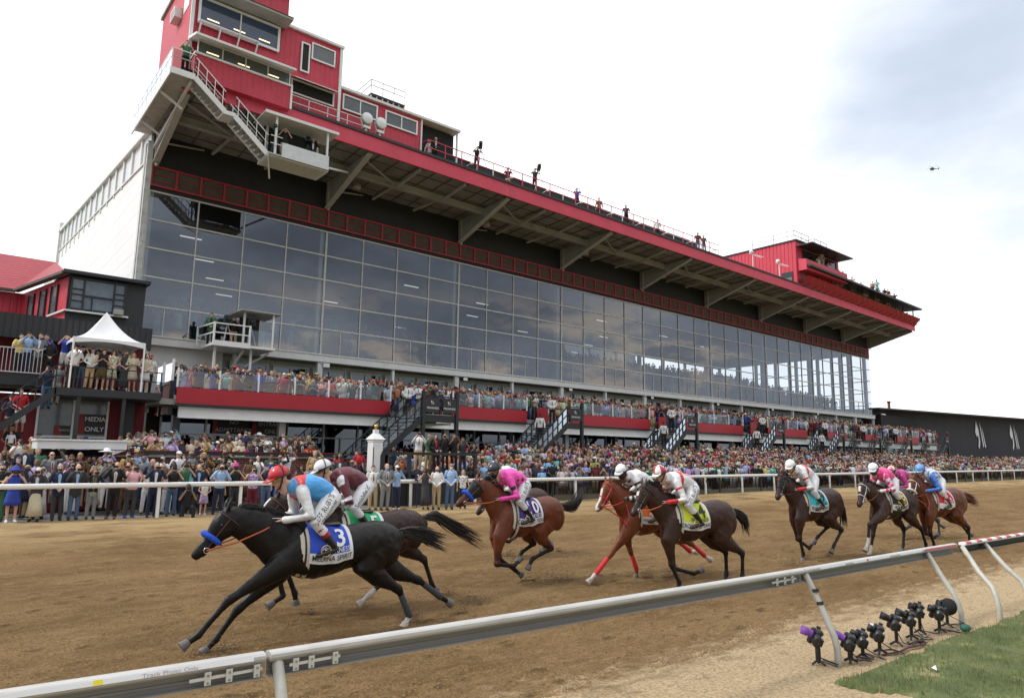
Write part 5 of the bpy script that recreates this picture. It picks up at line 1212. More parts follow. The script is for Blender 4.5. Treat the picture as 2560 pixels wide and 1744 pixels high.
CLR = {'navy': (.015, .022, .055), 'black': (.012, .012, .014), 'charcoal': (.04, .042, .048), 'grey': (.20, .21, .22), 'white': (.72, .72, .72), 'light blue': (.30, .45, .68), 'royal blue': (.03, .06, .36), 'red': (.50, .02, .03),
       'pink': (.70, .38, .42), 'maroon': (.14, .01, .02), 'green': (.05, .15, .08), 'yellow': (.62, .50, .14), 'orange': (.52, .19, .08), 'tan': (.48, .34, .18), 'beige': (.55, .48, .37), 'teal': (.07, .26, .28), 'lavender': (.45, .38, .62),
       'brown': (.13, .07, .035), 'denim': (.07, .12, .22), 'cream': (.66, .60, .45), 'khaki': (.40, .31, .18), 'turquoise': (.20, .55, .56), 'sage': (.30, .36, .28), 'magenta': (.48, .05, .26), 'purple': (.16, .05, .3)}
SK = [(.58, .35, .25), (.52, .30, .21), (.62, .39, .29), (.38, .21, .135), (.30, .16, .10), (.16, .085, .055), (.50, .29, .20)]
HR = [(.02, .015, .012), (.05, .03, .018), (.12, .07, .035), (.35, .24, .11), (.35, .34, .33), (.10, .03, .015), (.03, .02, .015)]
def child(name, me, root, col=None, m=None):
    o = bpy.data.objects.new(name, me); COL.objects.link(o); o.parent = root
    if col is not None: o.color = (*col, 1)
    if m is not None: o.material_slots[0].link = 'OBJECT'; o.material_slots[0].material = m
    return o
PHONE_ME = []
def held(kind, pose, root, label, cm, sc):
    if not PHONE_ME:
        a = MB(); a.box((-.075, -.005, -.037), (.075, .004, .037)); c = MB(); c.box((-.07, -.03, -.05), (.07, .04, .05)); c.lathe([(.035, .02), (.04, .05), (.045, .14), (.038, .145)], (0, -.17, 0), 12, 'Y'); c.box((-.03, -.02, .05), (.03, .03, .075))
        PHONE_ME.extend([a.mesh('smartphone', mat('phone_black', (.02, .02, .025), .2)), c.mesh('camera', mat('camera_black'))])
    e, w = POSES[pose]; k = 0 if kind == 'smartphone' else 1
    o = bpy.data.objects.new(kind, PHONE_ME[k]); COL.objects.link(o)
    p = Vector((0 if pose != 'high' else w[0], w[1] - (.08 if k == 0 else .02), w[2] + .06))
    o.matrix_world = root.matrix_basis @ Matrix.Translation(p)
    tag(o, label, kind, 'phones and cameras held by the crowd')
NP = [0]; LABELS = set()
def person(x, y, z, rz, pose, top, tc_, bot, bc, label, hat=None, hc=None, mask=None, hair='short', skin=0, hcol=0, shades=False, tie=None, shoes='black', scale=1.0, hold=None, pat=False, lany=False, group=None, patb=False, shirt=None):
    r = thing('person', label, 'person', (x, y, z), rz, group or 'spectators'); r.scale = (scale * rnd.uniform(.96, 1.12), scale * rnd.uniform(.97, 1.12), scale); r.rotation_euler = (rnd.uniform(-.03, .05), rnd.uniform(-.05, .05), rz)
    sk = SK[skin]
    child('body', body_mesh(pose, False), r, sk)
    kind = {'suit': 'jacket', 'blazer': 'jacket', 'jacket': 'jacket', 'shirt': 'shirt', 'polo': 'polo', 'tee': 'polo', 'T-shirt': 'polo', 'top': 'sleeveless', 'dress': 'sleeveless', 'vest': 'vest'}.get(top, 'polo')
    child({'jacket': 'jacket', 'dress': 'dress_top'}.get(top, 'top'), top_mesh(pose, kind), r, CLR[tc_], PATT if pat else None)
    if top == 'vest': child('undershirt', top_mesh(pose, 'shirt'), r, CLR['black'])
    bn = {'trousers': 'trousers', 'jeans': 'trousers', 'shorts': 'shorts', 'skirt': 'skirt', 'long skirt': 'long skirt'}[bot]
    child(bot.replace(' ', '_'), bottom_mesh(bn), r, CLR[bc], PATT if patb else None)
    child('shoes', extra_mesh('shoes'), r, CLR[shoes])
    if hat in ('cap', 'brimmed hat', 'sun hat'):
        child('hat', extra_mesh(hat), r, CLR[hc or 'white'])
        if hair == 'long': child('hair', extra_mesh('long'), r, HR[hcol])
    else: child('hair', extra_mesh(hair), r, HR[hcol])
    if mask: child('face_mask', extra_mesh('mask'), r, CLR[mask])
    if shades: child('sunglasses', extra_mesh('sunglasses'), r, (.01, .01, .012))
    if kind == 'jacket': child('shirt_front', extra_mesh('shirt_front'), r, CLR[shirt or 'white'])
    if tie: child('tie', extra_mesh('tie'), r, CLR[tie])
    if lany: child('lanyard', extra_mesh('lanyard'), r, CLR['yellow'])
    if hold: held(hold[0], pose, r, hold[1], None, scale)
    NP[0] += 1
    return r
def pxX(px, y, py=1200):
    d = CR * ((px - 1280) / 1733) - CU * ((py - 872) / 1733) + CF
    return d.x / d.y * y
def face(px, y): return -math.atan2(pxX(px, y), y) * .75     # turned mostly towards the photographer's side
# front row at the left rail, seen from the photograph
FR = [
 (4, 26.6, 'folded', 'T-shirt', 'black', 'trousers', 'green', 'person in black T-shirt and black face mask at the far left edge of the rail', dict(mask='black', skin=2)),
 (38, 26.2, 'camera', 'dress', 'royal blue', 'skirt', 'royal blue', 'person in short royal blue dress and wide blue hat aiming a camera over the rail', dict(hat='sun hat', hc='royal blue', hair='long', skin=0, shoes='white', hold=('camera', 'camera held by the person in the wide blue hat'), scale=.93)),
 (95, 26.2, 'camera', 'jacket', 'charcoal', 'long skirt', 'cream', 'person in cream beret, dark jacket and long cream patterned trousers at the rail', dict(hat='cap', hc='cream', hair='long', hcol=5, patb=False, skin=2, scale=.93, hold=('smartphone', 'smartphone held by the person in the cream beret'))),
 (150, 26.2, 'clasped', 'blazer', 'navy', 'trousers', 'charcoal', 'person in navy blazer, blue shirt and black mask standing hands together at the rail', dict(mask='black', hcol=4, shirt='light blue', skin=0)),
 (190, 26.15, 'phone', 'blazer', 'charcoal', 'jeans', 'denim', 'person in grey blazer and jeans with teal mask filming with a phone', dict(mask='teal', hair='bald', hcol=4, shirt='light blue', skin=2, hold=('smartphone', 'smartphone raised by the person in grey blazer and jeans'))),
 (233, 26.15, 'phone', 'vest', 'sage', 'trousers', 'grey', 'person in quilted sage green vest and grey trousers holding a phone', dict(hair='long', hcol=2, scale=.92, lany=True, hold=('smartphone', 'white backed phone held by the person in the sage vest'))),
 (285, 26.1, 'phone', 'suit', 'black', 'trousers', 'black', 'person in black suit, patterned tie and brown shoes filming over the rail', dict(tie='tan', hcol=5, hair='bald', shoes='brown', scale=1.04, hold=('smartphone', 'smartphone raised by the person in black suit and brown shoes'))),
 (329, 26.1, 'phone', 'polo', 'pink', 'trousers', 'charcoal', 'person in pale pink polo, dark trousers and blue shoes with black mask', dict(mask='black', shoes='royal blue', hcol=1, hold=('smartphone', 'smartphone held by the person in the pale pink polo'))),
 (384, 26.1, 'phone', 'suit', 'navy', 'trousers', 'navy', 'person in navy suit with open white collar photographing beside the rail post', dict(hcol=4, mask='black', scale=1.03, hold=('smartphone', 'smartphone raised by the person in navy suit beside the rail post'))),
 (432, 26.2, 'camera', 'T-shirt', 'black', 'jeans', 'denim', 'person in black T-shirt and jeans aiming a long lens right of the post', dict(hat='cap', hc='black', hold=('camera', 'camera aimed by the person in black T-shirt and jeans'))),
 (497, 26.7, 'side', 'blazer', 'navy', 'trousers', 'charcoal', 'person in navy blazer with bright blue scarf behind the child', dict(hcol=4, shirt='light blue', hair='bald')),
 (512, 26.15, 'clasped', 'top', 'white', 'skirt', 'lavender', 'child in white top and flowered purple skirt standing at the rail', dict(hair='long', hcol=5, scale=.72, patb=True, shoes='pink')),
 (547, 26.2, 'camera', 'shirt', 'light blue', 'trousers', 'navy', 'person in light blue shirt and navy trousers with a camera, right of the child', dict(hcol=4, hair='bald', hold=('camera', 'camera held by the person in light blue shirt right of the child'))),
 (590, 26.2, 'camera', 'T-shirt', 'black', 'trousers', 'charcoal', 'person in bright pink hat and black T-shirt aiming a camera', dict(hat='brimmed hat', hc='magenta', hold=('camera', 'camera aimed by the person in the bright pink hat'))),
 (634, 26.3, 'phone', 'top', 'lavender', 'trousers', 'maroon', 'person in white and purple patterned top and maroon trousers holding a phone', dict(hair='long', hcol=1, mask='white', pat=True, scale=.95, hold=('smartphone', 'smartphone held by the person in the purple patterned top'))),
 (668, 26.4, 'camera', 'T-shirt', 'navy', 'jeans', 'denim', 'person in navy T-shirt and jeans, partly behind the leading jockey', dict(mask='white', hat='cap', hc='navy')),
 # in front of the rail, right of the pillar
 (934, 25.1, 'side', 'shirt', 'white', 'trousers', 'khaki', 'person in white shirt, dark tie and khaki trousers left of the grey suit', dict(mask='light blue', tie='black', hcol=1)),
 (963, 24.9, 'clasped', 'suit', 'grey', 'trousers', 'grey', 'tall person in light grey suit, black tie and blue mask standing before the rail', dict(mask='light blue', tie='black', hair='bald', hcol=4, scale=1.05)),
 (992, 24.9, 'camera', 'shirt', 'light blue', 'trousers', 'navy', 'person in white cap and light blue shirt aiming a camera before the rail', dict(hat='cap', hc='white', shoes='beige', hold=('camera', 'camera aimed by the person in white cap before the rail'))),
 (1066, 24.6, 'camera', 'dress', 'charcoal', 'long skirt', 'charcoal', 'person in long dark dotted dress aiming a long lens before the rail', dict(hair='long', hcol=0, scale=.94, hold=('camera', 'long lens camera aimed by the person in dotted dress'))),
 (1092, 24.5, 'clasped', 'shirt', 'white', 'trousers', 'khaki', 'person in white shirt and khaki trousers between dotted dress and blue jeans', dict(mask='black', hcol=4, hair='bald')),
 (1124, 24.3, 'clasped', 'shirt', 'light blue', 'jeans', 'denim', 'person in pale blue shirt, blue jeans and cap before the rail', dict(hat='cap', hc='grey', mask='white', scale=1.06)),
 (1158, 24.4, 'side', 'top', 'white', 'trousers', 'black', 'person in black and white striped blouse with lilac mask before the rail', dict(hair='long', hcol=3, mask='lavender', pat=True, scale=.92)),
 # on the platform
 (1042, 26.9, 'phone', 'shirt', 'white', 'trousers', 'tan', 'person in white shirt, black tie and tan trousers on the black platform', dict(z=1.45, tie='black', shades=True, hold=('smartphone', 'smartphone held by the person in tan trousers on the platform'), scale=1.02)),
 (1068, 27.2, 'phone', 'T-shirt', 'green', 'trousers', 'khaki', 'person in green T-shirt and khaki trousers on the black platform', dict(z=1.45, mask='black')),
 (1089, 26.9, 'clasped', 'jacket', 'black', 'trousers', 'black', 'person in black jacket over red top on the black platform', dict(z=1.45, shirt='red', hair='long', hcol=0, scale=.97)),
 (1112, 27.0, 'camera', 'jacket', 'black', 'trousers', 'black', 'person in black leather jacket aiming a camera on the black platform', dict(z=1.45, hair='long', hcol=3, shirt='black', scale=.97, hold=('camera', 'camera aimed by the person in leather jacket on the platform'))),
 (1134, 26.9, 'phone', 'T-shirt', 'black', 'trousers', 'black', 'person in black T-shirt leaning forward at the right of the platform', dict(z=1.45, skin=3, scale=1.0)),
 (1155, 27.4, 'camera', 'T-shirt', 'charcoal', 'trousers', 'charcoal', 'person in dark grey T-shirt photographing at the platform corner', dict(z=1.3, skin=4)),
 # on the media balcony
 (150, 32.5, 'clasped', 'T-shirt', 'white', 'trousers', 'black', 'person in white T-shirt and black cap reading papers on the media balcony', dict(z=4.6, hat='cap', hc='black', skin=1)),
 (173, 32.6, 'phone', 'T-shirt', 'black', 'jeans', 'denim', 'person in black T-shirt and ripped jeans filming on the media balcony', dict(z=4.6, hat='cap', hc='black', mask='light blue')),
 (193, 32.4, 'clasped', 'shirt', 'white', 'trousers', 'tan', 'person in white shirt, lanyard and tan trousers on the media balcony', dict(z=4.6, mask='light blue', lany=True, scale=.97)),
 (223, 32.35, 'clap', 'dress', 'black', 'skirt', 'brown', 'person in dark flowered dress clasping hands on the media balcony', dict(z=4.6, hair='long', hcol=0, pat=True, patb=True, scale=.95, shoes='beige')),
 (250, 32.35, 'clasped', 'dress', 'cream', 'skirt', 'cream', 'person in pale yellow patterned dress and sunglasses on the media balcony', dict(z=4.6, hair='long', hcol=1, pat=True, patb=True, shades=True, scale=.97, shoes='beige')),
 (262, 32.9, 'side', 'shirt', 'lavender', 'trousers', 'navy', 'tall person in lilac shirt with blue mask behind the balcony rail', dict(z=4.6, hair='bald', mask='navy', scale=1.06)),
 (281, 32.35, 'clasped', 'dress', 'charcoal', 'long skirt', 'charcoal', 'person in long dark grey dress with mask on the media balcony', dict(z=4.6, hair='long', hcol=3, mask='black', scale=.97)),
 (306, 32.35, 'folded', 'shirt', 'beige', 'skirt', 'beige', 'person in pale pink lace dress with arms folded on the media balcony', dict(z=4.6, hair='long', hcol=3, scale=.95, shoes='beige')),
 (334, 32.35, 'clasped', 'shirt', 'beige', 'skirt', 'white', 'person in short white tiered dress with grey mask on the media balcony', dict(z=4.6, hair='long', hcol=0, mask='grey', scale=.95, shoes='beige')),
 (213, 32.9, 'side', 'shirt', 'light blue', 'trousers', 'navy', 'person in light blue shirt and cap half hidden under the tent', dict(z=4.6, hat='cap', hc='navy', scale=.97)),
 (345, 33.4, 'side', 'T-shirt', 'white', 'trousers', 'black', 'person in white T-shirt and red cap under the right tent pole', dict(z=4.6, hat='cap', hc='red', mask='black')),
 (92, 32.7, 'phone', 'T-shirt', 'navy', 'jeans', 'denim', 'person in navy T-shirt and jeans filming on the upper stairs', dict(z=3.75, scale=.97, hold=('smartphone', 'smartphone raised by the person in navy T-shirt on the stairs'))),
 (112, 32.9, 'side', 'T-shirt', 'grey', 'trousers', 'beige', 'person in grey top and pale trousers on the upper stairs', dict(z=3.95, hair='long', hcol=0, scale=.94)),
 (33, 32.8, 'clasped', 'T-shirt', 'red', 'shorts', 'white', 'person in red T-shirt and white shorts on the stairs at the left edge', dict(z=2.75, skin=1)),
 (8, 33.0, 'clap', 'polo', 'navy', 'trousers', 'khaki', 'person in navy polo and cap on the stairs at the left edge', dict(z=2.5, hat='cap', hc='navy')),
 (12, 32.6, 'clasped', 'T-shirt', 'black', 'trousers', 'khaki', 'person in black T-shirt and khaki trousers low on the left stairs', dict(z=1.35, skin=4)),
 (17, 32.4, 'side', 'T-shirt', 'white', 'shorts', 'black', 'small child in white T-shirt on the low left stairs', dict(z=1.9, scale=.55)),
 (8, 34.1, 'clap', 'T-shirt', 'yellow', 'trousers', 'black', 'person in yellow T-shirt behind the crowd barrier at the far left', dict(z=5.15, scale=.95)),
 (28, 34.1, 'phone', 'shirt', 'light blue', 'trousers', 'navy', 'person in light blue shirt filming behind the crowd barrier', dict(z=5.15, hat='cap', hc='black')),
 (54, 34.0, 'clasped', 'suit', 'grey', 'trousers', 'charcoal', 'person in grey suit and white shirt on the upper left deck', dict(z=5.15, hcol=0, skin=1)),
 (74, 34.3, 'phone', 'shirt', 'royal blue', 'trousers', 'khaki', 'person in blue shirt filming on the upper left deck', dict(z=5.15)),
 (91, 34.0, 'clasped', 'vest', 'charcoal', 'trousers', 'black', 'heavy person in dark vest and cap leaning on the upper left deck', dict(z=4.95, hat='cap', hc='navy', scale=1.0)),
 (126, 34.2, 'phone', 'polo', 'royal blue', 'shorts', 'white', 'person in blue polo and white shorts filming beside the tent', dict(z=5.3, hat='cap', hc='black', scale=.97)),
 # others in the left part
 (55, 27.4, 'side', 'blazer', 'navy', 'trousers', 'navy', 'person in navy suit and sunglasses standing tall at the left behind the front row', dict(z=.55, shades=True, hcol=1)),
 (338, 29.0, 'side', 'polo', 'maroon', 'trousers', 'tan', 'person in maroon polo and straw brimmed hat, hands on hips by the brick wall', dict(z=.35, hat='brimmed hat', hc='tan', scale=1.05)),
 (477, 28.6, 'folded', 'polo', 'turquoise', 'trousers', 'khaki', 'person in turquoise striped polo with arms folded before the brick wall', dict(z=.40, mask='black')),
 (893, 29.0, 'side', 'polo', 'red', 'trousers', 'black', 'person in red staff polo turned away, left of the white pillar', dict(z=.55, skin=5, scale=1.05)),
 (715, 30.2, 'folded', 'shirt', 'white', 'trousers', 'black', 'person in white shirt, black tie and black cap guarding the patio steps', dict(z=1.0, tie='black', mask='black', skin=4, hat='cap', hc='black')),
 (880 + 10, 30.5, 'side', 'polo', 'royal blue', 'trousers', 'black', 'person in blue polo behind the red staff polo', dict(z=.6)),
]
for px, y, pose, top, tcx, bot, bc, lb, kw in FR:
    kw = dict(kw); z = kw.pop('z', gh(0, y)); x = pxX(px, y)
    LABELS.add(lb); person(x, y, z, face(px, y) + rnd.uniform(-.15, .15), pose, top, tcx, bot, bc, lb, **kw)
# kneeling photographer
t = thing('person', 'kneeling person in black clothes aiming a camera under the white rail', 'person', (pxX(472, 25.6), 25.6, -.1), -.15, 'spectators')
b = MB(); head_geo(b, (0, -.08, 1.08)); b.tube([(0, 0, .5), (0, -.03, .7), (0, -.05, .92)], [(.14, .11), (.15, .12), (.13, .08)], 12, lat=(1, 0, 0))
KA = [((.17, -.05, .88), (.26, -.2, .68), (.08, -.28, 1.0), 1), ((-.17, -.05, .88), (-.26, -.2, .68), (-.08, -.28, 1.0), -1)]
for sh, e, w, s in KA: b.tube([sh, e, w], [.045, .038, .026], 8); hand_geo(b, Vector(w), Vector(w) - Vector(e), s)
KL = [[(.1, 0, .45), (.18, -.38, .42), (.18, -.36, .08)], [(-.1, 0, .45), (-.16, -.12, .08), (-.16, .3, .06)]]
for l in KL: b.tube(l, [.085, .06, .04], 9)
child('body', rebuild(b, SKIN, .013, 2, 'body'), t, SK[4])
b = MB(); b.tube([(0, 0, .46), (0, -.03, .7), (0, -.05, .92)], [(.16, .13), (.17, .14), (.15, .10)], 12, lat=(1, 0, 0))
for sh, e, w, s in KA: b.tube([sh, Vector(sh).lerp(Vector(e), .6)], [.062, .056], 8)
child('T_shirt', rebuild(b, CLOTH, .016, 2, 'top'), t, CLR['black'])
b = MB()
for l in KL: b.tube(l, [.10, .075, .055], 9)
b.ball((0, 0, .45), (.16, .13, .1), 12, 8); child('trousers', rebuild(b, CLOTH, .016, 2, 'bottom'), t, CLR['black'])
o = child('hair', extra_mesh('short'), t, HR[0]); o.location = (0, -.09, -.55)
o = bpy.data.objects.new('camera', PHONE_ME[1]); COL.objects.link(o); o.matrix_world = t.matrix_basis @ Matrix.Translation((0, -.3, 1.07)); tag(o, 'camera held by the kneeling person in black', 'camera', 'phones and cameras held by the crowd')

# ---- random spectators: nearest ones are things, the rest one crowd object ----
TOPC = ['navy', 'navy', 'black', 'black', 'charcoal', 'charcoal', 'grey', 'grey', 'white', 'white', 'white', 'light blue', 'light blue', 'royal blue', 'red', 'pink', 'maroon', 'yellow', 'orange', 'tan', 'beige', 'lavender', 'brown', 'turquoise', 'white', 'navy', 'cream', 'magenta', 'black', 'green']
ZONES = []
rr_ = random.Random(21)
def addz(x, y, z, zone): ZONES.append([x, y, z, zone, (x * .636 + y * .772)])
STAIR_X = STX
# behind the front row at the left rail, up to the brick wall
for k in range(95):
    y = rr_.uniform(26.8, 29.0); x = rr_.uniform(1.6, 14.2)
    if x > 10.3 and rr_.random() < .3: continue
    addz(x, y, min(.45, (y - 26.8) * .22), 'rail')
# diners and guests on the patio
for k in range(30): addz(5.6 + k * .27 + rr_.uniform(-.08, .08), rr_.uniform(30.1, 30.5), 1.02 - .1 * rr_.random(), 'ledge')
for k in range(34): addz(rr_.uniform(6.3, 14.5), rr_.uniform(31.2, 34.2), 1.28, 'patio')
for k in range(12): addz(2.5 + k * .3, rr_.uniform(31.0, 31.6), .8, 'hut')
# terrace
for row in range(7):
    y = 33.95 + row * .8; z = 4.35 + .14 * (y - 34)
    x = 8.6
    while x < 97:
        x += rr_.uniform(.42, .72) * (1.0 if row < 5 else 1.4)
        if row < 2 and any(s_ - 3.0 < x < s_ - .3 for s_ in STX) and rr_.random() < .5: continue
        addz(x, y + rr_.uniform(-.22, .22), z, 'terrace')
# apron
xs_ = 19.9
while xs_ < 165:
    d_row = 10 if xs_ < 95 else 7
    for row in range(d_row):
        y = 26.45 + row * .62 + rr_.uniform(-.2, .2)
        if rr_.random() < (.30 if xs_ < 24 else .12): continue
        x = xs_ + rr_.uniform(-.25, .25)
        addz(x, y, gh(x, y), 'apron')
    xs_ += .56 if xs_ < 60 else .72
for k in range(25):      # around the platform foot
    addz(rr_.uniform(17.2, 20.5), rr_.uniform(28.8, 31.5), rr_.uniform(.3, .7), 'apron')
# seats behind the glass
for row in range(14):
    y = 41.6 + row * .85; z = 8.2 + row * .268; x = 8.6
    while x < 88 - row * .5:
        x += rr_.uniform(.55, 1.2)
        if 0.62 > rr_.random(): addz(x, y, z, 'glass')
for k in range(60): x = rr_.uniform(67.5, 94.5); addz(x, rr_.uniform(34.9, 36.6), 20.0 - .021 * (x - 67), 'glass')
for k in range(14): x = rr_.choice([rr_.uniform(69, 74), rr_.uniform(84, 92)]); addz(x, rr_.uniform(34.2, 36), 22.05 - .0175 * (x - 67), 'glass')
ZONES.sort(key=lambda q: q[4] if q[3] != 'glass' else 1e3 + q[4])
NIND = 300 - 12 - NP[0] - 34
IND, REST = ZONES[:NIND], ZONES[NIND:]
def landmark(x, zone):
    if zone == 'ledge': return 'at the flower ledge'
    if zone == 'patio': return 'on the patio below the terrace'
    if zone == 'hut': return 'above the bar hut'
    if zone == 'rail': return 'in the crowd before the brick wall'
    if zone == 'terrace':
        return 'on the terrace' + (' near its left corner' if x < 12 else ' left of the first staircase' if x < 18 else ' above the first staircase')
    return 'in the crowd right of the platform'
usedc = set()
for x, y, z, zone, d in IND:
    for attempt in range(60):
        fem = rr_.random() < .42
        tcx = rr_.choice(TOPC); hat = rr_.choices([None, 'cap', 'brimmed hat', 'sun hat'], [.72, .17, .06, .05])[0]; hc = rr_.choice(['white', 'black', 'navy', 'black', 'tan', 'charcoal']) if hat else None
        mask = rr_.choice([None, None, 'black', 'light blue', 'white'])
        if fem: top = rr_.choice(['dress', 'dress', 'top', 'shirt']); bot = rr_.choice(['skirt', 'long skirt']) if top == 'dress' else 'trousers'; bc = tcx if top == 'dress' else rr_.choice(['white', 'black', 'denim'])
        else: top = rr_.choice(['suit', 'suit', 'shirt', 'polo', 'T-shirt', 'blazer']); bot = 'trousers'; bc = tcx if top == 'suit' else rr_.choice(['navy', 'khaki', 'black', 'denim'])
        if top in ('suit', 'blazer') and tcx not in ('navy', 'black', 'charcoal', 'grey', 'beige', 'tan', 'brown', 'light blue', 'royal blue'): continue
        pose = rr_.choices(['phone', 'camera', 'folded', 'clasped', 'side', 'clap', 'high'], [3, 1.2, 1, 1.5, 1.5, 1, 1.2])[0]
        shades = rr_.random() < .3 and not hat
        act = {'phone': 'filming', 'camera': 'aiming a camera', 'folded': 'arms folded', 'clasped': 'hands together', 'side': 'standing', 'clap': 'clapping', 'high': 'one arm raised'}[pose]
        acc = ('%s %s' % (hc, hat)) if hat else ('sunglasses' if shades else '')
        m_ = ('%s mask' % mask) if mask else ''
        desc = 'person in %s %s' % (tcx, top)
        ex = [q for q in (acc, m_) if q]
        if ex: desc += ' with ' + ' and '.join(ex)
        core = desc + ', ' + act
        lb = core + ' ' + landmark(x, zone)
        if len(lb.split()) <= 16 and lb not in LABELS and (core, zone) not in usedc: break
    LABELS.add(lb); usedc.add((core, zone))
    hold = None
    if pose in ('phone', 'camera', 'high') and zone in ('rail', 'ledge', 'hut'):
        hold = ('smartphone' if pose != 'camera' else 'camera', ('smartphone' if pose != 'camera' else 'camera') + ' held by the ' + desc + ' ' + {'rail': 'before the brick wall', 'ledge': 'at the ledge', 'hut': 'above the hut'}[zone])
        if len(hold[1].split()) > 16: hold = None
    person(x, y, z, -math.atan2(x, y) * .8 + rr_.uniform(-.35, .35), pose, top, tcx, bot, bc, lb, hat=hat, hc=hc, mask=mask, hair='long' if fem else rr_.choice(['short', 'short', 'bald']), skin=rr_.randrange(len(SK)), hcol=rr_.randrange(len(HR)), shades=shades,
           tie=rr_.choice(['red', 'navy', 'yellow', 'light blue']) if top == 'suit' else None, scale=rr_.uniform(.93, 1.06) * (.95 if fem else 1.02), hold=hold, pat=(fem and rr_.random() < .3), group='spectators')
# staff on the staircases and people on the roof, each a thing
def staff(x, y, z, lb, pose='clasped', **k): person(x, y, z, -.7, pose, 'shirt', 'white', 'trousers', 'black', lb, tie='black', mask='black', hat='cap', hc='black', skin=rr_.choice([0, 4, 5]), group='stair staff', **k)
for i, xr in enumerate(STX[:7]):
    xl = xr - (2.15 if i == 0 else 1.25 if i < 4 else .9); nm = stair_names[i]
    staff(xl - .3, 32.4, 4.25, 'person in white shirt and black tie at the top of the %s staircase' % nm)
    if i == 0: staff(xl + .5, 32.6, 4.3, 'second person in white shirt and black tie on the banner landing', 'folded')
    if i in (1, 2, 3, 4): staff(xl - 1.5, 32.2, 3.05, 'person in white shirt and black tie halfway down the %s staircase' % nm, 'side')
def pxy(px, py, y):
    d = CR * ((px - 1280) / 1733) - CU * ((py - 872) / 1733) + CF
    return d * (y / d.y) + Vector((0, 0, CAMH))
RP = [(468, 103, 33.9, 'camera', 'T-shirt', 'green', 'person in olive T-shirt aiming a camera from the walkway corner', 1), (563, 212, 35.0, 'camera', 'T-shirt', 'charcoal', 'person in dark T-shirt aiming a long lens over the roof edge', 1),
      (713, 322, 33.6, 'camera', 'T-shirt', 'black', 'person in black behind a camera at the left of the hanging balcony', 1), (785, 348, 33.6, 'camera', 'jacket', 'black', 'person in black jacket at the right of the hanging balcony', 1),
      (1089, 345, 35.4, 'clasped', 'jacket', 'black', 'person in black jacket and khaki trousers in the open black roof bay', 0), (1072, 352, 35.8, 'side', 'shirt', 'white', 'person in white shirt in the open black roof bay', 0),
      (1192, 366, 36.0, 'camera', 'T-shirt', 'black', 'person in black operating a tripod camera on the roof', 1), (1337, 421, 36.0, 'camera', 'T-shirt', 'charcoal', 'person in charcoal operating a tripod camera before the roof canopy', 1),
      (1270, 420, 36.2, 'camera', 'T-shirt', 'black', 'person in black half hidden by the roof railing between the two tripods', 1), (1442, 471, 35.4, 'phone', 'T-shirt', 'royal blue', 'person in blue T-shirt filming at the right end of the canopy', 0), (1498, 494, 35.4, 'side', 'shirt', 'brown', 'person in rust brown shirt alone at the roof railing', 0),
      (1566, 513, 35.4, 'clap', 'T-shirt', 'navy', 'person in navy T-shirt and jeans at the roof railing', 0), (1643, 549, 35.4, 'side', 'shirt', 'white', 'person in white top and black trousers at the roof railing', 0), (1743, 582, 35.4, 'clasped', 'T-shirt', 'black', 'person in black T-shirt near the right end of the roof railing', 0),
      (1760, 588, 35.4, 'side', 'T-shirt', 'charcoal', 'person in charcoal T-shirt at the right end of the roof railing', 0)]
GRF = [(2079, 677, 'light blue', 'leftmost'), (2091, 674, 'white', 'second from left'), (2098, 675, 'navy', 'third from left'), (2107, 678, 'royal blue', 'fourth from left'), (2129, 692, 'pink', 'alone in pink left of middle'), (2152, 705, 'brown', 'alone in brown near the middle'),
       (2194, 720, 'black', 'first of the right group'), (2210, 720, 'black', 'second of the right group'), (2219, 723, 'maroon', 'third of the right group'), (2226, 733, 'charcoal', 'fourth of the right group'), (2237, 733, 'black', 'rightmost')]
def heady(px, py, y):
    q = pxy(px, py, y); q.z -= 1.74; return q
for px, py, y, pose, top, c_, lb, cm in RP:
    p_ = heady(px, py, y)
    person(p_.x, p_.y, p_.z, -math.atan2(p_.x, p_.y) * .8, pose, top, c_, 'trousers', rr_.choice(['denim', 'black', 'khaki']), lb, skin=rr_.randrange(4), hcol=rr_.randrange(4), group='people on the roof')
    if 'tripod camera' in lb:
        t = thing('tripod_camera', 'broadcast camera on a white tripod ' + ('left of' if px < 1250 else 'in front of') + ' the black roof canopy', 'camera', (p_.x - .05, p_.y - .5, p_.z), -.6, 'broadcast cameras')
        b = MB(); b.box((-.12, -.35, 1.45), (.12, .25, 1.75)); b.lathe([(.07, 0), (.09, .25)], (0, -.6, 1.6), 12, 'Y'); b.build('camera_body', mat('camera_black'), t)
        b = MB()
        for a in (0, 2.1, 4.2): b.tube([(0, 0, 1.4), (.45 * math.cos(a), .45 * math.sin(a), 0)], .025, 6)
        b.build('tripod', WHT2, t)
for px, py, c_, lb in GRF:
    p_ = heady(px, py, 35.2); person(p_.x, p_.y, p_.z, -.9, rr_.choice(['clasped', 'phone', 'side']), 'T-shirt', c_, 'trousers', 'khaki', 'person in %s top on the far gallery roof, %s' % (c_, lb), group='people on the roof')
for k, (px, py, h) in enumerate(((690, 330, 0), (770, 360, 0))):
    p_ = pxy(px, py, 33.5)
    t = thing('broadcast_camera', 'black broadcast camera on the hanging balcony, %s one' % ('left', 'right')[k], 'camera', (p_.x, p_.y, 17.0), -.4, 'broadcast cameras')
    b = MB(); b.box((-.14, -.3, 1.3), (.14, .3, 1.65)); b.lathe([(.08, 0), (.1, .25)], (0, -.55, 1.48), 12, 'Y'); b.build('camera_body', mat('camera_black'), t); b = MB()
    for a in (0, 2.1, 4.2): b.tube([(0, 0, 1.3), (.35 * math.cos(a), .35 * math.sin(a), 0)], .025, 6)
    b.build('tripod', BLK2, t)
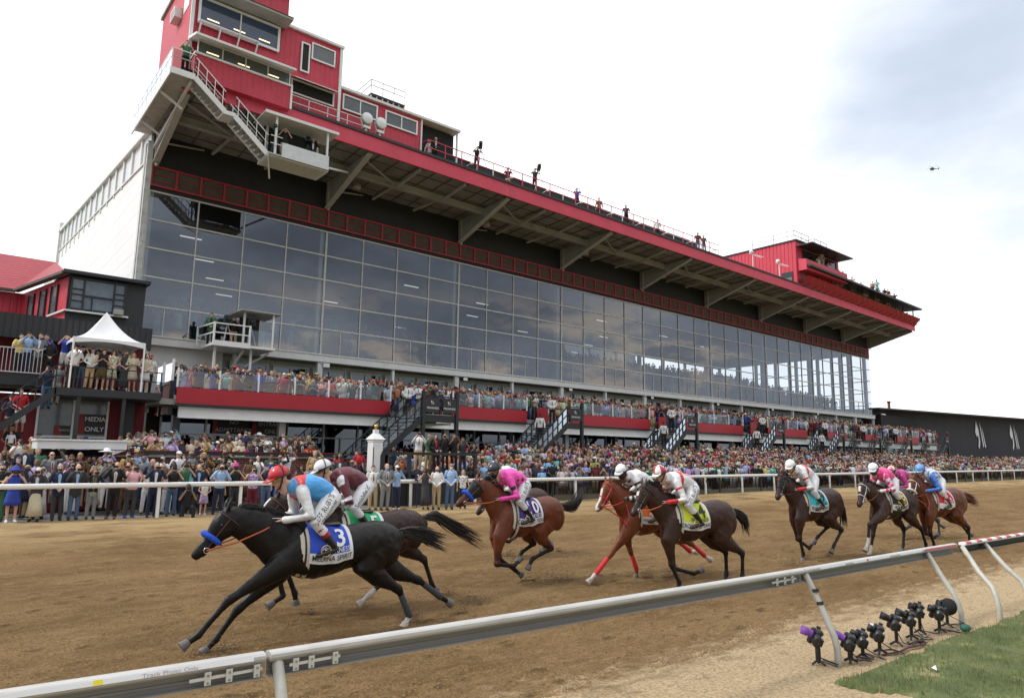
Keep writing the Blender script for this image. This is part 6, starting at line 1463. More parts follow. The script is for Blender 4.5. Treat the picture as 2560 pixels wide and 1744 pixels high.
for k, (x, y) in enumerate(((11.6, 38.4), (12.9, 38.5))):
    t = thing('broadcast_camera', 'black broadcast camera on the white platform before the glass, %s' % ('outside the booth', 'inside the booth')[k], 'camera', (x, y, 7.88), -.2, 'broadcast cameras')
    b = MB(); b.box((-.2, -.35, 1.2), (.2, .35, 1.6)); b.lathe([(.1, 0), (.14, .3)], (0, -.65, 1.4), 12, 'Y'); b.build('camera_body', mat('camera_black'), t); b = MB()
    for a in (0, 2.1, 4.2): b.tube([(0, 0, 1.2), (.35 * math.cos(a), .35 * math.sin(a), 0)], .03, 6)
    b.build('tripod', GRY, t)
person(10.9, 38.9, 7.88, -.3, 'clasped', 'jacket', 'green', 'trousers', 'black', 'person in bright green jacket on the white platform before the glass', shirt='black', group='camera crew')
person(12.2, 39.2, 7.88, -.3, 'camera', 'T-shirt', 'black', 'trousers', 'khaki', 'person in black T-shirt behind the camera on the white platform', group='camera crew')

# crowd object
def low(pose, fem):
    b = MB()
    def p(i): b.mi = i
    p(0); b.ball((0, -.01, 1.63), (.078, .092, .115), 8, 6)
    p(1); b.ball((0, .02, 1.66), (.085, .09, .105), 8, 5)
    if fem: b.tube([(0, .06, 1.62), (0, .07, 1.4)], [(.09, .05), (.07, .03)], 6, lat=(1, 0, 0), cap=False)
    p(2); b.tube([(0, 0, .9), (0, 0, 1.1), (0, 0, 1.32), (0, 0, 1.46)], [(.165, .12), (.145, .11), (.185, .12), (.09, .07)], 9, lat=(1, 0, 0), cap=False)
    for sh, e, w, s in arms(pose):
        p(2); b.tube([sh, e], [.06, .05], 6, cap=False); p(4 if fem else 5); b.tube([e, w], [.042, .032], 6, cap=False); p(0); b.ball(w, .045, 6, 4)
    p(3)
    if fem: b.tube([(0, 0, 1.0), (0, 0, .55)], [(.15, .11), (.22, .17)], 9, lat=(1, 0, 0), cap=False); p(0)
    for s in (1, -1): b.tube([(.09 * s, 0, .92), (.10 * s, 0, .05)], [.085 if not fem else .06, .055 if not fem else .035], 6, cap=False)
    return np.array(b.v, np.float32), b.f, b.m
LOWS = [low(p_, f_) for p_ in ('phone', 'camera', 'folded', 'clasped', 'side', 'high', 'clap') for f_ in (False, True)]
def low_hat(k):
    b = MB()
    if k == 0: b.lathe([(.09, 1.68), (.09, 1.74), (.05, 1.77)], n=8); b.box((-.06, -.17, 1.68), (.06, -.07, 1.69))
    else: b.lathe([(.20, 1.69), (.20, 1.70), (.09, 1.71), (.085, 1.79)], n=10)
    return np.array(b.v, np.float32), b.f, [6] * len(b.f)
HATS = [low_hat(0), low_hat(1)]
def lowpack(t):
    v, f, m = t; pv = np.zeros(len(v), np.int64); lt = np.array([len(q) for q in f], np.int32); fl = np.concatenate([np.array(q) for q in f]).astype(np.int32)
    for q, mi in zip(f, m): pv[list(q)] = mi
    return v, fl, lt, pv
LP = [lowpack(t) for t in LOWS]; HP = [lowpack(t) for t in HATS]
V, FL, LT, CC = [], [], [], []; off = 0
for x, y, z, zone, d in REST:
    q = rr_.randrange(len(LP)); tcx = CLR[rr_.choice(TOPC + ['white', 'red', 'light blue', 'white', 'white', 'pink', 'black', 'navy', 'charcoal'])]; sk = SK[rr_.randrange(len(SK))]; hr = HR[rr_.randrange(len(HR))]; bc = CLR[rr_.choice(['navy', 'black', 'khaki', 'denim', 'black', 'white', 'charcoal'])]
    j = lambda c: [min(.9, k * rr_.uniform(.75, 1.2)) for k in c]
    tcx = j(tcx); pal = np.array([sk, hr, tcx, tcx if q % 2 else bc, sk, tcx if rr_.random() < .6 else sk, j(CLR[rr_.choice(['white', 'black', 'tan', 'red', 'cream', 'navy'])])], np.float32)
    s_ = rr_.uniform(.90, 1.06); a = -math.atan2(x, y) * .8 + rr_.uniform(-.5, .5)
    if zone == 'apron' and x < 60: a = -math.atan2(x, y) * .55 + rr_.uniform(-.5, .5)
    ca, sa = math.cos(a), math.sin(a)
    for P_ in [LP[q]] + ([HP[rr_.randrange(2)]] if rr_.random() < .3 else []):
        v, fl, lt, pv = P_; w = np.empty_like(v); w[:, 0] = (v[:, 0] * ca - v[:, 1] * sa) * s_ + x; w[:, 1] = (v[:, 0] * sa + v[:, 1] * ca) * s_ + y; w[:, 2] = v[:, 2] * s_ + z
        V.append(w); FL.append(fl + off); LT.append(lt); CC.append(pal[pv]); off += len(v)
V = np.concatenate(V); FL = np.concatenate(FL); LT = np.concatenate(LT); CC = np.concatenate(CC)
me = bpy.data.meshes.new('crowd'); me.vertices.add(len(V)); me.vertices.foreach_set('co', V.ravel()); me.loops.add(len(FL)); me.loops.foreach_set('vertex_index', FL)
me.polygons.add(len(LT)); me.polygons.foreach_set('loop_start', np.concatenate([[0], np.cumsum(LT)[:-1]]).astype(np.int32)); me.polygons.foreach_set('loop_total', LT); me.polygons.foreach_set('use_smooth', np.ones(len(LT), bool))
at = me.attributes.new('col', 'FLOAT_COLOR', 'POINT'); at.data.foreach_set('color', np.concatenate([CC, np.ones((len(CC), 1), np.float32)], 1).ravel().astype(np.float32))
me.materials.append(mat('crowd_cloth', rough=.8, attr='col')); me.update()
tag(link('crowd', me), 'dense crowd of distant spectators on the apron, the terrace and behind the glass', 'crowd', kind='stuff')
print('persons', NP[0], 'crowd', len(REST), 'verts', off)
# ---------------- racehorses and jockeys ----------------
def coat_mat():
    m = mat('horse_coat', rough=.40, attr='col', var=.18, vscale=5, bump=.8, bscale=6.5, spec=.28)
    return m
COAT = coat_mat(); mat('ink_black', (.015, .015, .015), .6); SILK = mat('silk', rough=.5, attr='col', var=.05, vscale=14, bump=.25, bscale=14, sheen=.2)
LEATH = mat('brown_leather', (.10, .035, .02), .4); BLACKL = mat('black_leather', (.012, .012, .012), .3); STEEL = mat('bit_steel', (.6, .6, .6), .25, .9)
HAIRB = mat('black_horse_hair', (.012, .010, .009), .5, var=.2)
ORL = mat('orange_rein', (.45, .10, .04), .5); REDL = mat('red_rein', (.6, .03, .04), .5); WL = mat('white_strap', (.75, .75, .75), .5)
def seg_paint(me, segs, fn):
    n = len(me.vertices); co = np.empty(n * 3, np.float32); me.vertices.foreach_get('co', co); co = co.reshape(-1, 3)
    best = np.full(n, 1e9); bi = np.zeros(n, int); bt = np.zeros(n)
    for i, (nm, a, b_, r) in enumerate(segs):
        a = np.array(a); b_ = np.array(b_); d = b_ - a; t = np.clip(((co - a) @ d) / (d @ d + 1e-9), 0, 1); q = np.linalg.norm(co - a - t[:, None] * d, axis=1) / r
        k = q < best; best[k] = q[k]; bi[k] = i; bt[k] = t[k]
    cols = np.ones((n, 4), np.float32)
    for j in range(n): cols[j, :3] = fn(segs[bi[j]][0], bt[j], co[j])
    at = me.attributes.new('col', 'FLOAT_COLOR', 'POINT'); at.data.foreach_set('color', cols.ravel())
from mathutils import noise as MN
def relief(me, amp, sc, zmin=-9):
    me.update(); nr = [v.normal.copy() for v in me.vertices]
    for v, n in zip(me.vertices, nr):
        c = v.co; k = MN.noise(Vector((c.x * sc[0], c.y * sc[1], c.z * sc[2]))) + .5 * MN.noise(Vector((c.x * sc[0] * 2.3 + 5, c.y * sc[1] * 2.3, c.z * sc[2] * 2.3)))
        v.co = c + n * amp * (1 - abs(k) * 2.6) * (1 if c.z > zmin else .3)
    me.update()
TS = [(-.84, 1.29, .09, .11), (-.77, 1.27, .19, .21), (-.66, 1.26, .245, .275), (-.52, 1.25, .275, .31), (-.36, 1.24, .275, .31), (-.2, 1.225, .272, .295), (-.02, 1.20, .28, .305), (.16, 1.17, .29, .34), (.32, 1.175, .275, .365), (.46, 1.19, .245, .36), (.60, 1.20, .205, .31), (.70, 1.18, .16, .24), (.78, 1.16, .10, .14)]
def torso_at(x, sp):
    x = (x - sp['dx']) / sp['sx']
    for a, b_ in zip(TS, TS[1:]):
        if a[0] <= x <= b_[0]:
            t = (x - a[0]) / (b_[0] - a[0]); c = [p + (q - p) * t for p, q in zip(a, b_)]; return c[1] * sp['sz'], c[2], c[3] * sp['sz']
    return 1.2 * sp['sz'], .2, .2
def curve_pts(P, n=3):
    return P
def make_horse(sp):
    D = dict(sx=1.0, sz=1.0, dx=0.0, neck=[(.58, 1.30, .14, .30), (.84, 1.48, .105, .225), (1.04, 1.66, .085, .17), (1.18, 1.77, .07, .125)], poll=(1.22, 1.80), nose=(1.62, 1.44), coat=(.045, .018, .010), low=(.012, .010, .009), white=[], blaze=0, hood=None,
             mane=HAIRB, tail=[(-.8, 0, 1.35), (-1.0, 0, 1.36), (-1.3, 0, 1.25), (-1.55, 0, 1.15)], wraps={}, strap=LEATH, rein=LEATH, noseroll=None, cloth=(.02, .06, .45), num='3', cdx=.12, cw=.27, title='', numc=WL, jx=0.0, jz=0.0, headyaw=0.0, rz=0.0)
    D.update(sp); sp = D
    root = thing('racehorse', sp['label'], 'horse', (sp['x'], sp['y'], sp.get('z', -.12)), math.pi + sp['rz'], 'racehorses'); S_ = sp.get('s', 1.0); root.scale = (S_, S_, S_)
    b = MB(); segs = []
    def tb(nm, pts, rad, n=14):
        b.tube(pts, rad, n, lat=(0, 1, 0))
        for i in range(len(pts) - 1): segs.append((nm + ('x' if nm.endswith('can') and i == len(pts) - 2 else ''), tuple(pts[i]), tuple(pts[i + 1]), (rad[i][0] + rad[i + 1][0]) / 2))
    tb('torso', [(x * sp['sx'] + sp['dx'], 0, z * sp['sz']) for x, z, _, _ in TS], [(w, h * sp['sz']) for _, _, w, h in TS], 40)
    tb('neck', [(x, 0, z) for x, z, _, _ in sp['neck']], [(w * 1.08, h * 1.08) for _, _, w, h in sp['neck']], 28)
    P = Vector((sp['poll'][0], 0, sp['poll'][1])); Nn = Vector((sp['nose'][0], 0, sp['nose'][1])); hd = (Nn - P).normalized()
    if sp['headyaw']: hd = (Matrix.Rotation(sp['headyaw'], 3, 'Z') @ hd)
    hl = .60; HX = Vector((0, 1, 0)); HX = (HX - hd * HX.dot(hd)).normalized(); HF = HX.cross(hd) * -1
    if HF.z < 0: HF = -HF                      # forehead side
    hp = lambda t, s=0., f=0.: P + hd * (hl * t) + HX * s + HF * f
    HR_ = [(0, .072, .122), (.12, .092, .158), (.30, .090, .152), (.48, .072, .116), (.68, .053, .078), (.86, .058, .070), (.97, .050, .056)]
    hpts = [hp(t, 0, -.055 + .03 * t + (0.012 if t > .8 else 0)) for t, _, _ in HR_]
    b.tube(hpts, [(w, h) for _, w, h in HR_], 16, lat=tuple(HX))
    for i in range(len(hpts) - 1): segs.append(('head%d' % i, tuple(hpts[i]), tuple(hpts[i + 1]), .07))
    b.tube([hp(.18, 0, -.11), hp(.5, 0, -.10), hp(.86, 0, -.075)], [(.05, .06), (.035, .04), (.034, .03)], 10, lat=tuple(HX))
    for s in (1, -1):
        b.ball(hp(.28, .062 * s, .0), .026, 8, 6); b.ball(hp(.90, .034 * s, .0), .024, 8, 6)
        b.tube([hp(.0, .045 * s, .05), hp(-.12, .060 * s, .09), hp(-.24, .062 * s, .11)], [(.032, .02), (.036, .018), (.010, .008)], 8, lat=tuple(HX)); segs.append(('ear', tuple(hp(-.05, .05 * s, .02)), tuple(hp(-.27, .062 * s, -.03)), .03))
    hoofs = []
    for li, lg in enumerate(sp['legs']):
        front = li < 2; s = (1, -1)[li % 2]; y = .135 * s; (jx, jz), (kx, kz), (fx, fz), (hx, hz) = lg
        y2 = y * .95
        sh = (.55 * sp['sx'] + sp['dx'], y * .85, 1.18 * sp['sz']) if front else (-.50 * sp['sx'] + sp['dx'], y * .9, 1.24 * sp['sz'])
        nm = ('F' if front else 'H') + ('L' if s > 0 else 'R')
        mid = lambda a, c, t: tuple(Vector(a).lerp(Vector(c), t))
        J, K, F_, H_ = (jx, y, jz), (kx, y2, kz), (fx, y2, fz), (hx, y2, hz)
        if front:
            tb(nm + 'up', [sh, J, mid(J, K, .35)], [(.11, .22), (.092, .145), (.074, .100)], 16); tb(nm + 'arm', [mid(J, K, .35), mid(J, K, .8), K], [(.073, .099), (.047, .056), (.054, .062)], 14)
            b.ball(tuple(Vector(sh) + Vector((-.05, .03 * s, -.02))), (.18, .085, .24), 12, 8)
        else:
            tb(nm + 'up', [sh, J, mid(J, K, .35)], [(.16, .30), (.125, .21), (.092, .135)], 18); tb(nm + 'arm', [mid(J, K, .35), mid(J, K, .82), K], [(.090, .132), (.052, .068), (.049, .070)], 14)
            b.ball(tuple(Vector(sh) + Vector((-.10, .02 * s, -.08))), (.20, .12, .26), 12, 8)
        tb(nm + 'can', [K, mid(K, F_, .25), mid(K, F_, .8), F_], [(.050, .058), (.032, .041), (.032, .040), (.043, .050)], 12)
        tb(nm + 'pas', [F_, mid(F_, H_, .55), mid(F_, H_, .8)], [(.040, .046), (.034, .037), (.038, .042)], 12)
        hoofs.append((F_, H_, nm))
        if nm in sp['wraps']:
            w = MB(); w.tube([mid(K, F_, .22), mid(K, F_, .55), mid(K, F_, .98)], [(.040, .046), (.038, .043), (.045, .051)], 12, lat=(0, 1, 0)); w.build('leg_wrap', sp['wraps'][nm], root, True)
    c0, lo = np.array(sp['coat']), np.array(sp['low']); wh = np.array((.55, .52, .48))
    def paint(nm, t, p):
        if nm.startswith('head'):
            k = int(nm[4:]); v = Vector(p.tolist()) - P; tt = v.dot(hd) / hl; la = abs(v.dot(HX)); ff = v.dot(HF)
            if sp['hood'] is not None and tt < .56: return sp['hood']
            if sp['blaze'] and ff > -.03 + .02 * tt:
                wdt = {1: .016 + .012 * (tt < .4), 2: .026 if tt < .95 else .05, 3: .028 if .2 < tt < .42 else 0}[sp['blaze']]
                if la < wdt and .12 < tt: return wh
            return c0 * (.85 if tt < .6 else .5) + lo * (.15 if tt < .6 else .5)
        if nm[1:3] in ('Lc', 'Rc', 'Lp', 'Rp') or nm[2:] in ('can', 'pas'):
            if nm[:2] in sp['white'] and nm[2:] in ('pas', 'canx'): return wh
            return lo
        if nm[2:] == 'arm' and len(nm) == 5: return c0 * (1 - t * .8) + lo * (t * .8)
        if nm == 'ear': return c0 * .6
        return c0
    me = rebuild(b, COAT, .0135, 9, 'body'); seg_paint(me, segs, paint); relief(me, .0065, (5.5, 4, 3.2), .72); link('body', me, root)
    for F_, H_, nm in hoofs:
        F_, H_ = Vector(F_), Vector(H_); d = (H_ - F_).normalized(); a = F_.lerp(H_, .68); e = H_ + d * .045; h = MB()
        h.tube([a, a + d * .015, e], [(.036, .040), (.043, .050), (.056, .066)], 12, lat=(0, 1, 0), cap=False); h.build('hoof', mat('hoof_grey', (.12, .11, .11), .5) if nm not in sp['white'] else mat('hoof_pale', (.42, .36, .30), .6), root)
    rg = random.Random(int(sp['x'] * 10))
    # mane along the crest, streaming back
    nk = [(x, z + h * .93) for x, z, _, h in sp['neck']]; m = MB()
    for k in range(150):
        t = rg.uniform(0.1, 2.95); i = int(t); f = t - i; x = nk[i][0] + (nk[i + 1][0] - nk[i][0]) * f; z = nk[i][1] + (nk[i + 1][1] - nk[i][1]) * f
        l = rg.uniform(.10, .22); u = rg.uniform(.0, .06); y0 = rg.uniform(-.015, .03)
        m.tube([(x, y0, z - .035), (x - l * .4, y0 + .01, z + u), (x - l, y0 + rg.uniform(-.02, .05), z + u * .7 - rg.uniform(0, .05))], [.008, .006, .002], 4)
    m.build('mane', sp['mane'], root, True)
    tl = MB(); T = [Vector(q) for q in sp['tail']]
    for k in range(170):
        sp_ = rg.uniform(-1, 1); sv_ = rg.uniform(-1, 1); pts = []; L_ = rg.uniform(.65, 1.08)
        for j in range(7):
            s = j / 6 * L_ * (len(T) - 1); i = min(int(s), len(T) - 2); f = s - i; p = T[i].lerp(T[i + 1], f) if f <= 1 else T[i + 1] + (T[i + 1] - T[i]) * (f - 1)
            w = .016 + .085 * (j / 6) ** .9; pts.append(p + Vector((0, sp_ * w, sv_ * w * 1.3 + math.sin(j * 1.1 + k) * .012)))
        tl.tube(pts, [.011, .010, .009, .0075, .006, .004, .0015], 4, cap=False)
    tl.tube([T[0] + Vector((.06, 0, -.02)), T[0], T[0].lerp(T[1], .7)], [.05, .042, .03], 8)
    tl.build('tail', sp['mane'], root, True)
    # eyes, nostrils
    e = MB()
    for s in (1, -1): e.ball(hp(.28, .078 * s, .004), .015, 8, 6)
    e.build('eye', mat('eye_black', (.01, .008, .006), .05, spec=1.0), root, True)
    e = MB()
    for s in (1, -1): e.ball(hp(.925, .047 * s, .008), (.011, .007, .013), 8, 6)
    e.build('nostril', mat('nostril_dark', (.02, .008, .008), .6), root, True)
    # bridle
    def ring(mb, t, r=.009, g=1.0, a0=0, a1=360, n=20, off=.0):
        for (ta, wa, ha), (tb_, wb_, hb) in zip(HR_, HR_[1:]):
            if ta <= t <= tb_: f = (t - ta) / (tb_ - ta); w = wa + (wb_ - wa) * f; h = ha + (hb - ha) * f
        c = hp(t, 0, -.055 + .03 * t - (.02 if t < .3 else .012)); q = []
        for k in range(n + 1): a = R(a0 + (a1 - a0) * k / n); q.append(c + HX * math.cos(a) * (w + .008) * g + HF * math.sin(a) * (h + (.03 if t < .3 else .018)) * g)
        mb.tube(q, r, 6)
    br = MB(); ring(br, .56); ring(br, .10)
    for s in (1, -1): br.tube([hp(.10, .088 * s, -.03), hp(.35, .088 * s, -.035), hp(.56, .066 * s, -.04), hp(.80, .055 * s, -.055)], .009, 6)
    br.build('bridle', sp['strap'], root, True)
    bt_ = MB()
    for s in (1, -1):
        q = [hp(.80, .062 * s, -.055) + (hd * math.cos(k / 10 * 6.283) + HF * math.sin(k / 10 * 6.283)) * .032 for k in range(11)]; bt_.tube(q, .006, 5)
    bt_.build('bit_ring', STEEL, root, True)
    if sp['noseroll']:
        nr = MB(); ring(nr, .57, .034, 1.18, -20, 200, 16); nr.build('noseband_roll', sp['noseroll'], root, True)
    if sp['hood'] is not None:
        k = MB()
        for s in (1, -1): k.tube([hp(.20, .085 * s, .01) + (hd * math.cos(a) + HF * math.sin(a)) * .045 for a in [R(60 + 24 * i_) for i_ in range(8)]], .010, 6)
        k.build('blinker_cup', BLACKL, root, True)
    # saddle cloth
    cx = .02 * sp['sx'] + sp['dx'] + .10 + sp.get('cdx', .0)
    def CP(x, a, o=.022):
        cz, hw, hh = torso_at(x, sp); return Vector((x, (hw + o) * math.sin(a), cz + (hh + o) * math.cos(a)))
    W_ = sp.get('cw', .28); amax = 1.92
    rr2 = .30
    for s in (1, -1):
        cl = MB(); nx, na = 12, 16
        vs = [CP(cx + W_ * (2 * i / nx - 1) * (1 + .06 * j / na), s * amax * j / na, .022 + .012 * (j / na) ** 2 + .006 * math.sin(i * 1.3 + j * .5)) for j in range(na + 1) for i in range(nx + 1)]
        fs = []; mi = []
        for j in range(na):
            for i in range(nx): q = j * (nx + 1) + i; f = (q, q + 1, q + nx + 2, q + nx + 1); fs.append(f if s < 0 else f[::-1]); mi.append(1 if j >= na - 3 or (i in (0,)) else 0)
        cl.v = [tuple(v) for v in vs]; cl.f = fs; cl.m = mi
        wmat = mat('cloth_white', (.70, .70, .72), .7, bump=.1)
        o = cl.build('saddle_cloth', [mat('cloth_' + sp['num'] + '_colour', sp['cloth'], .7, bump=.1), wmat], root, True)
        t = MB()
        def put(txt, u0, a_c, size, bold, mb):
            v, f = text_mesh(txt, size, bold); mb.add([CP(cx - (a * s) + u0 * s * -1 if s > 0 else cx - (a * s) + u0, s * (a_c - b_ / rr2), .040 + .012 * ((a_c) / amax) ** 2) for a, b_ in v], f if s > 0 else f)
        put(sp['num'], .115 if len(sp['num']) < 2 else .04, 1.0, .30, .02, t); t.build('number', sp['numc'], o)
        t = MB(); put('PREAKNESS', .04, 1.44, .075, .002, t); t.build('lettering', sp['numc'], o)
        t = MB(); put(sp['title'], .0, 1.72, min(.092, 1.02 / max(8, len(sp['title']))), .008, t); t.build('name_lettering', mat('ink_black', (.02, .02, .02), .6), o)
    gi = MB(); gx = cx + W_ + .05
    for k in range(28):
        a, c = R(360 * k / 28), R(360 * (k + 1) / 28); gi.quad(CP(gx - .06, a, .014), CP(gx + .06, a, .014), CP(gx + .06, c, .014), CP(gx - .06, c, .014))
    o = gi.build('girth', mat('girth_cream', (.58, .54, .45), .7), root); gi = MB()
    for k in range(28):
        a, c = R(360 * k / 28), R(360 * (k + 1) / 28); gi.quad(CP(gx - .012, a, .016), CP(gx + .012, a, .016), CP(gx + .012, c, .016), CP(gx - .012, c, .016))
    gi.build('stripe', BLACKL, o)
    jx, jz = sp['jx'], sp['jz']; bz = torso_at(.2, sp); top = bz[0] + bz[2]
    sd_ = MB(); sd_.tube([(.02 + jx, 0, top + .035), (.2 + jx, 0, top + .03), (.38 + jx, 0, top + .06)], [(.12, .03), (.10, .025), (.08, .03)], 12, lat=(0, 1, 0)); sd_.build('saddle', BLACKL, root, True)
    for s in (1, -1):
        st = MB(); st.bar((.30 + jx, .20 * s, top - .05), (.27 + jx, .31 * s, 1.22 + jz), .02, .008); q = [Vector((.30 + jx + .0, .33 * s, 1.15 + jz)) + Vector((math.cos(R(30 * k)) * .065, 0, math.sin(R(30 * k)) * .07)) for k in range(13)]; st.tube(q, .009, 6); st.build('stirrup', mat('brass', (.55, .42, .18), .3, .8), root, True)
    hand = Vector((.84 + jx, .09, 1.52 + jz))
    for s in (1, -1):
        rn = MB(); a = hp(.80, .062 * s, -.055); h_ = Vector((hand.x, hand.y * s, hand.z - .01)); rn.tube([a, a.lerp(h_, .4) + Vector((0, .06 * s, -.03)), a.lerp(h_, .75) + Vector((0, .05 * s, -.02)), h_], .010, 6); rn.build('rein', sp['rein'], root, True)
    if sp.get('loop'):
        rn = MB(); rn.tube([hp(.80, .06, -.06), (1.0, .16, 1.18), (.92, .20, 1.02), (.78, .15, 1.2), hand], .012, 6); rn.build('yoke_strap', sp['loop'], root, True)
    make_jockey(root, sp, jx, jz)
def make_jockey(hr, sp, jx, jz):
    r = thing('person', sp['jlabel'], 'jockey', tuple(hr.location), hr.rotation_euler.z, 'jockeys'); r.scale = hr.scale; V3 = lambda x, y, z: Vector((x + jx, y, z + jz))
    H = V3(.83, 0, 2.03); M = Matrix.Translation(H) @ Matrix.Rotation(sp.get('jyaw', .15), 4, 'Z') @ Matrix.Rotation(R(22), 4, 'Y') @ Matrix.Rotation(R(90), 4, 'Z') @ Matrix.Translation((0, 0, -1.63))
    b = MB(); head_geo(b); b.v = [tuple(M @ Vector(v)) for v in b.v]
    b.tube([V3(.60, 0, 1.93), V3(.72, 0, 1.97), V3(.80, 0, 1.99)], [.06, .055, .05], 10)
    b.tube([V3(.24, 0, 1.82), V3(.44, 0, 1.90), V3(.62, 0, 1.91)], [(.12, .10), (.13, .11), (.12, .09)], 12, lat=(0, 1, 0))
    A = []
    for s in (1, -1):
        sh, e, w = V3(.60, .15 * s, 1.89), V3(.50, .27 * s, 1.58), V3(.80, .10 * s, 1.53); A.append((sh, e, w, s)); b.tube([sh, e, w], [.042, .034, .026], 8)
        hand_geo(b, w, (w - e), s, .0105, .07); b.tube([V3(.18, .11 * s, 1.78), V3(.42, .27 * s, 1.48), V3(.18, .30 * s, 1.20)], [.08, .05, .035], 8)
    child('body', rebuild(b, SKIN, .0115, 2, 'body'), r, SK[sp.get('skin', 0)])
    segs = []
    b = MB(); tp = [V3(.20, 0, 1.84), V3(.30, 0, 1.89), V3(.45, 0, 1.93), V3(.60, 0, 1.93), V3(.68, 0, 1.935)]; b.tube(tp, [(.16, .14), (.175, .155), (.20, .165), (.185, .14), (.09, .08)], 22, lat=(0, 1, 0))
    for i in range(4): segs.append(('t%d' % i, tuple(tp[i]), tuple(tp[i + 1]), .15))
    for sh, e, w, s in A: b.tube([sh + Vector((-.02, -.02 * s, .0)), e, w.lerp(e, .10)], [.086, .068, .044], 14); segs += [('u', tuple(sh), tuple(e), .07), ('l', tuple(e), tuple(w), .05)]
    me = rebuild(b, SILK, .0125, 2, 'silks'); relief(me, .0055, (6, 8, 8)); seg_paint(me, segs, lambda nm, t, p: sp['silk'](nm, t, p[0] - jx, p[1], p[2] - jz)); link('silks', me, r)
    b = MB(); b.tube([V3(.12, 0, 1.77), V3(.18, 0, 1.81), V3(.28, 0, 1.86)], [(.15, .14), (.165, .15), (.15, .12)], 14, lat=(0, 1, 0))
    for s in (1, -1): b.tube([V3(.17, .10 * s, 1.76), V3(.31, .20 * s, 1.63), V3(.43, .27 * s, 1.48), V3(.33, .29 * s, 1.38)], [.125, .105, .078, .06], 12)
    bme = rebuild(b, mat('breeches_white', (.68, .68, .69), .6, var=.05, bump=.3, bscale=12), .0125, 2, 'breeches'); relief(bme, .0045, (6, 6, 6)); br = child('breeches', bme, r)
    if sp.get('sponsor'):
        tr = BVHTree.FromPolygons([v.co.copy() for v in br.data.vertices], [tuple(p.vertices) for p in br.data.polygons]); t = MB()
        U = (V3(.14, .3, 1.84) - V3(.42, .3, 1.50)).normalized(); Rr = U; Up = Vector((0, -1, 0)).cross(U); Up = Up if Up.z > 0 else -Up
        C = V3(.30, .6, 1.65)
        for txt, oy, sz_ in sp['sponsor']:
            v, f = text_mesh(txt, sz_, .002); vs = []
            for a, b_ in v:
                o = C + Rr * a + Up * (b_ + oy); h = tr.ray_cast(o, Vector((0, -1, 0))); vs.append((h[0] + Vector((0, .004, 0))) if h[0] is not None else o + Vector((0, -.42, 0)))
            t.add(vs, f)
        t.build('lettering', mat('ink_black'), br)
    for s in (1, -1):
        b = MB(); k, an, to = V3(.37, .28 * s, 1.43), V3(.18, .30 * s, 1.19), V3(.40, .31 * s, 1.10)
        b.tube([k, k.lerp(an, .5), an], [(.060, .060), (.056, .056), (.042, .044)], 12, lat=(0, 1, 0)); b.tube([an + Vector((-.05, 0, -.03)), an + Vector((.04, 0, -.05)), to], [(.034, .04), (.042, .045), (.034, .026)], 10, lat=(0, 1, 0)); bo = b.build('boot', BLACKL, r, True)
        if sp.get('cuff'): c = MB(); c.tube([k.lerp(an, .02), k.lerp(an, .40)], [(.064, .064), (.061, .061)], 12, lat=(0, 1, 0)); c.build('boot_cuff', sp['cuff'], bo, True)
    b = MB(); shell(b, (0, .015, 1.685), (.118, .138, .118), lambda d: -.035 if d.y > 0 else -.01, 18, 12); b.add([(-.09, -.09, 1.665), (.09, -.09, 1.665), (.06, -.185, 1.65), (-.06, -.185, 1.65), (-.09, -.09, 1.685), (.09, -.09, 1.685), (.06, -.185, 1.66), (-.06, -.185, 1.66)], [(3, 2, 1, 0), (4, 5, 6, 7), (0, 1, 5, 4), (1, 2, 6, 5), (2, 3, 7, 6), (3, 0, 4, 7)])
    if sp.get('hpanel'):
        b.m = [1 if (sum(math.atan2(b.v[i][0], -(b.v[i][1] - .015)) for i in f) / len(f) * 4 / math.pi) % 2 > 1 else 0 for f in b.f]
    b.v = [tuple(M @ Vector(v)) for v in b.v]; ho = b.build('helmet', [mat('helmet_%s' % sp['num'], sp['helmet'], .35, coat=.3), mat('helmet_panel_%s' % sp['num'], sp.get('hpanel') or (1, 1, 1), .35)], r, True)
    b = MB()
    q = [(.122 * math.sin(a), .015 - .142 * math.cos(a), 1.672) for a in [R(20 * k) for k in range(19)]]; b.tube(q, .009, 6)
    for s in (1, -1): b.tube([(.118 * s, .0, 1.665), (.09 * s, -.02, 1.60), (.04 * s, -.05, 1.525), (0, -.06, 1.515)], .010, 6); b.tube([(.119 * s, .02, 1.67), (.10 * s, .04, 1.78), (.03 * s, .04, 1.808)], .008, 6)
    b.v = [tuple(M @ Vector(v)) for v in b.v]; b.build('chin_strap', BLACKL, ho, True)
    b = MB()
    for s in (1, -1): b.ball((.038 * s, -.088, 1.648), (.040, .022, .026), 10, 8)
    b.tube([(-.10, -.03, 1.655), (-.07, -.08, 1.65), (.07, -.08, 1.65), (.10, -.03, 1.655)], .012, 6); b.v = [tuple(M @ Vector(v)) for v in b.v]
    b.build('goggles', mat('goggles_%s' % sp['num'], sp.get('goggle', (.02, .02, .02)), .12, spec=1.0), r, True)
    if sp.get('jmask'): b = MB(); b.ball((0, -.042, 1.578), (.058, .062, .05), 12, 8); b.v = [tuple(M @ Vector(v)) for v in b.v]; b.build('face_mask', BLACKL, r, True)
    wp = MB(); w = V3(.80, .10, 1.53); wp.tube([w + Vector((.12, .0, .03)), w + Vector((-.28, .05, .02))], [.004, .009], 6); 
    o = wp.build('whip', mat('whip_white', (.6, .6, .58), .5) , None); o.location = hr.location; o.rotation_euler = hr.rotation_euler; o.scale = hr.scale; tag(o, 'riding whip in the hand of the ' + sp['who'], 'whip', 'riding whips')
WHc = (.70, .70, .71); BK = (.012, .012, .013); RD = (.55, .02, .03)
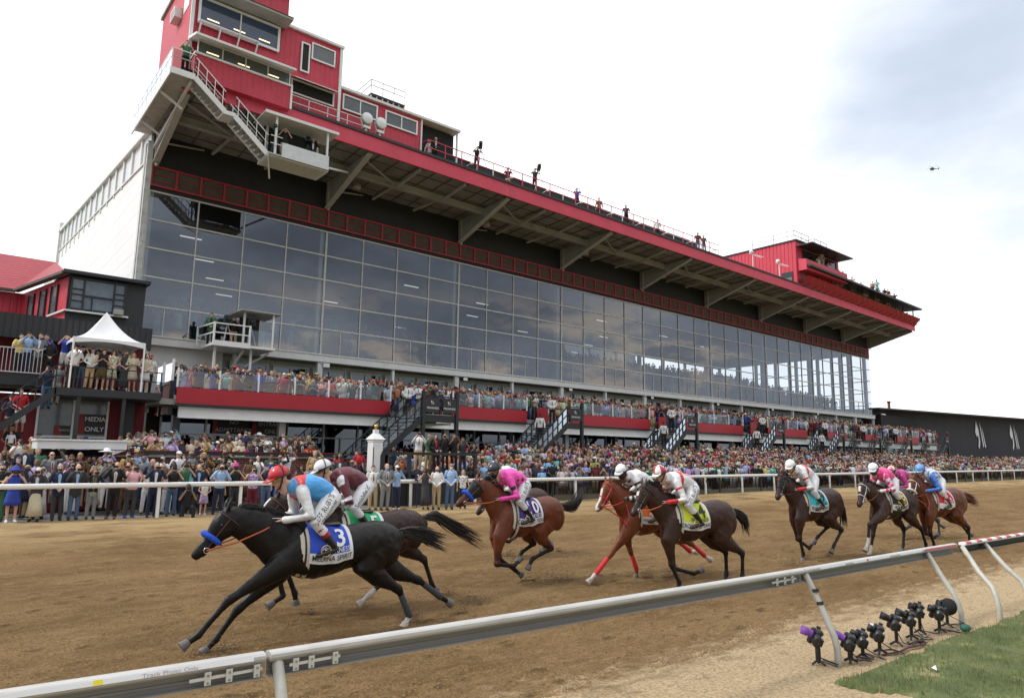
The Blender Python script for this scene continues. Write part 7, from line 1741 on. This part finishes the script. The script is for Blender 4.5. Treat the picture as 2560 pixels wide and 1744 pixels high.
def silk3(nm, t, x, y, z):
    if nm in 'ul': return WHc
    if x > .56 or (x > .47 + abs(y) * .5): return RD if x < .64 else (.10, .35, .70)
    return (.055, .33, .72)
def silk5(nm, t, x, y, z): return WHc if (nm == 'u' and .80 < t < .95) or (nm == 'l' and .22 < t < .36) or (nm == 'u' and t < .22 and x > .58) else (.11, .008, .022)
def silk10(nm, t, x, y, z):
    u = (x * .9 + .02) * 9; v = (z + abs(y)) * 9
    if nm[0] == 't' and .22 < x < .56 and abs((u % 1) - .5) + abs((v % 1) - .5) < .36 and int(v) % 2 == 0: return BK
    return BK if nm == 'u' and .42 < t < .62 and abs(((x + y) * 9) % 1 - .5) < .33 else (.85, .06, .42)
def silk49(nm, t, x, y, z):
    if nm == 'l' and t > .35: return RD
    if nm[0] == 't' and (abs(x - .48) < .03 or (abs(abs(y) - .11) < .025 and x < .46 and z > 1.9)): return RD
    if nm == 'u' and .3 < t < .42: return RD
    return WHc
def silk7(nm, t, x, y, z):
    if nm in 'ul' and int(t * 7 + (nm == 'l') * 3) % 2: return BK
    return BK if nm[0] == 't' and .25 < x < .42 and abs(y) < .1 else WHc
def silk6(nm, t, x, y, z):
    if nm in 'ul': return WHc if (int(t * 5) + int((y + 2) * 12)) % 2 else (.80, .04, .25)
    return (.80, .04, .25)
def silk1(nm, t, x, y, z):
    if nm in 'ul': return (.05, .17, .60)
    return (.06, .18, .6) if abs((y * 14) % 1 - .5) < .16 and x > .25 else (.62, .66, .74)
F3 = [[(1.0, .92), (1.56, .61), (1.87, .27), (2.0, .19)], [(.90, .80), (1.36, .44), (1.60, .12), (1.70, .03)], [(-.22, .80), (-.72, .49), (-.90, .12), (-.83, .02)], [(-.60, .78), (-1.20, .53), (-1.58, .26), (-1.74, .16)]]
NK3 = [(.82, 1.16, .16, .33), (1.10, 1.33, .12, .26), (1.34, 1.45, .09, .20), (1.54, 1.52, .075, .145)]
HS = [
 dict(x=4.40, y=8.70, num='3', cdx=.12, cw=.27, title='MEDINA SPIRIT', sx=1.06, sz=.91, dx=.13, neck=NK3, poll=(1.58, 1.60), nose=(1.94, 1.13), legs=F3, coat=(.0075, .0055, .0048), low=(.006, .0055, .0055), wraps={'HL': mat('wrap_grey', (.05, .052, .058), .9), 'HR': mat('wrap_grey')}, white=['HL'],
      tail=[(-.74, 0, 1.24), (-.94, 0, 1.23), (-1.22, 0, 1.16), (-1.52, 0, 1.04)], strap=mat('dark_leather', (.05, .018, .014), .4), rein=ORL, noseroll=mat('sheepskin_blue', (.02, .09, .60), .95, bump=1.0, bscale=60), jx=.17, jz=-.04, cloth=(.02, .07, .50), label='leading black racehorse with blue noseband and blue number 3 cloth, legs outstretched',
      jlabel='jockey in light blue and white silks with red helmet on the leading black horse', who='jockey in the red helmet', helmet=(.50, .01, .02), silk=silk3, cuff=mat('cuff_red', (.35, .02, .03), .4), goggle=(.45, .38, .08), skin=0, jyaw=.10, sponsor=[("JEFF RUBY'S", .03, .085), ('STEAKHOUSE', -.05, .06)]),
 dict(x=5.50, y=9.95, num='5', title='MIDNIGHT BOURBON', sx=1.06, sz=.93, dx=.05, neck=[(x, z + .05, a, b_) for x, z, a, b_ in NK3], poll=(1.60, 1.66), nose=(1.98, 1.24), legs=[[(1.05, .85), (1.58, .62), (1.50, .34), (1.68, .24)], [(.90, .80), (1.36, .62), (1.22, .30), (1.20, .18)], [(-.05, .85), (-.28, .52), (.16, .20), (.30, .10)], [(-.55, .85), (-.98, .60), (-1.14, .20), (-1.22, .10)]],
      coat=(.030, .014, .010), blaze=1, white=['HL'], tail=[(-.86, 0, 1.30), (-1.08, 0, 1.32), (-1.5, 0, 1.10), (-2.0, 0, .85)], cloth=(.02, .38, .14), label='dark brown racehorse with green number 5 cloth, just behind the leading black horse', jx=.12, jz=.03, rein=WL,
      jlabel='jockey in maroon silks with white sleeve hoops beside the leading rider', who='jockey in maroon silks', helmet=(.72, .72, .74), silk=silk5, skin=0, jyaw=-.1, sponsor=[('Smithfield', 0, .10)]),
 dict(x=8.85, y=10.2, num='10', cdx=.04, title='CONCERT TOUR', legs=[[(.80, .85), (.84, .40), (.44, .33), (.30, .44)], [(.66, .80), (.58, .44), (.18, .20), (.06, .12)], [(-.12, .88), (-.50, .58), (.0, .42), (.08, .28)], [(-.02, .90), (-.28, .66), (.04, .52), (.12, .38)]], coat=(.13, .036, .016), hood=(.018, .017, .019), poll=(1.18, 1.84), nose=(1.60, 1.50),
      neck=[(.58, 1.30, .14, .30), (.82, 1.50, .105, .23), (.99, 1.69, .085, .17), (1.12, 1.80, .07, .125)], noseroll=mat('sheepskin_blue'), cloth=(.06, .025, .18), rein=ORL, tail=[(-.8, 0, 1.38), (-1.0, 0, 1.33), (-1.25, 0, 1.35), (-1.48, 0, 1.62)],
      label='bay racehorse in black blinkers with purple number 10 cloth, legs tucked', jlabel='jockey in bright pink silks with black diamonds', who='jockey in pink silks with diamonds', helmet=(.02, .02, .022), silk=silk10, jmask=1, goggle=(.3, .25, .05), skin=1, sponsor=[("JEFF RUBY'S", .03, .085), ('STEAKHOUSE', -.05, .06)]),
 dict(x=10.95, y=12.9, num='2', title='KEEPMEINMIND', legs=[[(.80, .85), (.84, .45), (.44, .36), (.30, .44)], [(.66, .80), (.7, .44), (.5, .14), (.5, .05)], [(-.12, .88), (-.60, .58), (-.7, .2), (-.6, .08)], [(-.3, .90), (-.8, .6), (-1.0, .3), (-1.1, .2)]], coat=(.05, .02, .012), cloth=(.6, .6, .6), numc=mat('ink_black'),
      poll=(.95, 1.52), nose=(1.22, 1.10), neck=[(.55, 1.22, .14, .28), (.72, 1.36, .105, .22), (.84, 1.44, .085, .17), (.92, 1.49, .07, .125)], tail=[(-.8, 0, 1.32), (-.9, 0, 1.2), (-.93, 0, 1.0), (-.95, 0, .8)], label='brown racehorse mostly hidden behind the horse in black blinkers', jlabel='jockey in white and yellow silks hidden behind the pink jockey', who='jockey hidden behind the pink silks', helmet=(.35, .55, .80), silk=lambda nm, t, x, y, z: (.75, .5, .03) if nm in 'ul' else WHc, skin=0),
 dict(x=11.25, y=9.15, num='7', title='FRANCE GO DE INA', rz=-.10, legs=[[(.85, .88), (1.25, .52), (1.62, .20), (1.78, .08)], [(.62, .85), (.50, .50), (.34, .15), (.36, .03)], [(-.35, .85), (-.95, .60), (-1.35, .33), (-1.5, .25)], [(-.3, .85), (-.85, .62), (-1.2, .40), (-1.35, .38)]], coat=(.17, .048, .018), low=(.15, .045, .018), blaze=2, white=['FL', 'HL', 'HR'],
      wraps={k: mat('wrap_red', (.60, .03, .04), .8) for k in ('FL', 'FR', 'HL', 'HR')}, strap=REDL, rein=REDL, loop=REDL, mane=mat('chestnut_hair', (.16, .05, .02), .5, var=.2), poll=(1.16, 1.82), nose=(1.50, 1.38), headyaw=.15, cloth=(.75, .16, .03), label='chestnut racehorse with white blaze, red bridle and red leg wraps',
      jlabel='jockey in white silks with black patches and white helmet', who='jockey in black and white silks', helmet=(.75, .75, .75), silk=silk7, skin=5, jmask=1, jyaw=.3),
 dict(x=11.05, y=7.95, num='4', title='CROWDED TRADE', rz=-.24, legs=[[(.78, .85), (.72, .45), (.55, .14), (.60, .02)], [(.58, .82), (.46, .34), (.0, .22), (-.16, .27)], [(-.45, .85), (-.95, .58), (-.93, .16), (-.86, .03)], [(-.35, .85), (-.78, .58), (-.78, .16), (-.70, .03)]], coat=(.040, .017, .011), blaze=3, poll=(1.16, 1.80), nose=(1.52, 1.38), headyaw=.28, cloth=(.55, .62, .04), numc=mat('ink_black'), rein=ORL, strap=BLACKL,
      tail=[(-.8, 0, 1.36), (-.97, 0, 1.30), (-1.10, .05, 1.18), (-1.15, .05, 1.02)], label='dark brown racehorse with white star and yellow number 4 cloth', jlabel='jockey in white silks with red stripes and red and white quartered helmet', who='jockey in the red and white helmet', helmet=(.75, .75, .75), hpanel=(.55, .02, .03), silk=silk49, skin=0, jyaw=.3, sponsor=[("JEFF RUBY'S", .03, .085), ('STEAKHOUSE', -.05, .06)]),
 dict(x=16.75, y=8.6, num='9', title='RISK TAKING', s=1.06, rz=-.14, legs=[[(.78, .85), (.80, .48), (.70, .14), (.74, .02)], [(.58, .82), (.52, .42), (.12, .20), (.02, .30)], [(-.25, .85), (-.75, .60), (-.42, .27), (-.32, .14)], [(-.15, .88), (-.62, .66), (-.2, .44), (-.08, .34)]], coat=(.040, .016, .012), hood=(.02, .018, .018), poll=(1.14, 1.84), nose=(1.46, 1.40), headyaw=.3, cloth=(.03, .45, .55), numc=mat('ink_black'), strap=BLACKL, rein=BLACKL,
      tail=[(-.8, 0, 1.35), (-.95, 0, 1.2), (-1.0, 0, .95), (-1.05, 0, .7)], label='dark brown racehorse with aqua number 9 cloth and dark face hood', jlabel='jockey in white and red silks with plain white helmet and black gloves', who='jockey in the plain white helmet', helmet=(.75, .75, .72), silk=silk49, skin=0, jyaw=.35),
 dict(x=19.3, y=7.8, num='6', title='ROMBAUER', s=1.05, rz=-.12, legs=[[(.92, .90), (1.36, .74), (1.46, .36), (1.58, .20)], [(.70, .82), (.80, .46), (.92, .14), (1.0, .02)], [(-.40, .85), (-.90, .55), (-1.08, .16), (-1.02, .04)], [(-.2, .85), (-.6, .55), (-.5, .16), (-.42, .03)]], coat=(.042, .018, .012), white=['FL', 'FR'], neck=[(.62, 1.28, .14, .30), (.90, 1.42, .105, .225), (1.12, 1.55, .085, .17), (1.28, 1.62, .07, .125)],
      poll=(1.32, 1.66), nose=(1.66, 1.22), headyaw=.25, strap=WL, blaze=3, cloth=(.015, .015, .015), numc=mat('number_gold', (.75, .55, .05), .5), label='dark brown racehorse in white bridle, one foreleg raised', jlabel='jockey in pink silks with white checks and white helmet with blue band', who='jockey in pink checked silks', helmet=(.75, .76, .80), silk=silk6, skin=1, jmask=1, jyaw=.35, jz=-.03),
 dict(x=21.2, y=7.35, num='1', title='RAM', s=1.05, rz=-.20, legs=[[(.78, .85), (.80, .48), (.66, .14), (.7, .03)], [(.58, .82), (.58, .42), (.22, .30), (.10, .36)], [(-.35, .85), (-.86, .55), (-.86, .16), (-.80, .03)], [(-.4, .85), (-1.0, .60), (-1.28, .36), (-1.4, .32)]], coat=(.12, .034, .015), blaze=2, strap=WL, noseroll=mat('sheepskin_white', (.62, .58, .50), .95, bump=1.0, bscale=60), loop=ORL, poll=(1.16, 1.74), nose=(1.52, 1.32), headyaw=.3, cloth=(.55, .02, .03),
      mane=mat('chestnut_hair'), label='rightmost chestnut racehorse with white sheepskin noseband and white blaze', jlabel='jockey in pale grey and blue silks with sky blue helmet', who='jockey in the sky blue helmet', helmet=(.13, .30, .62), silk=silk1, goggle=(.6, .6, .6), skin=0, cuff=mat('cuff_red'), jyaw=.35, jz=-.04),
 dict(x=23.4, y=8.9, num='8', title='UNBRIDLED HONOR', rz=-.3, legs=[[(.78, .85), (.80, .48), (.66, .14), (.7, .03)], [(.58, .82), (.58, .42), (.22, .30), (.10, .36)], [(-.35, .85), (-.86, .55), (-.86, .16), (-.80, .03)], [(-.4, .85), (-1.0, .60), (-1.28, .36), (-1.4, .32)]], coat=(.10, .10, .105), low=(.06, .06, .062), blaze=2, cloth=(.6, .2, .4), poll=(1.16, 1.76), nose=(1.50, 1.36),
      label='grey racehorse with white face mostly hidden behind the rightmost chestnut horse', jlabel='jockey in magenta silks with pink and yellow helmet, farthest right', who='jockey in magenta silks', helmet=(.62, .08, .35), hpanel=(.75, .7, .35), silk=lambda nm, t, x, y, z: (.42, .02, .20), skin=1, jyaw=.2, mane=mat('grey_hair', (.12, .12, .12), .5)),
]
for sp in HS: make_horse(sp)
# clods kicked up around the hooves and lying on the harrowed surface
def clods(name, q, m, label, seed):
    rs = np.random.RandomState(seed); n = len(q)
    base = np.array([(1, 0, -.4), (-.5, .87, -.4), (-.5, -.87, -.4), (0, 0, .9)]); rot = rs.rand(n) * 6.28; v = np.repeat(base[None], n, 0) * (1 + .5 * (rs.rand(n, 4, 3) - .5))
    c_, s_ = np.cos(rot)[:, None], np.sin(rot)[:, None]; w = np.stack([v[..., 0] * c_ - v[..., 1] * s_, v[..., 0] * s_ + v[..., 1] * c_, v[..., 2] * .8], -1) * q[:, 3][:, None, None] + q[:, None, :3]
    f = np.array([(0, 1, 3), (1, 2, 3), (2, 0, 3)]); F = (f[None] + np.arange(n)[:, None, None] * 4).reshape(-1)
    me = bpy.data.meshes.new(name); me.vertices.add(n * 4); me.vertices.foreach_set('co', w.astype(np.float32).ravel()); me.loops.add(len(F)); me.loops.foreach_set('vertex_index', F.astype(np.int32)); me.polygons.add(n * 3)
    me.polygons.foreach_set('loop_start', np.arange(0, n * 9, 3, dtype=np.int32)); me.polygons.foreach_set('loop_total', np.full(n * 3, 3, np.int32)); me.materials.append(m); me.update()
    tag(link(name, me), label, 'dirt', kind='stuff')
rs = np.random.RandomState(11); P_ = []
spots = [(sp['x'] - lg[3][0], sp['y'], .7 if lg[3][1] < .12 else .35) for sp in HS for lg in sp['legs'] if lg[3][1] < .22]
spots += [(6.75, 9.2, 1.3), (8.9, 9.9, 1.5), (11.3, 8.9, 1.1), (5.4, 9.0, .9), (9.3, 9.8, 1.2), (14.6, 8.2, 1.2)]
for cx_, cy_, k_ in spots:
    n = int(420 * k_); g_ = rs.randn(n, 3); u_ = np.abs(rs.randn(n))
    q = np.stack([cx_ + .12 + g_[:, 0] * .14 * k_ + u_ * .05, cy_ + g_[:, 1] * .10 * k_, -.11 + np.abs(g_[:, 2]) ** 1.6 * .10 * k_, rs.uniform(.004, .013, n)], -1); P_.append(q)
clods('kicked_dirt', np.concatenate(P_), mat('wet_clod', (.085, .050, .024), .95, var=.3, vscale=9), 'dark dirt thrown up behind the galloping hooves', 12)
n = 90000; d_ = 5.0 + 13 * rs.rand(n) ** 1.4; X_ = d_ * (-.02 + 1.75 * rs.rand(n)) + .3
q = np.stack([X_, d_, np.zeros(n), rs.uniform(.005, .0125, n) * (1 + .05 * d_)], -1); q = q[vnoise(q[:, 0] * 2.2, q[:, 1] * 4.5, 31) > .38]; q[:, 2] = track_z(q[:, 0], q[:, 1])
clods('dirt_clods', q, mat('clod_dirt', (.20, .125, .055), .95, var=.35, vscale=7), 'loose small clods of brown dirt lying on the harrowed track', 13)
